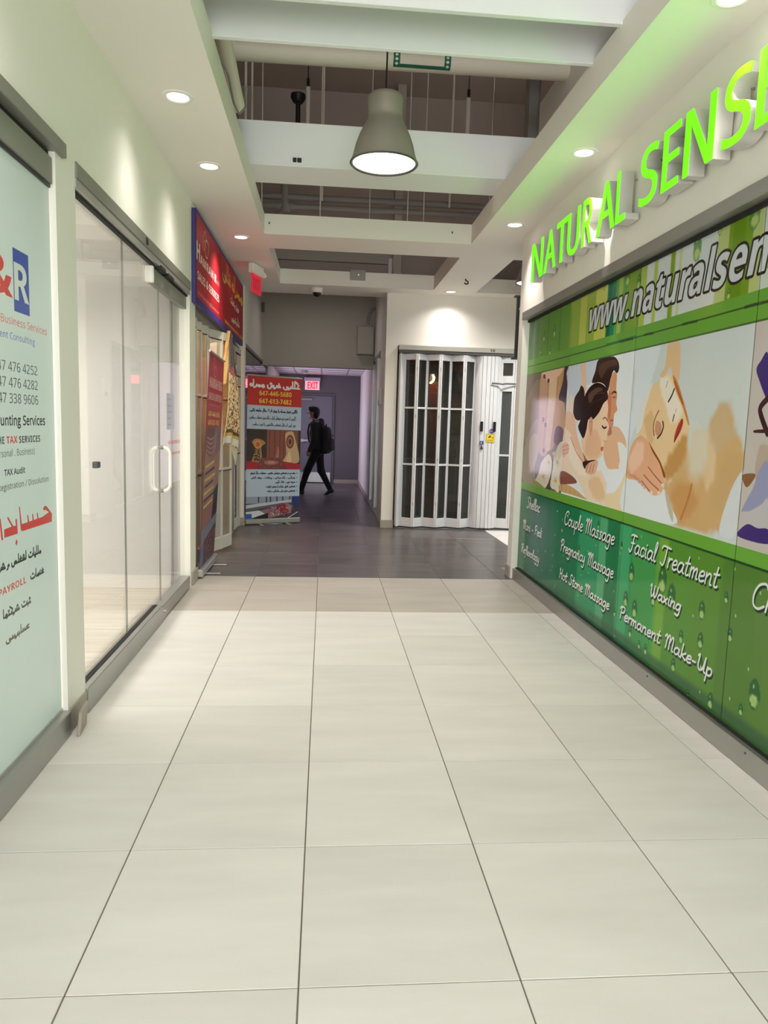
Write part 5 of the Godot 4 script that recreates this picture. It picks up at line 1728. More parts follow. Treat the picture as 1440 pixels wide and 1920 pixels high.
	var lm2 := thing("old_spotlight", "dark lamp on a stem above the boxed beam, left of the pendant", "lamp", Vector3(-0.40, 0, -9.3))
	g = G.new()
	g.rod(Vector3(0, 5.0, 0), Vector3(0, 5.36, 0), 0.03, 10)
	obj("stem", g, M.black_plastic, lm2)
	g = G.new()
	g.lathe([Vector2(0.0, 5.34), Vector2(0.06, 5.35), Vector2(0.09, 5.40), Vector2(0.09, 5.44), Vector2(0.0, 5.45)], 20)
	obj("canopy", g, M.black_plastic, lm2)
	g = G.new()
	g.lathe([Vector2(0.0, 4.78), Vector2(0.16, 4.80), Vector2(0.2, 4.9), Vector2(0.14, 5.0), Vector2(0.0, 5.02)], 20, Transform3D(Basis(), Vector3(-0.18, 0.05, 0)))
	obj("lamp_body", g, M.black_plastic, lm2)

func p_diamond(p: Paint, x: float, y: float, r: float) -> void:
	p.poly([Vector2(x - r, y), Vector2(x, y + r * 0.8), Vector2(x + r, y), Vector2(x, y - r * 0.8)], col(220, 232, 222))

# ---------------------------------------------------------------- fittings on and under the soffit
func pendant(label: String, at: Vector3, lit := true) -> Node3D:
	var o := thing("pendant_lamp", label, "lamp", at, 0.0, "bell pendant lamps")
	var g := G.new()
	# bell: outside up, inside down
	var R := 0.228
	var prof := [Vector2(R - 0.012, 0.012), Vector2(R, 0.0), Vector2(R + 0.006, 0.01), Vector2(R - 0.004, 0.03), Vector2(R - 0.014, 0.06), Vector2(R - 0.028, 0.12), Vector2(R - 0.054, 0.19), Vector2(R - 0.082, 0.245), Vector2(R - 0.106, 0.285), Vector2(0.1175, 0.302), Vector2(0.116, 0.312), Vector2(0.118, 0.33), Vector2(0.123, 0.42), Vector2(0.121, 0.436), Vector2(0.108, 0.45), Vector2(0.0, 0.455)]
	g.lathe(prof, 48)
	obj("shade", g, M.lamp_shell, o)
	g = G.new()
	g.lathe([Vector2(0.1, 0.29), Vector2(R - 0.08, 0.2), Vector2(R - 0.03, 0.09), Vector2(R - 0.012, 0.012)], 48)
	obj("reflector", g, M.lamp_inside, o)
	g = G.new()
	g.lathe([Vector2(0.0, 0.008), Vector2(R - 0.013, 0.01), Vector2(R - 0.013, 0.018), Vector2(0.0, 0.02)], 48)
	obj("lamp_diffuser", g, M.lamp_face if lit else M.lamp_inside, o)
	g = G.new()
	g.lathe([Vector2(R - 0.012, 0.004), Vector2(R + 0.001, -0.003), Vector2(R + 0.009, 0.006), Vector2(R, 0.016)], 48)
	obj("rim", g, mat("lamp_rim", col(92, 90, 86), 0.4, 0.4), o)
	g = G.new()
	g.rod(Vector3(0, 0.455, 0), Vector3(0.02, 6.2 - at.y, 0), 0.006, 8)
	obj("cord", g, M.black_plastic, o)
	return o

func ceiling_things() -> void:
	var dl := Node3D.new()
	var names := {}
	var at_l := ["third ceiling spotlight on the left, beside the red shop sign", "second ceiling spotlight on the left soffit", "nearest visible ceiling spotlight on the left soffit", "ceiling spotlight on the left soffit behind the viewer", "last ceiling spotlight on the left soffit behind the viewer"]
	var at_r := ["ceiling spotlight in front of the white folding gate", "ceiling spotlight near the first lime letters", "ceiling spotlight above the middle of the lime letters", "ceiling spotlight above the right shopfront at the picture edge", "ceiling spotlight on the right soffit behind the viewer"]
	var first: Node3D = null
	for i in LEFT_LIGHTS.size() + RIGHT_LIGHTS.size():
		var left := i < LEFT_LIGHTS.size()
		var z: float = LEFT_LIGHTS[i] if left else RIGHT_LIGHTS[i - LEFT_LIGHTS.size()]
		var at := Vector3(-0.895 if left else 1.71, H, z)
		var label: String = at_l[i] if left else at_r[i - LEFT_LIGHTS.size()]
		if first == null:
			first = thing("ceiling_spotlight", label, "spotlight", at, 0.0, "recessed spotlights in the soffit")
			var g := G.new()
			g.lathe([Vector2(0.062, -0.004), Vector2(0.07, -0.009), Vector2(0.088, -0.006), Vector2(0.092, 0.0)], 32)
			obj("trim_ring", g, M.trim_white, first)
			g = G.new()
			g.lathe([Vector2(0.0, -0.003), Vector2(0.066, -0.003)], 32)
			obj("lamp_lens", g, M.downlight_face, first)
		else:
			copy(first, at, label)
	pendant("bell pendant lamp hanging in the middle of the light well", PENDANTS[0])
	pendant("bell pendant lamp over the corridor behind the viewer", PENDANTS[1])
	pendant("lit bell pendant lamp half hidden by the right wall end", PENDANTS[2])
	pendant("unlit bell pendant lamp above the far edge of the side light well", Vector3(2.27, 3.59, -10.62), false)
	pendant("unseen bell pendant lamp, added along the side corridor to light the gate", PENDANTS[3])  # added beyond the frame so the folding gate gets more light
	var rl: Node3D = copy(first, Vector3(-0.1, 3.85, -12.2), "unseen ceiling spotlight added to brighten the bulkhead, hidden by the soffit edge")  # added fitting for the extra bulkhead light
	exit_sign("red exit sign with an emergency lamp head under the left soffit", Vector3(-0.86, H, -9.05), 1.28, true)
	# dome camera
	var o := thing("dome_camera", "white dome camera with a dark glass eye under the soffit edge", "camera", Vector3(-0.15, H, -10.42))
	var g := G.new()
	g.lathe([Vector2(0.062, -0.062), Vector2(0.078, -0.05), Vector2(0.08, 0.0)], 28)
	g.lathe([Vector2(0.0, -0.058), Vector2(0.064, -0.06)], 28)
	obj("housing", g, M.trim_white, o)
	g = G.new()
	g.lathe([Vector2(0.0, -0.115), Vector2(0.02, -0.113), Vector2(0.04, -0.102), Vector2(0.054, -0.084), Vector2(0.06, -0.06)], 28)
	var eye := mat("camera_eye", col(14, 14, 16), 0.05)
	obj("dome", g, eye, o)
	# junction box on the fascia of the second opening
	o = thing("junction_box", "square grey junction box on the fascia of the second light well", "junction box", Vector3(0.406, 3.53, -10.16))
	g = G.new()
	g.box(Vector3(0, 0, 0.02), Vector3(0.208, 0.135, 0.04), 0.004)
	obj("cover", g, mat("junction_grey", col(158, 158, 152), 0.5), o)
	g = G.new()
	g.lathe([Vector2(0.0, 0.004), Vector2(0.007, 0.003), Vector2(0.008, 0.0)], 12, Transform3D(Basis(Vector3.RIGHT, PI / 2), Vector3(0.01, 0, 0.04)))
	obj("indicator_lamp", g, glow("indicator_white", Color(1, 1, 1), 0.9), o)
	g = G.new()
	g.tube([Vector3(0, 0.012, 0), Vector3(0, -0.015, 0), Vector3(0.03, -0.03, 0), Vector3(0.035, -0.055, 0), Vector3(0.01, -0.065, 0), Vector3(-0.015, -0.05, 0)], 0.009, 8)
	var hk := obj("ceiling_hook", g, M.black_plastic)
	hk.position = Vector3(1.742, H, -9.31)
	tag(hk, "small black hook screwed under the soffit near the side light well", "hook")
	for k in 2:
		g = G.new()
		g.box(Vector3.ZERO, Vector3(0.012, 0.022, 0.008), 0.002)
		var v := obj("fascia_clip", g, M.frame_paint)
		v.position = Vector3([-0.596, 1.26][k], 3.485, -7.577)
		tag(v, ["tiny dark clip at the left end of the cream cross beam", "tiny dark clip at the right end of the cream cross beam"][k], "clip")
	# direction sign hanging in the side corridor
	o = thing("direction_sign", "dark hanging direction sign with pale symbols, beyond the right wall end", "sign", Vector3(2.07, 2.62, -8.0))
	g = G.new()
	g.box(Vector3(0.33, 0, 0), Vector3(0.64, 0.66, 0.05), 0.006)
	obj("board", g, mat("sign_slate", col(72, 70, 72), 0.5), o)
	g = G.new()
	g.box(Vector3(0.33, 0.335, 0), Vector3(0.70, 0.02, 0.07), 0.004)
	g.box(Vector3(0.33, -0.335, 0), Vector3(0.70, 0.02, 0.07), 0.004)
	g.box(Vector3(0.33, 0.0, 0.026), Vector3(0.64, 0.012, 0.008), 0.002)
	obj("rail", g, M.frame_paint, o)
	g = G.new()
	for s in [0.13, 0.53]:
		g = G.new()
		g.rod(Vector3(s, 0.345, 0), Vector3(s, 0.76, 0), 0.006, 8)
		obj("hanging_rod", g, M.metal_satin, o)
	mat("sign_pale", col(214, 212, 210), 0.5)
	var arrow := PackedVector2Array([Vector2(-0.05, -0.012), Vector2(0.01, -0.012), Vector2(0.01, -0.04), Vector2(0.055, 0.0), Vector2(0.01, 0.04), Vector2(0.01, 0.012), Vector2(-0.05, 0.012)])
	for k in 2:
		g = G.new()
		g.extrude(arrow, 0.003, Transform3D(Basis(Vector3.BACK, PI / 2 * k), Vector3(0.08, 0.2 - 0.32 * k, 0.0255)))
		obj("arrow", g, M.sign_pale, o)
		g = G.new()
		g.box(Vector3(0.3, 0.2 - 0.32 * k, 0.026), Vector3(0.22, 0.03, 0.003))
		obj("symbol", g, M.sign_pale, o)

# ---------------------------------------------------------------- folding gates
func fold_panel(parent: Node3D, a: Vector3, b: Vector3, y0: float, y1: float, openings: Array, frame: Material, pane: Material, stile := 0.022) -> Node3D:
	var along := (b - a)
	var w := along.length()
	along = along.normalized()
	var nrm := along.cross(Vector3.UP).normalized()
	var x := Transform3D(Basis(along, Vector3.UP, nrm), a)
	var g := G.new()
	var bar := func(x0: float, ya: float, x1: float, yb: float) -> void:
		g.box(Vector3((x0 + x1) * 0.5, (ya + yb) * 0.5, 0), Vector3(x1 - x0, yb - ya, 0.028), 0.003)
	bar.call(0.0, y0, stile, y1)
	bar.call(w - stile, y0, w, y1)
	var last := y0
	for op in openings:
		bar.call(stile, last, w - stile, op[0])
		last = op[1]
	bar.call(stile, last, w - stile, y1)
	var o := obj("panel", g, frame, parent)
	o.transform = x
	for op in openings:
		g = G.new()
		g.box(Vector3(w * 0.5, (op[0] + op[1]) * 0.5, 0), Vector3(w - stile * 2.0, op[1] - op[0], 0.006))
		obj("pane", g, pane, o)
		g = G.new()
		g.box(Vector3(w * 0.5, op[1] - 0.004, 0.012), Vector3(w - stile * 2.0, 0.008, 0.01))
		obj("pane_gasket", g, M.dark_gap, o)
	return o

func grille_shop() -> void:
	var o := thing("folding_gate", "white folding gate with glass strips closing the unit at the far right", "gate", Vector3(1.04, 0, -10.47))
	var c := -o.position
	var zi := -10.54
	var zo := -10.42
	var opn := [[0.163, 0.937], [0.966, 1.755], [1.783, 2.452]]
	var xs := [1.136, 1.303, 1.464, 1.643, 1.808, 1.998, 2.168]
	for i in 6:
		fold_panel(o, c + Vector3(xs[i] + 0.003, 0, zi if i % 2 == 0 else zo), c + Vector3(xs[i + 1] - 0.003, 0, zo if i % 2 == 0 else zi), 0.03, 2.54, opn, M.gate_white, M.glass_gate)
	var g := G.new()
	# solid leaves
	var leaf := func(x0: float, z0: float, x1: float, z1: float) -> void:
		var q := G.new()
		var al := Vector3(x1 - x0, 0, z1 - z0)
		var w := al.length()
		al = al.normalized()
		q.box(Vector3(w * 0.5, 1.285, 0), Vector3(w - 0.004, 2.51, 0.026), 0.004)
		var b := obj("solid_panel", q, M.gate_white, o)
		b.transform = Transform3D(Basis(al, Vector3.UP, al.cross(Vector3.UP).normalized()), c + Vector3(x0, 0, z0))
	leaf.call(1.06, -10.44, 1.098, -10.5)
	leaf.call(1.098, -10.5, 1.136, zi)
	leaf.call(2.168, zi, 2.215, -10.46)
	leaf.call(2.215, -10.46, 2.258, -10.43)
	leaf.call(2.258, -10.43, 2.318, -10.425)
	leaf.call(2.318, -10.425, 2.378, -10.42)
	leaf.call(2.378, -10.42, 2.43, -10.425)
	leaf.call(2.43, -10.425, 2.485, -10.43)
	leaf.call(2.485, -10.43, 2.515, -10.46)
	leaf.call(2.515, -10.46, 2.548, -10.5)
	fold_panel(o, c + Vector3(2.552, 0, -10.5), c + Vector3(2.735, 0, -10.44), 0.03, 2.54, [[0.179, 1.10], [1.13, 2.045], [2.271, 2.453]], M.gate_white, M.glass_gate, 0.026)
	for k in 3:
		fold_panel(o, c + Vector3(2.74 + k * 0.2, 0, -10.44 if k % 2 == 0 else -10.52), c + Vector3(2.935 + k * 0.2, 0, -10.52 if k % 2 == 0 else -10.44), 0.03, 2.54, opn, M.gate_white, M.glass_gate)
	g = G.new()
	g.span(c + Vector3(2.172, 0.03, -10.555), c + Vector3(2.552, 2.54, -10.565), 0.002)
	g.span(c + Vector3(1.05, 0.03, -10.555), c + Vector3(1.14, 2.54, -10.565), 0.002)
	obj("backing_panel", g, M.gate_white, o)
	g = G.new()
	for i in 7:
		for y in [0.35, 1.0, 1.62, 2.3]:
			g.rod(c + Vector3(xs[i], y, (zi if i % 2 == 0 else zo) - 0.01), c + Vector3(xs[i], y + 0.05, (zi if i % 2 == 0 else zo) - 0.01), 0.011, 8)
	obj("hinge", g, M.gate_seam, o)
	g = G.new()
	g.span(c + Vector3(1.03, 2.585, -10.40), c + Vector3(3.4, 2.652, -10.56), 0.003)
	obj("head_track", g, mat("track_paint", col(176, 170, 160), 0.45, 0.3), o)
	g = G.new()
	g.span(c + Vector3(1.04, 2.545, -10.42), c + Vector3(3.4, 2.586, -10.56))
	obj("track_gap", g, M.gate_seam, o)
	mat("dark_ink", col(50, 48, 46), 0.5)
	lettering("10", sans(true), 0.075, 0.04, 0.001, M.dark_ink, o, Transform3D(Basis(), c + Vector3(2.345, 2.598, -10.3995)))
	g = G.new()
	g.span(c + Vector3(1.03, 0.0, -10.42), c + Vector3(3.4, 0.014, -10.56), 0.003)
	obj("floor_track", g, M.gate_seam, o)
	g = G.new()
	for x in [2.272, 2.462]:
		g.box(c + Vector3(x, 1.53, -10.395), Vector3(0.04, 0.145, 0.03), 0.006)
	obj("finger_pull", g, M.black_plastic, o)
	g = G.new()
	g.rod(c + Vector3(2.283, 1.215, -10.405), c + Vector3(2.283, 1.215, -10.39), 0.024, 16)
	g.rod(c + Vector3(2.283, 1.245, -10.405), c + Vector3(2.283, 1.245, -10.395), 0.014, 16)
	obj("lock_cylinder", g, M.chrome, o)
	# stickers
	var stick := func(called: String, p: Paint, x: float, y: float, label: String) -> void:
		var m := StandardMaterial3D.new()
		m.albedo_texture = p.done()
		m.roughness = 0.4
		m.texture_repeat = false
		var q := G.new()
		var w := p.wu
		var h := p.hu
		q.quv(Vector3(x, y, -10.4035) + c, Vector3(x + w, y, -10.4035) + c, Vector3(x + w, y + h, -10.4035) + c, Vector3(x, y + h, -10.4035) + c, Vector3.BACK, Rect2(0, 0, 1, 1))
		obj(called, q, m, o, label)
	var p := Paint.new(0.125, 0.125, 2000.0, col(236, 206, 52))
	p.rect(0.004, 0.004, 0.121, 0.121, col(60, 52, 24))
	p.rect(0.007, 0.007, 0.118, 0.118, col(240, 210, 54))
	p.poly([Vector2(0.03, 0.075), Vector2(0.06, 0.107), Vector2(0.074, 0.094), Vector2(0.044, 0.062)], col(34, 30, 26))
	p.stroke([Vector2(0.062, 0.075), Vector2(0.085, 0.068), Vector2(0.1, 0.07)], 0.005, col(34, 30, 26))
	p.rect(0.098, 0.055, 0.106, 0.085, col(34, 30, 26))
	p.text("CCTV", sans(true), 0.02, 0.018, 0.105, 0.04, col(40, 34, 24))
	stick.call("camera_sticker", p, 2.347, 1.30, "yellow square CCTV sticker")
	p = Paint.new(0.055, 0.055, 2400.0, col(52, 58, 122))
	p.text("K", sans(true), 0.015, 0.012, 0.04, 0.044, col(196, 202, 226))
	stick.call("blue_sticker", p, 2.255, 1.265, "small blue square sticker")
	p = Paint.new(0.07, 0.07, 2000.0, col(228, 228, 232))
	p.ellipse(0.035, 0.035, 0.035, 0.035, col(86, 84, 150))
	p.rect(0.004, 0.03, 0.066, 0.044, col(206, 160, 176))
	stick.call("round_sticker", p, 2.388, 1.43, "small round blue sticker")
	# cord hooked across the right leaf
	g = G.new()
	g.tube([Vector3(2.39, 2.155, -10.38), Vector3(2.5, 2.15, -10.375), Vector3(2.55, 2.145, -10.39), Vector3(2.6, 2.155, -10.395), Vector3(2.86, 2.155, -10.39)], 0.011, 8)
	var cd := obj("security_bar", g, M.frame_paint)
	tag(cd, "thin dark bar fixed across the right end of the white folding gate", "bar")
	# the unit behind the gate
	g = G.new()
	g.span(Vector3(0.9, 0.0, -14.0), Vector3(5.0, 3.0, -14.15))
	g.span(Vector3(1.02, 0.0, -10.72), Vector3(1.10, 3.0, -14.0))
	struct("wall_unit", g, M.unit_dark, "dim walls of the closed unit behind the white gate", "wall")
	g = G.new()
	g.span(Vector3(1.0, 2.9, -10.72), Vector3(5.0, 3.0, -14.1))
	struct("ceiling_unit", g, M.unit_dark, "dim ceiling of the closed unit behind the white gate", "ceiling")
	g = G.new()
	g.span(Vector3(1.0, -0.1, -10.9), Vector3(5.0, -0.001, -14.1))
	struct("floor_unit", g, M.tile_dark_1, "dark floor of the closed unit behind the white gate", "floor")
	var cab := thing("cabinet", "pale tall cabinet in the dim unit behind the gate", "cabinet", Vector3(2.35, 0, -12.6))
	g = G.new()
	g.span(Vector3(-0.6, 0.0, -0.45), Vector3(0.6, 2.1, 0.0), 0.006)
	obj("body", g, M.gate_white, cab)
	for s in 2:
		g = G.new()
		g.span(Vector3(-0.59 + s * 0.6, 0.06, 0.0), Vector3(-0.01 + s * 0.6, 2.08, 0.02), 0.004)
		var dr := obj("door", g, M.gate_white, cab)
		g = G.new()
		g.box(Vector3(-0.05 + s * 0.1, 1.05, 0.035), Vector3(0.012, 0.16, 0.02), 0.004)
		obj("handle", g, M.metal_dull, dr)
	var ct := thing("counter", "low pale counter in the dim unit behind the gate", "counter", Vector3(1.55, 0, -11.8))
	g = G.new()
	g.span(Vector3(-0.35, 0.0, -0.4), Vector3(0.35, 0.95, 0.0), 0.006)
	obj("body", g, M.paint_bulkhead, ct)
	g = G.new()
	g.span(Vector3(-0.38, 0.95, -0.43), Vector3(0.38, 0.985, 0.03), 0.006)
	obj("worktop", g, M.gate_white, ct)

# ---------------------------------------------------------------- rug shop
func carpet(seed_: int, ground: Color, a: Color, b: Color, w: float, h: float) -> ImageTexture:
	var r := RandomNumberGenerator.new()
	r.seed = seed_
	var p := Paint.new(w, h, 220.0, ground.darkened(0.35))
	p.rect(0.05, 0.05, w - 0.05, h - 0.05, a)
	p.rect(0.1, 0.1, w - 0.1, h - 0.1, ground)
	for k in 160:
		var x := r.randf_range(0.1, w - 0.1)
		var y := r.randf_range(0.1, h - 0.1)
		var s := r.randf_range(0.008, 0.03)
		p.ellipse(x, y, s, s * r.randf_range(0.5, 1.4), [a, b, ground.darkened(0.4)][k % 3])
	for k in 5:
		p.ellipse(w * 0.5, h * 0.5, w * (0.34 - k * 0.06), h * (0.3 - k * 0.055), [a, ground, b, a, ground][k])
	return p.done()

func rug_sign() -> ImageTexture:
	# u = distance from the near end of the board, v = height above its lower edge
	var p := Paint.new(3.62, 0.80, 560.0, col(62, 52, 128))
	var red := col(168, 22, 36)
	p.rect(0.03, 0.055, 3.59, 0.77, red)
	for s in [[0.2, 0.62, 0.16], [1.0, 0.55, 0.2], [2.2, 0.5, 0.2], [2.7, 0.6, 0.16]]:
		p.ellipse(s[0], s[1], s[2], 0.12, Color(col(196, 46, 50), 0.6), 0.14)
	var W := col(232, 222, 212)
	p.text("H", sans(true), 0.03, 0.38, 0.205, 0.54, W)
	p.text("AMRAH R", sans(true), 0.225, 0.38, 1.19, 0.465, W)
	p.text("UG", sans(true), 1.22, 0.38, 1.40, 0.43, col(206, 120, 116))
	p.line([356, 533, 380, 640, 470, 720, 540, 690, 500, 600, 420, 540, 400, 600, 470, 640], 0.012, col(214, 150, 120))
	p.line([470, 600, 560, 660, 690, 640, 660, 560, 600, 505, 500, 520, 480, 590], 0.011, W)
	p.text("SALES & SERVICES", sans(true), 0.08, 0.217, 1.385, 0.293, W)
	p.text("Email: hamrahrug@hamrah.com", sans(), 0.10, 0.08, 1.38, 0.128, col(222, 160, 158))
	var Y := col(238, 196, 70)
	persian(p, "قالی", 2.32, 1.64, 0.56, 0.2, 0.034, col(222, 190, 110))
	persian(p, "همراه", 3.55, 2.42, 0.56, 0.2, 0.04, Y)
	persian(p, "فروش و خدمات", 3.16, 2.32, 0.385, 0.1, 0.022, W)
	persian(p, "قالیشویی", 3.22, 2.40, 0.20, 0.1, 0.022, W)
	p.text("WWW.HAMRAHRUG.COM", sans(true), 1.83, 0.078, 3.55, 0.115, Y)
	return p.done(1280)

func service_banner() -> ImageTexture:
	var p := Paint.new(1.0, 2.1, 500.0, col(128, 92, 92))
	var red := col(178, 40, 48)
	p.rect(0, 1.36, 1.0, 2.1, red)
	p.line([300, 1960, 280, 2040, 330, 2060, 360, 1980, 330, 1900, 440, 1880, 460, 1960, 400, 1980], 0.012, col(222, 150, 140))
	p.text("HAMRAH RUG", sans(true), 0.08, 1.76, 0.92, 1.86, col(226, 190, 186))
	p.text("SALES & SERVICES", sans(true), 0.08, 1.64, 0.92, 1.71, col(226, 190, 186))
	p.text("www.hamrahrug.com", sans(), 0.08, 1.575, 0.9, 1.605, col(214, 140, 140))
	p.text("647-446-5680", sans(true), 0.12, 1.475, 0.84, 1.53, col(226, 196, 84))
	p.text("647-613-7482", sans(true), 0.12, 1.39, 0.84, 1.445, col(226, 196, 84))
	p.rect(0, 0.0, 1.0, 1.36, col(150, 106, 100))
	p.blob([100, 1360, 600, 1360, 560, 1180, 400, 1080, 160, 1120, 80, 1240], col(116, 74, 70), 0.03)
	p.blob([600, 1360, 1000, 1360, 1000, 1120, 760, 1080, 640, 1180], col(132, 104, 122), 0.03)
	for k in 4:
		p.line([120, 1150 + k * 40, 400, 1110 + k * 46, 700, 1180 + k * 40], 0.02, col(176, 140, 140), 0.008)
	p.blob([0, 1100, 500, 1040, 1000, 1120, 1000, 700, 500, 640, 0, 700], col(164, 122, 112), 0.04)
	for k in 7:
		p.stroke([Vector2(0.1, 0.98 - k * 0.065), Vector2(0.62 + 0.05 * (k % 3), 1.02 - k * 0.065)], 0.026, col(206, 186, 92) if k % 2 == 0 else col(88, 66, 64))
	p.poly([Vector2(0.72, 0.72), Vector2(1.0, 0.78), Vector2(1.0, 0.3), Vector2(0.6, 0.26)], col(40, 34, 40))
	p.poly([Vector2(0, 0.36), Vector2(1.0, 0.46), Vector2(1.0, 0.36), Vector2(0, 0.22)], col(122, 130, 152))
	p.rect(0, 0, 1.0, 0.2, col(58, 54, 70))
	p.poly([Vector2(0.2, 0.25), Vector2(0.9, 0.36), Vector2(1.0, 0.1), Vector2(0.4, 0.0)], col(96, 60, 66))
	for k in 120:
		p.ellipse(rng.randf_range(0.25, 0.95), rng.randf_range(0.03, 0.3), 0.01, 0.008, [col(176, 160, 170), col(60, 44, 56), col(150, 56, 60)][k % 3])
	p.poly([Vector2(0, 0.2), Vector2(0.2, 0.22), Vector2(0.25, 0.05), Vector2(0, 0.0)], col(96, 112, 150))
	p.rect(0, 0, 0.03, 1.36, col(46, 40, 48))
	return p.done()

func rug_shop() -> void:
	var o := thing("shop_sign", "red and blue rug shop sign board over the left folding gate", "sign", Vector3(-1.2, 2.53, -6.615))
	var m := StandardMaterial3D.new()
	m.albedo_texture = rug_sign()
	m.roughness = 0.45
	m.metallic_specular = 0.3
	m.texture_repeat = false
	var g := G.new()
	g.span(Vector3(0.012, 0, 0), Vector3(0.048, 0.80, -3.62), 0.004)
	obj("board", g, mat("sign_edge_blue", col(58, 50, 120), 0.4), o)
	g = G.new()
	g.quv(Vector3(0.0495, 0, 0), Vector3(0.0495, 0, -3.62), Vector3(0.0495, 0.80, -3.62), Vector3(0.0495, 0.80, 0), Vector3.RIGHT, Rect2(0, 0, 1, 1))
	obj("sign_face", g, m, o)
	g = G.new()
	g.span(Vector3(0.047, 0, -1.438), Vector3(0.0515, 0.8, -1.444))
	obj("board_joint", g, M.dark_gap, o)
	# folding gate with clear strips
	var op := [[0.17, 0.94], [0.965, 1.74], [1.765, 2.40]]
	var gt := thing("folding_gate", "cream folding gate with clear strips under the red shop sign", "gate", Vector3(-1.28, 0, -6.9))
	var c := -gt.position
	var pts := [[-1.33, -6.83], [-1.27, -6.98], [-1.33, -7.13], [-1.27, -7.28], [-1.33, -7.43], [-1.27, -7.58], [-1.32, -7.73], [-1.255, -7.88], [-1.28, -8.08], [-1.175, -8.36], [-1.10, -8.64]]
	mat("gate_cream", col(206, 206, 196), 0.4)
	glass("glass_strip", col(200, 214, 206), 0.16)
	for i in pts.size() - 1:
		fold_panel(gt, c + Vector3(pts[i][0], 0, pts[i][1]), c + Vector3(pts[i + 1][0], 0, pts[i + 1][1]), 0.03, 2.49, op, M.gate_cream, M.glass_strip, 0.02)
	g = G.new()
	g.span(c + Vector3(-1.34, 2.49, -6.82), c + Vector3(-1.22, 2.54, -10.44), 0.003)
	obj("head_track", g, M.metal_dull, gt)
	gt = thing("folding_gate", "narrow cream gate leaf beside the rug shop opening, near the Persian banner", "gate", Vector3(-1.23, 0, -10.1))
	c = -gt.position
	fold_panel(gt, c + Vector3(-1.215, 0, -9.78), c + Vector3(-1.205, 0, -10.42), 0.03, 2.49, [[0.17, 1.06], [1.09, 1.98], [2.06, 2.12], [2.2, 2.42]], M.gate_cream, M.glass_gate, 0.05)
	g = G.new()
	g.span(c + Vector3(-1.26, 0.0, -9.70), c + Vector3(-1.20, 2.49, -9.77), 0.003)
	obj("jamb", g, M.metal_dull, gt)
	g = G.new()
	g.box(c + Vector3(-1.185, 1.53, -9.83), Vector3(0.03, 0.15, 0.05), 0.006)
	obj("finger_pull", g, M.black_plastic, gt)
	banner_stand("red roll-up banner leaning against the cream folding gate on the left", service_banner(), Vector3(-1.17, 0.07, -6.86), Vector3(-1.165, 0.07, -7.74), Vector3(-1.115, 2.17, -7.16), Vector3(-1.115, 2.15, -8.14), Vector3(1, 0, 0.02), 0.0, "")
	# rug thrown over the end of the gate
	var tex := ImageTexture.new()
	var p := Paint.new(0.7, 1.36, 500.0, col(222, 196, 140))
	p.rect(0.0, 0.95, 0.7, 1.36, col(58, 40, 32))
	var r := RandomNumberGenerator.new()
	r.seed = 5
	for k in 900:
		var y := r.randf_range(0.15, 1.34)
		var cs := [col(48, 42, 30), col(160, 46, 44), col(196, 140, 70), col(84, 84, 48), col(230, 206, 160), col(150, 92, 52)]
		p.ellipse(r.randf_range(0.02, 0.68), y, r.randf_range(0.008, 0.022), r.randf_range(0.006, 0.018), cs[k % 6] if y < 0.98 else [col(52, 38, 30), col(96, 60, 40), col(60, 44, 34), col(120, 84, 52), col(44, 32, 28), col(70, 50, 36)][k % 6])
	for k in 26:
		p.ellipse(0.18 + 0.3 * r.randf(), 0.92 + 0.1 * r.randf(), 0.025, 0.02, col(196, 52, 60))
	p.rect(0.0, 0.11, 0.7, 0.15, col(206, 166, 72))
	p.rect(0.03, 0.155, 0.67, 0.205, col(92, 60, 30))
	p.rect(0.0, 0.0, 0.7, 0.1, col(226, 220, 202))
	tex = p.done()
	m = StandardMaterial3D.new()
	m.albedo_texture = tex
	m.roughness = 0.95
	m.texture_repeat = false
	m.rim_enabled = true
	m.rim = 0.3
	var rug := thing("rug", "flowered cream rug draped from the end of the cream folding gate", "rug", Vector3(-1.10, 2.5, -8.5))
	var ro := rug.position
	g = G.new()
	g.sheet(26, 30, func(u: float, v: float) -> Vector3:
		var top := Vector3(-1.105, 2.515, -8.47).lerp(Vector3(-1.09, 2.515, -8.58), u)
		var bot := Vector3(-1.15, 1.24, -8.05).lerp(Vector3(-1.05, 1.16, -8.78), u)
		var q := top.lerp(bot, pow(v, 0.82))
		q.x += sin(u * 15.0 + v) * 0.022 * v + 0.05 * sin(v * PI * 0.9)
		q.y += 0.05 * sin(u * PI) * v
		return q - ro, 0.009)
	obj("pile_side", g, m, rug)
	g = G.new()
	g.sheet(10, 24, func(u: float, v: float) -> Vector3:
		var top := Vector3(-1.11, 2.515, -8.46).lerp(Vector3(-1.105, 2.52, -8.5), u)
		var bot := Vector3(-1.165, 1.9, -8.16).lerp(Vector3(-1.12, 1.92, -8.28), u)
		var q := top.lerp(bot, v)
		q.x += 0.02 * sin(u * 6.0 + v * 3.0)
		return q - ro, 0.008)
	obj("folded_back", g, mat("rug_back", col(214, 172, 108), 0.95), rug)
	g = G.new()
	g.sheet(14, 8, func(u: float, v: float) -> Vector3:
		var a := Vector3(-1.05, 1.16, -8.78).lerp(Vector3(-1.085, 1.22, -8.68), u)
		var b := Vector3(-1.065, 0.98, -8.77).lerp(Vector3(-1.10, 1.16, -8.68), u)
		return a.lerp(b, v) - ro, 0.008)
	obj("turned_corner", g, mat("rug_border", col(220, 212, 192), 0.95), rug)
	# inside of the shop
	g = G.new()
	g.span(Vector3(-4.6, 0.0, -6.7), Vector3(-1.345, 3.0, -6.80))
	g.span(Vector3(-4.6, 0.0, -10.46), Vector3(-1.345, 3.0, -10.56))
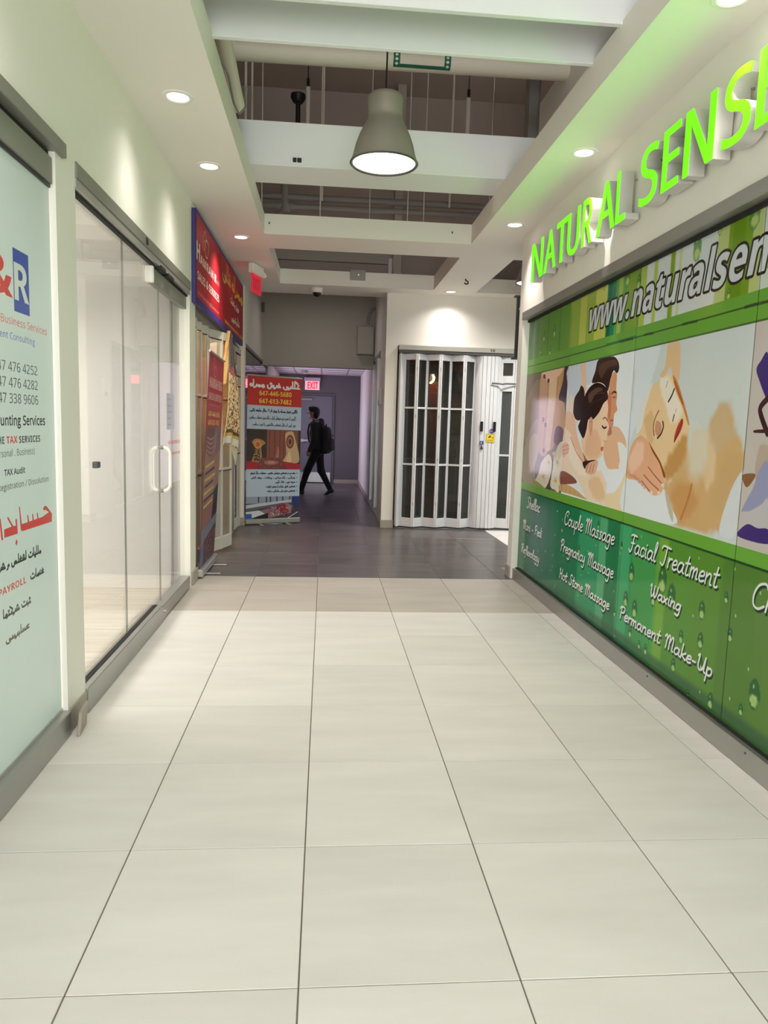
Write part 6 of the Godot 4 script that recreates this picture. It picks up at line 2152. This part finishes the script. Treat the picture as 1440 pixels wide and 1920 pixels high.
	g.span(Vector3(-4.7, 0.0, -6.7), Vector3(-4.55, 3.0, -10.56))
	struct("wall_shop", g, mat("shop_wall", col(150, 132, 112), 0.7), "warm plaster walls inside the rug shop", "wall")
	g = G.new()
	g.span(Vector3(-4.6, 2.9, -6.7), Vector3(-1.34, 3.0, -10.56))
	struct("ceiling_shop", g, M.paint_room, "white ceiling inside the rug shop", "ceiling")
	g = G.new()
	g.span(Vector3(-4.6, -0.1, -6.7), Vector3(-1.5, -0.001, -10.56))
	struct("floor_shop", g, mat("shop_floor", col(150, 128, 108), 0.6), "brown floor inside the rug shop", "floor")
	var kinds := [["hanging_rug", "gold medallion rug hanging inside the rug shop, nearest the pier", col(196, 150, 84), col(120, 66, 44), col(226, 200, 150), -7.5], ["hanging_rug", "red medallion rug hanging in the middle of the rug shop", col(140, 44, 44), col(206, 172, 120), col(60, 48, 60), -8.45], ["hanging_rug", "cream medallion rug hanging at the far end of the rug shop", col(222, 206, 174), col(150, 84, 66), col(92, 100, 88), -9.5]]
	var i := 0
	for k in kinds:
		var hr := thing(k[0], k[1], "rug", Vector3(-2.6, 0.3, k[5]), 0.0, "rugs hanging inside the shop")
		var rm := StandardMaterial3D.new()
		rm.albedo_texture = carpet(40 + i, k[2], k[3], k[4], 0.86, 2.2)
		rm.roughness = 0.95
		rm.texture_repeat = false
		g = G.new()
		g.sheet(14, 4, func(u: float, v: float) -> Vector3: return Vector3(0.03 * sin(u * 9.0), 2.2 * (1.0 - v), 0.42 - 0.84 * u), 0.01)
		obj("pile_side", g, rm, hr)
		g = G.new()
		g.rod(Vector3(0, 2.22, 0.46), Vector3(0, 2.22, -0.46), 0.018)
		obj("hanging_bar", g, M.metal_dull, hr)
		i += 1
	var lp := thing("shop_bulb", "warm glowing bulb under the ceiling of the rug shop", "lamp", Vector3(-2.4, 2.5, -8.4))
	g = G.new()
	g.lathe([Vector2(0.0, -0.09), Vector2(0.06, -0.07), Vector2(0.085, 0.0), Vector2(0.06, 0.07), Vector2(0.03, 0.1), Vector2(0.0, 0.11)], 20)
	obj("bulb_glass", g, glow("shop_bulb_glow", Color(1.0, 0.86, 0.66), 1.6), lp)
	g = G.new()
	g.rod(Vector3(0, 0.1, 0), Vector3(0, 0.4, 0), 0.012)
	obj("stem", g, M.black_plastic, lp)
	# stands for a white inner wall; its bluish light is in the colour
	var sp := thing("lit_wall_strip", "strip of white inner wall in the rug shop opening, bluish light in its colour", "panel", Vector3(-1.42, 0, -9.35))
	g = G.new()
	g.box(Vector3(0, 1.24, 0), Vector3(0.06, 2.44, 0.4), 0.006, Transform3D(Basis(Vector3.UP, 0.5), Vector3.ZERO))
	obj("board", g, mat("wall_bluish_lit", col(206, 210, 234), 0.5), sp)

# ---------------------------------------------------------------- the passer-by
func net(bones: Array, cell: float, k: float, cuts := []) -> ArrayMesh:
	# bones: [from, to, radius, radius]; distances joined by a smooth minimum and meshed as surface nets; cuts: spheres taken away
	var field := {}
	var lo := Vector3(INF, INF, INF)
	for b in bones:
		lo = lo.min(b[0] - Vector3.ONE * (maxf(b[2], b[3]) + cell * 3))
		lo = lo.min(b[1] - Vector3.ONE * (maxf(b[2], b[3]) + cell * 3))
	for b in bones:
		var a: Vector3 = b[0]
		var e: Vector3 = b[1] - a
		var ll := maxf(e.length_squared(), 1e-9)
		var r := maxf(b[2], b[3]) + cell * 2.0 + k
		var p0 := Vector3i(((a.min(b[1]) - Vector3.ONE * r - lo) / cell).floor())
		var p1 := Vector3i(((a.max(b[1]) + Vector3.ONE * r - lo) / cell).ceil())
		for z in range(p0.z, p1.z + 1):
			for y in range(p0.y, p1.y + 1):
				for x in range(p0.x, p1.x + 1):
					var p := lo + Vector3(x, y, z) * cell
					var t := clampf((p - a).dot(e) / ll, 0.0, 1.0)
					var d: float = p.distance_to(a + e * t) - lerpf(b[2], b[3], t)
					if d < r:
						var key := Vector3i(x, y, z)
						field[key] = field.get(key, 0.0) + exp(-d / k * 2.2)
	var val := func(q: Vector3i) -> float:
		var s: float = field.get(q, 0.0)
		return 1.0 if s <= 0.0 else -log(s) * k / 2.2
	for c in cuts:
		for q in field.keys():
			var d: float = (lo + Vector3(q) * cell).distance_to(c[0]) - c[1]
			var cur: float = val.call(q)
			if -d > cur:
				field[q] = exp(d / k * 2.2)
	var vert := {}
	var pos := PackedVector3Array()
	var corner := [Vector3i(0, 0, 0), Vector3i(1, 0, 0), Vector3i(0, 1, 0), Vector3i(1, 1, 0), Vector3i(0, 0, 1), Vector3i(1, 0, 1), Vector3i(0, 1, 1), Vector3i(1, 1, 1)]
	var edges := [[0, 1], [2, 3], [4, 5], [6, 7], [0, 2], [1, 3], [4, 6], [5, 7], [0, 4], [1, 5], [2, 6], [3, 7]]
	var val_of := {}
	for q in field:
		val_of[q] = val.call(q)
	for q in val_of:
		var f := []
		var neg := 0
		for c in corner:
			var d: float = val_of.get(q + c, 1.0)
			f.append(d)
			if d < 0.0: neg += 1
		if neg == 0 or neg == 8:
			continue
		var s := Vector3.ZERO
		var cnt := 0
		for ed in edges:
			if (f[ed[0]] < 0.0) != (f[ed[1]] < 0.0):
				var t: float = f[ed[0]] / (f[ed[0]] - f[ed[1]])
				s += Vector3(corner[ed[0]]).lerp(Vector3(corner[ed[1]]), t)
				cnt += 1
		vert[q] = pos.size()
		pos.append(lo + (Vector3(q) + s / cnt) * cell)
	var nor := PackedVector3Array()
	nor.resize(pos.size())
	var tris := PackedInt32Array()
	var ax := [Vector3i(1, 0, 0), Vector3i(0, 1, 0), Vector3i(0, 0, 1)]
	for q in vert:
		for i in 3:
			var d0: float = val_of.get(q, 1.0)
			var d1: float = val_of.get(q + ax[i], 1.0)
			if (d0 < 0.0) == (d1 < 0.0):
				continue
			var u: Vector3i = ax[(i + 1) % 3]
			var w: Vector3i = ax[(i + 2) % 3]
			var ids := [q, q - u, q - u - w, q - w]
			var ok := true
			for id in ids:
				if not vert.has(id): ok = false
			if not ok:
				continue
			var v := [vert[ids[0]], vert[ids[1]], vert[ids[2]], vert[ids[3]]]
			if d0 < 0.0:
				tris.append_array([v[0], v[2], v[1], v[0], v[3], v[2]])
			else:
				tris.append_array([v[0], v[1], v[2], v[0], v[2], v[3]])
	for i in range(0, tris.size(), 3):
		var nn := (pos[tris[i + 2]] - pos[tris[i]]).cross(pos[tris[i + 1]] - pos[tris[i]])
		for j in 3:
			nor[tris[i + j]] += nn
	for i in nor.size():
		nor[i] = nor[i].normalized()
	var arr := []
	arr.resize(Mesh.ARRAY_MAX)
	arr[Mesh.ARRAY_VERTEX] = pos
	arr[Mesh.ARRAY_NORMAL] = nor
	arr[Mesh.ARRAY_INDEX] = tris
	var am := ArrayMesh.new()
	am.add_surface_from_arrays(Mesh.PRIMITIVE_TRIANGLES, arr)
	return am

func join(meshes: Array) -> ArrayMesh:
	var st := SurfaceTool.new()
	for m in meshes:
		st.append_from(m, 0, Transform3D())
	return st.commit()

func hand(wrist: Vector3, dir: Vector3, out: Vector3, s: float) -> ArrayMesh:
	# dir: along the palm, out: towards the thumb side
	var n := dir.cross(out).normalized()
	var b := []
	for k in 4:
		var o := out * (0.03 - 0.02 * k) * s
		b.append([wrist, wrist + dir * 0.085 * s + o, 0.019 * s, 0.014 * s])
		var ln: float = [0.07, 0.08, 0.074, 0.056][k] * s
		var a := wrist + dir * 0.085 * s + o
		var m := a + (dir * 0.9 + n * 0.35).normalized() * ln * 0.5
		var e := m + (dir * 0.65 + n * 0.75).normalized() * ln * 0.5
		b.append([a, m, 0.009 * s, 0.0085 * s])
		b.append([m, e, 0.0085 * s, 0.007 * s])
	var t0 := wrist + dir * 0.03 * s + out * 0.03 * s
	var t1 := t0 + (dir * 0.8 + out * 0.6).normalized() * 0.035 * s
	b.append([t0, t1, 0.012 * s, 0.0095 * s])
	b.append([t1, t1 + (dir + n * 0.3).normalized() * 0.03 * s, 0.0095 * s, 0.008 * s])
	return net(b, 0.0065, 0.006)

func walker() -> void:
	# local frame: +x is forward, +y up, -z the walker's left (turned below so that forward is the picture's left)
	var o := thing("person", "young person in glasses and dark clothes walking left past the Persian banner", "person", Vector3(-0.145, 0, -15.2), PI - 0.28)
	var skin := mat("skin", col(176, 132, 112), 0.55)
	var dark := mat("hoodie_cloth", col(46, 43, 43), 0.9)
	var pants := mat("trouser_cloth", col(26, 24, 28), 0.9)
	var L := -1.0   # the walker's left is local -z after the turn, on the viewer's side
	# joints
	var pelvis := Vector3(0.0, 0.96, 0)
	var chest := Vector3(0.03, 1.32, 0)
	var neck := Vector3(0.06, 1.535, 0)
	var headc := Vector3(0.105, 1.70, 0)
	var shl := Vector3(0.03, 1.45, 0.185)
	var shr := Vector3(0.03, 1.45, -0.185)
	var ell := Vector3(0.02, 1.17, 0.235)
	var elr := Vector3(0.0, 1.17, -0.235)
	var wrl := Vector3(0.15, 0.95, 0.215)
	var wrr := Vector3(0.10, 0.95, -0.22)
	var hpl := Vector3(0.0, 0.93, 0.09)
	var hpr := Vector3(0.0, 0.93, -0.09)
	# the leg on the viewer's side trails, the other one leads
	var knl := Vector3(-0.05, 0.52, 0.10)
	var anl := Vector3(-0.25, 0.125, 0.11)
	var knr := Vector3(0.19, 0.52, -0.09)
	var anr := Vector3(0.31, 0.105, -0.09)
	var body := [[pelvis, chest, 0.12, 0.13], [chest, Vector3(0.04, 1.44, 0), 0.13, 0.1], [Vector3(0.04, 1.45, 0.1), Vector3(0.04, 1.45, -0.1), 0.085, 0.085], [Vector3(0.045, 1.46, 0), neck, 0.07, 0.056], [neck, Vector3(0.09, 1.62, 0), 0.055, 0.056],
		[Vector3(0.0, 0.95, 0.07), Vector3(0.0, 0.95, -0.07), 0.11, 0.11], [shl, ell, 0.055, 0.042], [ell, wrl, 0.042, 0.028], [shr, elr, 0.055, 0.042], [elr, wrr, 0.042, 0.028],
		[hpl, knl, 0.085, 0.056], [knl, anl, 0.056, 0.036], [hpr, knr, 0.085, 0.056], [knr, anr, 0.056, 0.036]]
	var face := [[headc + Vector3(-0.03, 0.035, 0), headc + Vector3(0.01, 0.03, 0), 0.088, 0.086], [headc + Vector3(0.02, -0.02, 0.018), headc + Vector3(0.02, -0.02, -0.018), 0.066, 0.066], [headc + Vector3(0.02, -0.07, 0), headc + Vector3(0.062, -0.092, 0), 0.046, 0.026], [headc + Vector3(-0.02, -0.05, 0), headc + Vector3(-0.015, -0.12, 0), 0.055, 0.054],
		[headc + Vector3(0.086, 0.012, 0), headc + Vector3(0.106, -0.026, 0), 0.009, 0.014], [headc + Vector3(0.083, -0.03, 0.012), headc + Vector3(0.083, -0.03, -0.012), 0.01, 0.01], [headc + Vector3(0.08, 0.03, 0.034), headc + Vector3(0.08, 0.03, -0.034), 0.014, 0.014],
		[headc + Vector3(0.082, -0.056, 0.014), headc + Vector3(0.082, -0.056, -0.014), 0.009, 0.009], [headc + Vector3(0.08, -0.069, 0.012), headc + Vector3(0.08, -0.069, -0.012), 0.009, 0.009]]
	for s in [-1.0, 1.0]:
		face.append([headc + Vector3(-0.02, 0.014, s * 0.084), headc + Vector3(-0.012, -0.028, s * 0.08), 0.014, 0.01])
		face.append([headc + Vector3(0.05, -0.01, s * 0.044), headc + Vector3(0.04, -0.03, s * 0.044), 0.026, 0.024])
	var wl := wrl - ell
	var wr := wrr - elr
	var skin_mesh := join([net(body, 0.016, 0.03), net(face, 0.006, 0.012, [[headc + Vector3(0.094, 0.008, 0.032), 0.014], [headc + Vector3(0.094, 0.008, -0.032), 0.014]]), hand(wrl + wl.normalized() * 0.005, wl.normalized(), Vector3(0.8, 0.4, 0.0).normalized(), 1.0), hand(wrr + wr.normalized() * 0.005, wr.normalized(), Vector3(0.8, 0.4, 0.0).normalized(), 1.0)])
	inst("body", skin_mesh, skin, o)
	# eyes
	var g := G.new()
	for s in [-1.0, 1.0]:
		g.lathe([Vector2(0, -0.011), Vector2(0.008, -0.008), Vector2(0.011, 0), Vector2(0.008, 0.008), Vector2(0, 0.011)], 12, Transform3D(Basis(), headc + Vector3(0.08, 0.008, s * 0.032)))
	obj("eye", g, mat("eye_dark", col(40, 32, 30), 0.2), o)
	# hoodie
	var top := [[Vector3(0.0, 0.93, 0.06), Vector3(0.03, 1.30, 0.07), 0.125, 0.125], [Vector3(0.0, 0.93, -0.06), Vector3(0.03, 1.30, -0.07), 0.125, 0.125], [Vector3(0.03, 1.30, 0.05), Vector3(0.035, 1.44, 0.05), 0.135, 0.105], [Vector3(0.03, 1.30, -0.05), Vector3(0.035, 1.44, -0.05), 0.135, 0.105],
		[Vector3(0.035, 1.455, 0.13), Vector3(0.035, 1.455, -0.13), 0.092, 0.092], [shl, ell, 0.079, 0.066], [ell, wrl, 0.066, 0.05], [shr, elr, 0.079, 0.066], [elr, wrr, 0.066, 0.05],
		[Vector3(-0.05, 1.50, 0.07), Vector3(-0.05, 1.50, -0.07), 0.07, 0.07], [Vector3(-0.06, 1.55, 0.03), Vector3(-0.06, 1.55, -0.03), 0.06, 0.06], [Vector3(0.05, 1.50, 0.055), Vector3(0.05, 1.50, -0.055), 0.055, 0.055]]
	inst("hoodie", net(top, 0.016, 0.03), dark, o)
	g = G.new()
	for s in [1.0, -1.0]:
		g.tube([Vector3(0.09, 1.54, 0.10 * s), Vector3(0.03, 1.575, 0.13 * s), Vector3(-0.06, 1.56, 0.13 * s)], 0.009, 8)
		g.tube([Vector3(0.11, 1.50, 0.12 * s), Vector3(0.03, 1.545, 0.16 * s), Vector3(-0.06, 1.53, 0.16 * s)], 0.008, 8)
	obj("shoulder_stripe", g, mat("stripe_pale", col(196, 194, 196), 0.8), o)
	# trousers
	var leg := [[Vector3(0.0, 0.93, 0.06), Vector3(0.0, 0.93, -0.06), 0.118, 0.118], [hpl, knl, 0.10, 0.075], [knl, anl + Vector3(0, 0.01, 0), 0.075, 0.054], [hpr, knr, 0.10, 0.075], [knr, anr + Vector3(0, 0.01, 0), 0.075, 0.054], [Vector3(0, 0.98, 0.05), Vector3(0, 0.98, -0.05), 0.115, 0.115]]
	inst("trousers", net(leg, 0.016, 0.03), pants, o)
	g = G.new()
	g.tube([hpl + Vector3(0.0, -0.1, 0.097), knl + Vector3(0, 0, 0.076), anl + Vector3(0, 0.05, 0.056)], 0.007, 6)
	obj("leg_stripe", g, M.stripe_pale, o)
	# shoes: upper and pale sole
	for f in [[anl, -0.42], [anr, 0.22]]:
		var a: Vector3 = f[0]
		var bs := Basis(Vector3.BACK, f[1])
		var q := func(x: float, y: float, z: float) -> Vector3: return a + bs * Vector3(x, y, z)
		inst("shoe", net([[q.call(-0.02, -0.02, 0), q.call(-0.03, -0.065, 0), 0.044, 0.04], [q.call(-0.03, -0.062, 0), q.call(0.09, -0.068, 0), 0.04, 0.036], [q.call(0.0, -0.03, 0), q.call(0.11, -0.066, 0), 0.042, 0.032], [q.call(0.1, -0.07, 0.012), q.call(0.17, -0.078, 0.0), 0.034, 0.026]], 0.009, 0.012), mat("shoe_dark", col(36, 36, 42), 0.7), o)
		inst("sole", net([[q.call(-0.045, -0.098, 0), q.call(0.06, -0.098, 0), 0.03, 0.028], [q.call(0.06, -0.098, 0.006), q.call(0.175, -0.096, 0.0), 0.032, 0.022]], 0.008, 0.01), mat("sole_pale", col(176, 172, 176), 0.6), o)
	# hair: a cap over the skull with a thick fringe
	var hair := [[headc + Vector3(-0.045, 0.05, 0), headc + Vector3(0.0, 0.066, 0), 0.094, 0.092], [headc + Vector3(0.03, 0.085, 0.03), headc + Vector3(0.03, 0.085, -0.03), 0.062, 0.062], [headc + Vector3(0.06, 0.088, 0.03), headc + Vector3(0.06, 0.088, -0.03), 0.046, 0.046], [headc + Vector3(-0.07, 0.0, 0.03), headc + Vector3(-0.07, -0.02, -0.03), 0.062, 0.062], [headc + Vector3(-0.06, -0.06, 0.03), headc + Vector3(-0.06, -0.06, -0.03), 0.046, 0.046]]
	for k in 14:
		var a := TAU * k / 14.0
		hair.append([headc + Vector3(-0.01 + 0.07 * cos(a), 0.10, 0.055 * sin(a)), headc + Vector3(0.01 + 0.085 * cos(a), 0.128 - 0.02 * (k % 3), 0.07 * sin(a)), 0.034, 0.016])
	inst("hair", net(hair, 0.008, 0.012), mat("hair_dark", col(26, 23, 24), 0.6), o)
	# glasses
	g = G.new()
	for s in [-1.0, 1.0]:
		var ring := []
		for k in 17:
			var a := TAU * k / 16.0
			ring.append(headc + Vector3(0.107 - 0.008 * cos(a) * 0.0, 0.008 + 0.019 * sin(a), s * 0.034 + 0.025 * cos(a)))
		g.tube(ring, 0.003, 6, false)
		g.tube([headc + Vector3(0.105, 0.012, s * 0.06), headc + Vector3(0.04, 0.016, s * 0.086), headc + Vector3(-0.03, 0.01, s * 0.09)], 0.003, 6)
	g.rod(headc + Vector3(0.109, 0.01, 0.009), headc + Vector3(0.109, 0.01, -0.009), 0.003, 6)
	obj("glasses", g, M.black_plastic, o)
	# backpack, worn on the back
	var b := thing("backpack", "dark grey backpack on the back of the walking person", "backpack", o.position, o.rotation.y)
	var pk := net([[Vector3(-0.20, 0.98, 0.09), Vector3(-0.18, 1.32, 0.08), 0.09, 0.085], [Vector3(-0.20, 0.98, -0.09), Vector3(-0.18, 1.32, -0.08), 0.09, 0.085], [Vector3(-0.18, 1.36, 0.06), Vector3(-0.18, 1.36, -0.06), 0.085, 0.085], [Vector3(-0.22, 1.1, 0.06), Vector3(-0.22, 1.1, -0.06), 0.1, 0.1], [Vector3(-0.17, 0.96, 0.08), Vector3(-0.17, 0.96, -0.08), 0.085, 0.085]], 0.014, 0.02)
	inst("main_bag", pk, mat("pack_cloth", col(40, 38, 43), 0.85), b)
	inst("front_pocket", net([[Vector3(-0.30, 0.99, 0.06), Vector3(-0.285, 1.15, 0.06), 0.05, 0.05], [Vector3(-0.30, 0.99, -0.06), Vector3(-0.285, 1.15, -0.06), 0.05, 0.05]], 0.012, 0.016), mat("pocket_cloth", col(62, 60, 68), 0.8), b)
	g = G.new()
	g.tube([Vector3(-0.29, 1.24, 0.12), Vector3(-0.315, 1.27, 0.06), Vector3(-0.32, 1.275, 0), Vector3(-0.315, 1.27, -0.06), Vector3(-0.29, 1.24, -0.12)], 0.008, 8)
	obj("zip", g, M.pack_cloth, b)
	g = G.new()
	g.tube([Vector3(-0.17, 1.43, 0.04), Vector3(-0.18, 1.49, 0.0), Vector3(-0.17, 1.43, -0.04)], 0.012, 8)
	obj("grab_loop", g, M.pack_cloth, b)
	for s in [-1.0, 1.0]:
		g = G.new()
		g.tube([Vector3(-0.12, 1.42, s * 0.1), Vector3(-0.05, 1.555, s * 0.115), Vector3(0.05, 1.56, s * 0.125), Vector3(0.15, 1.47, s * 0.135), Vector3(0.175, 1.32, s * 0.14), Vector3(0.14, 1.14, s * 0.17), Vector3(0.02, 1.03, s * 0.2), Vector3(-0.12, 1.0, s * 0.15)], 0.018, 10)
		obj("shoulder_strap", g, M.pack_cloth, b)
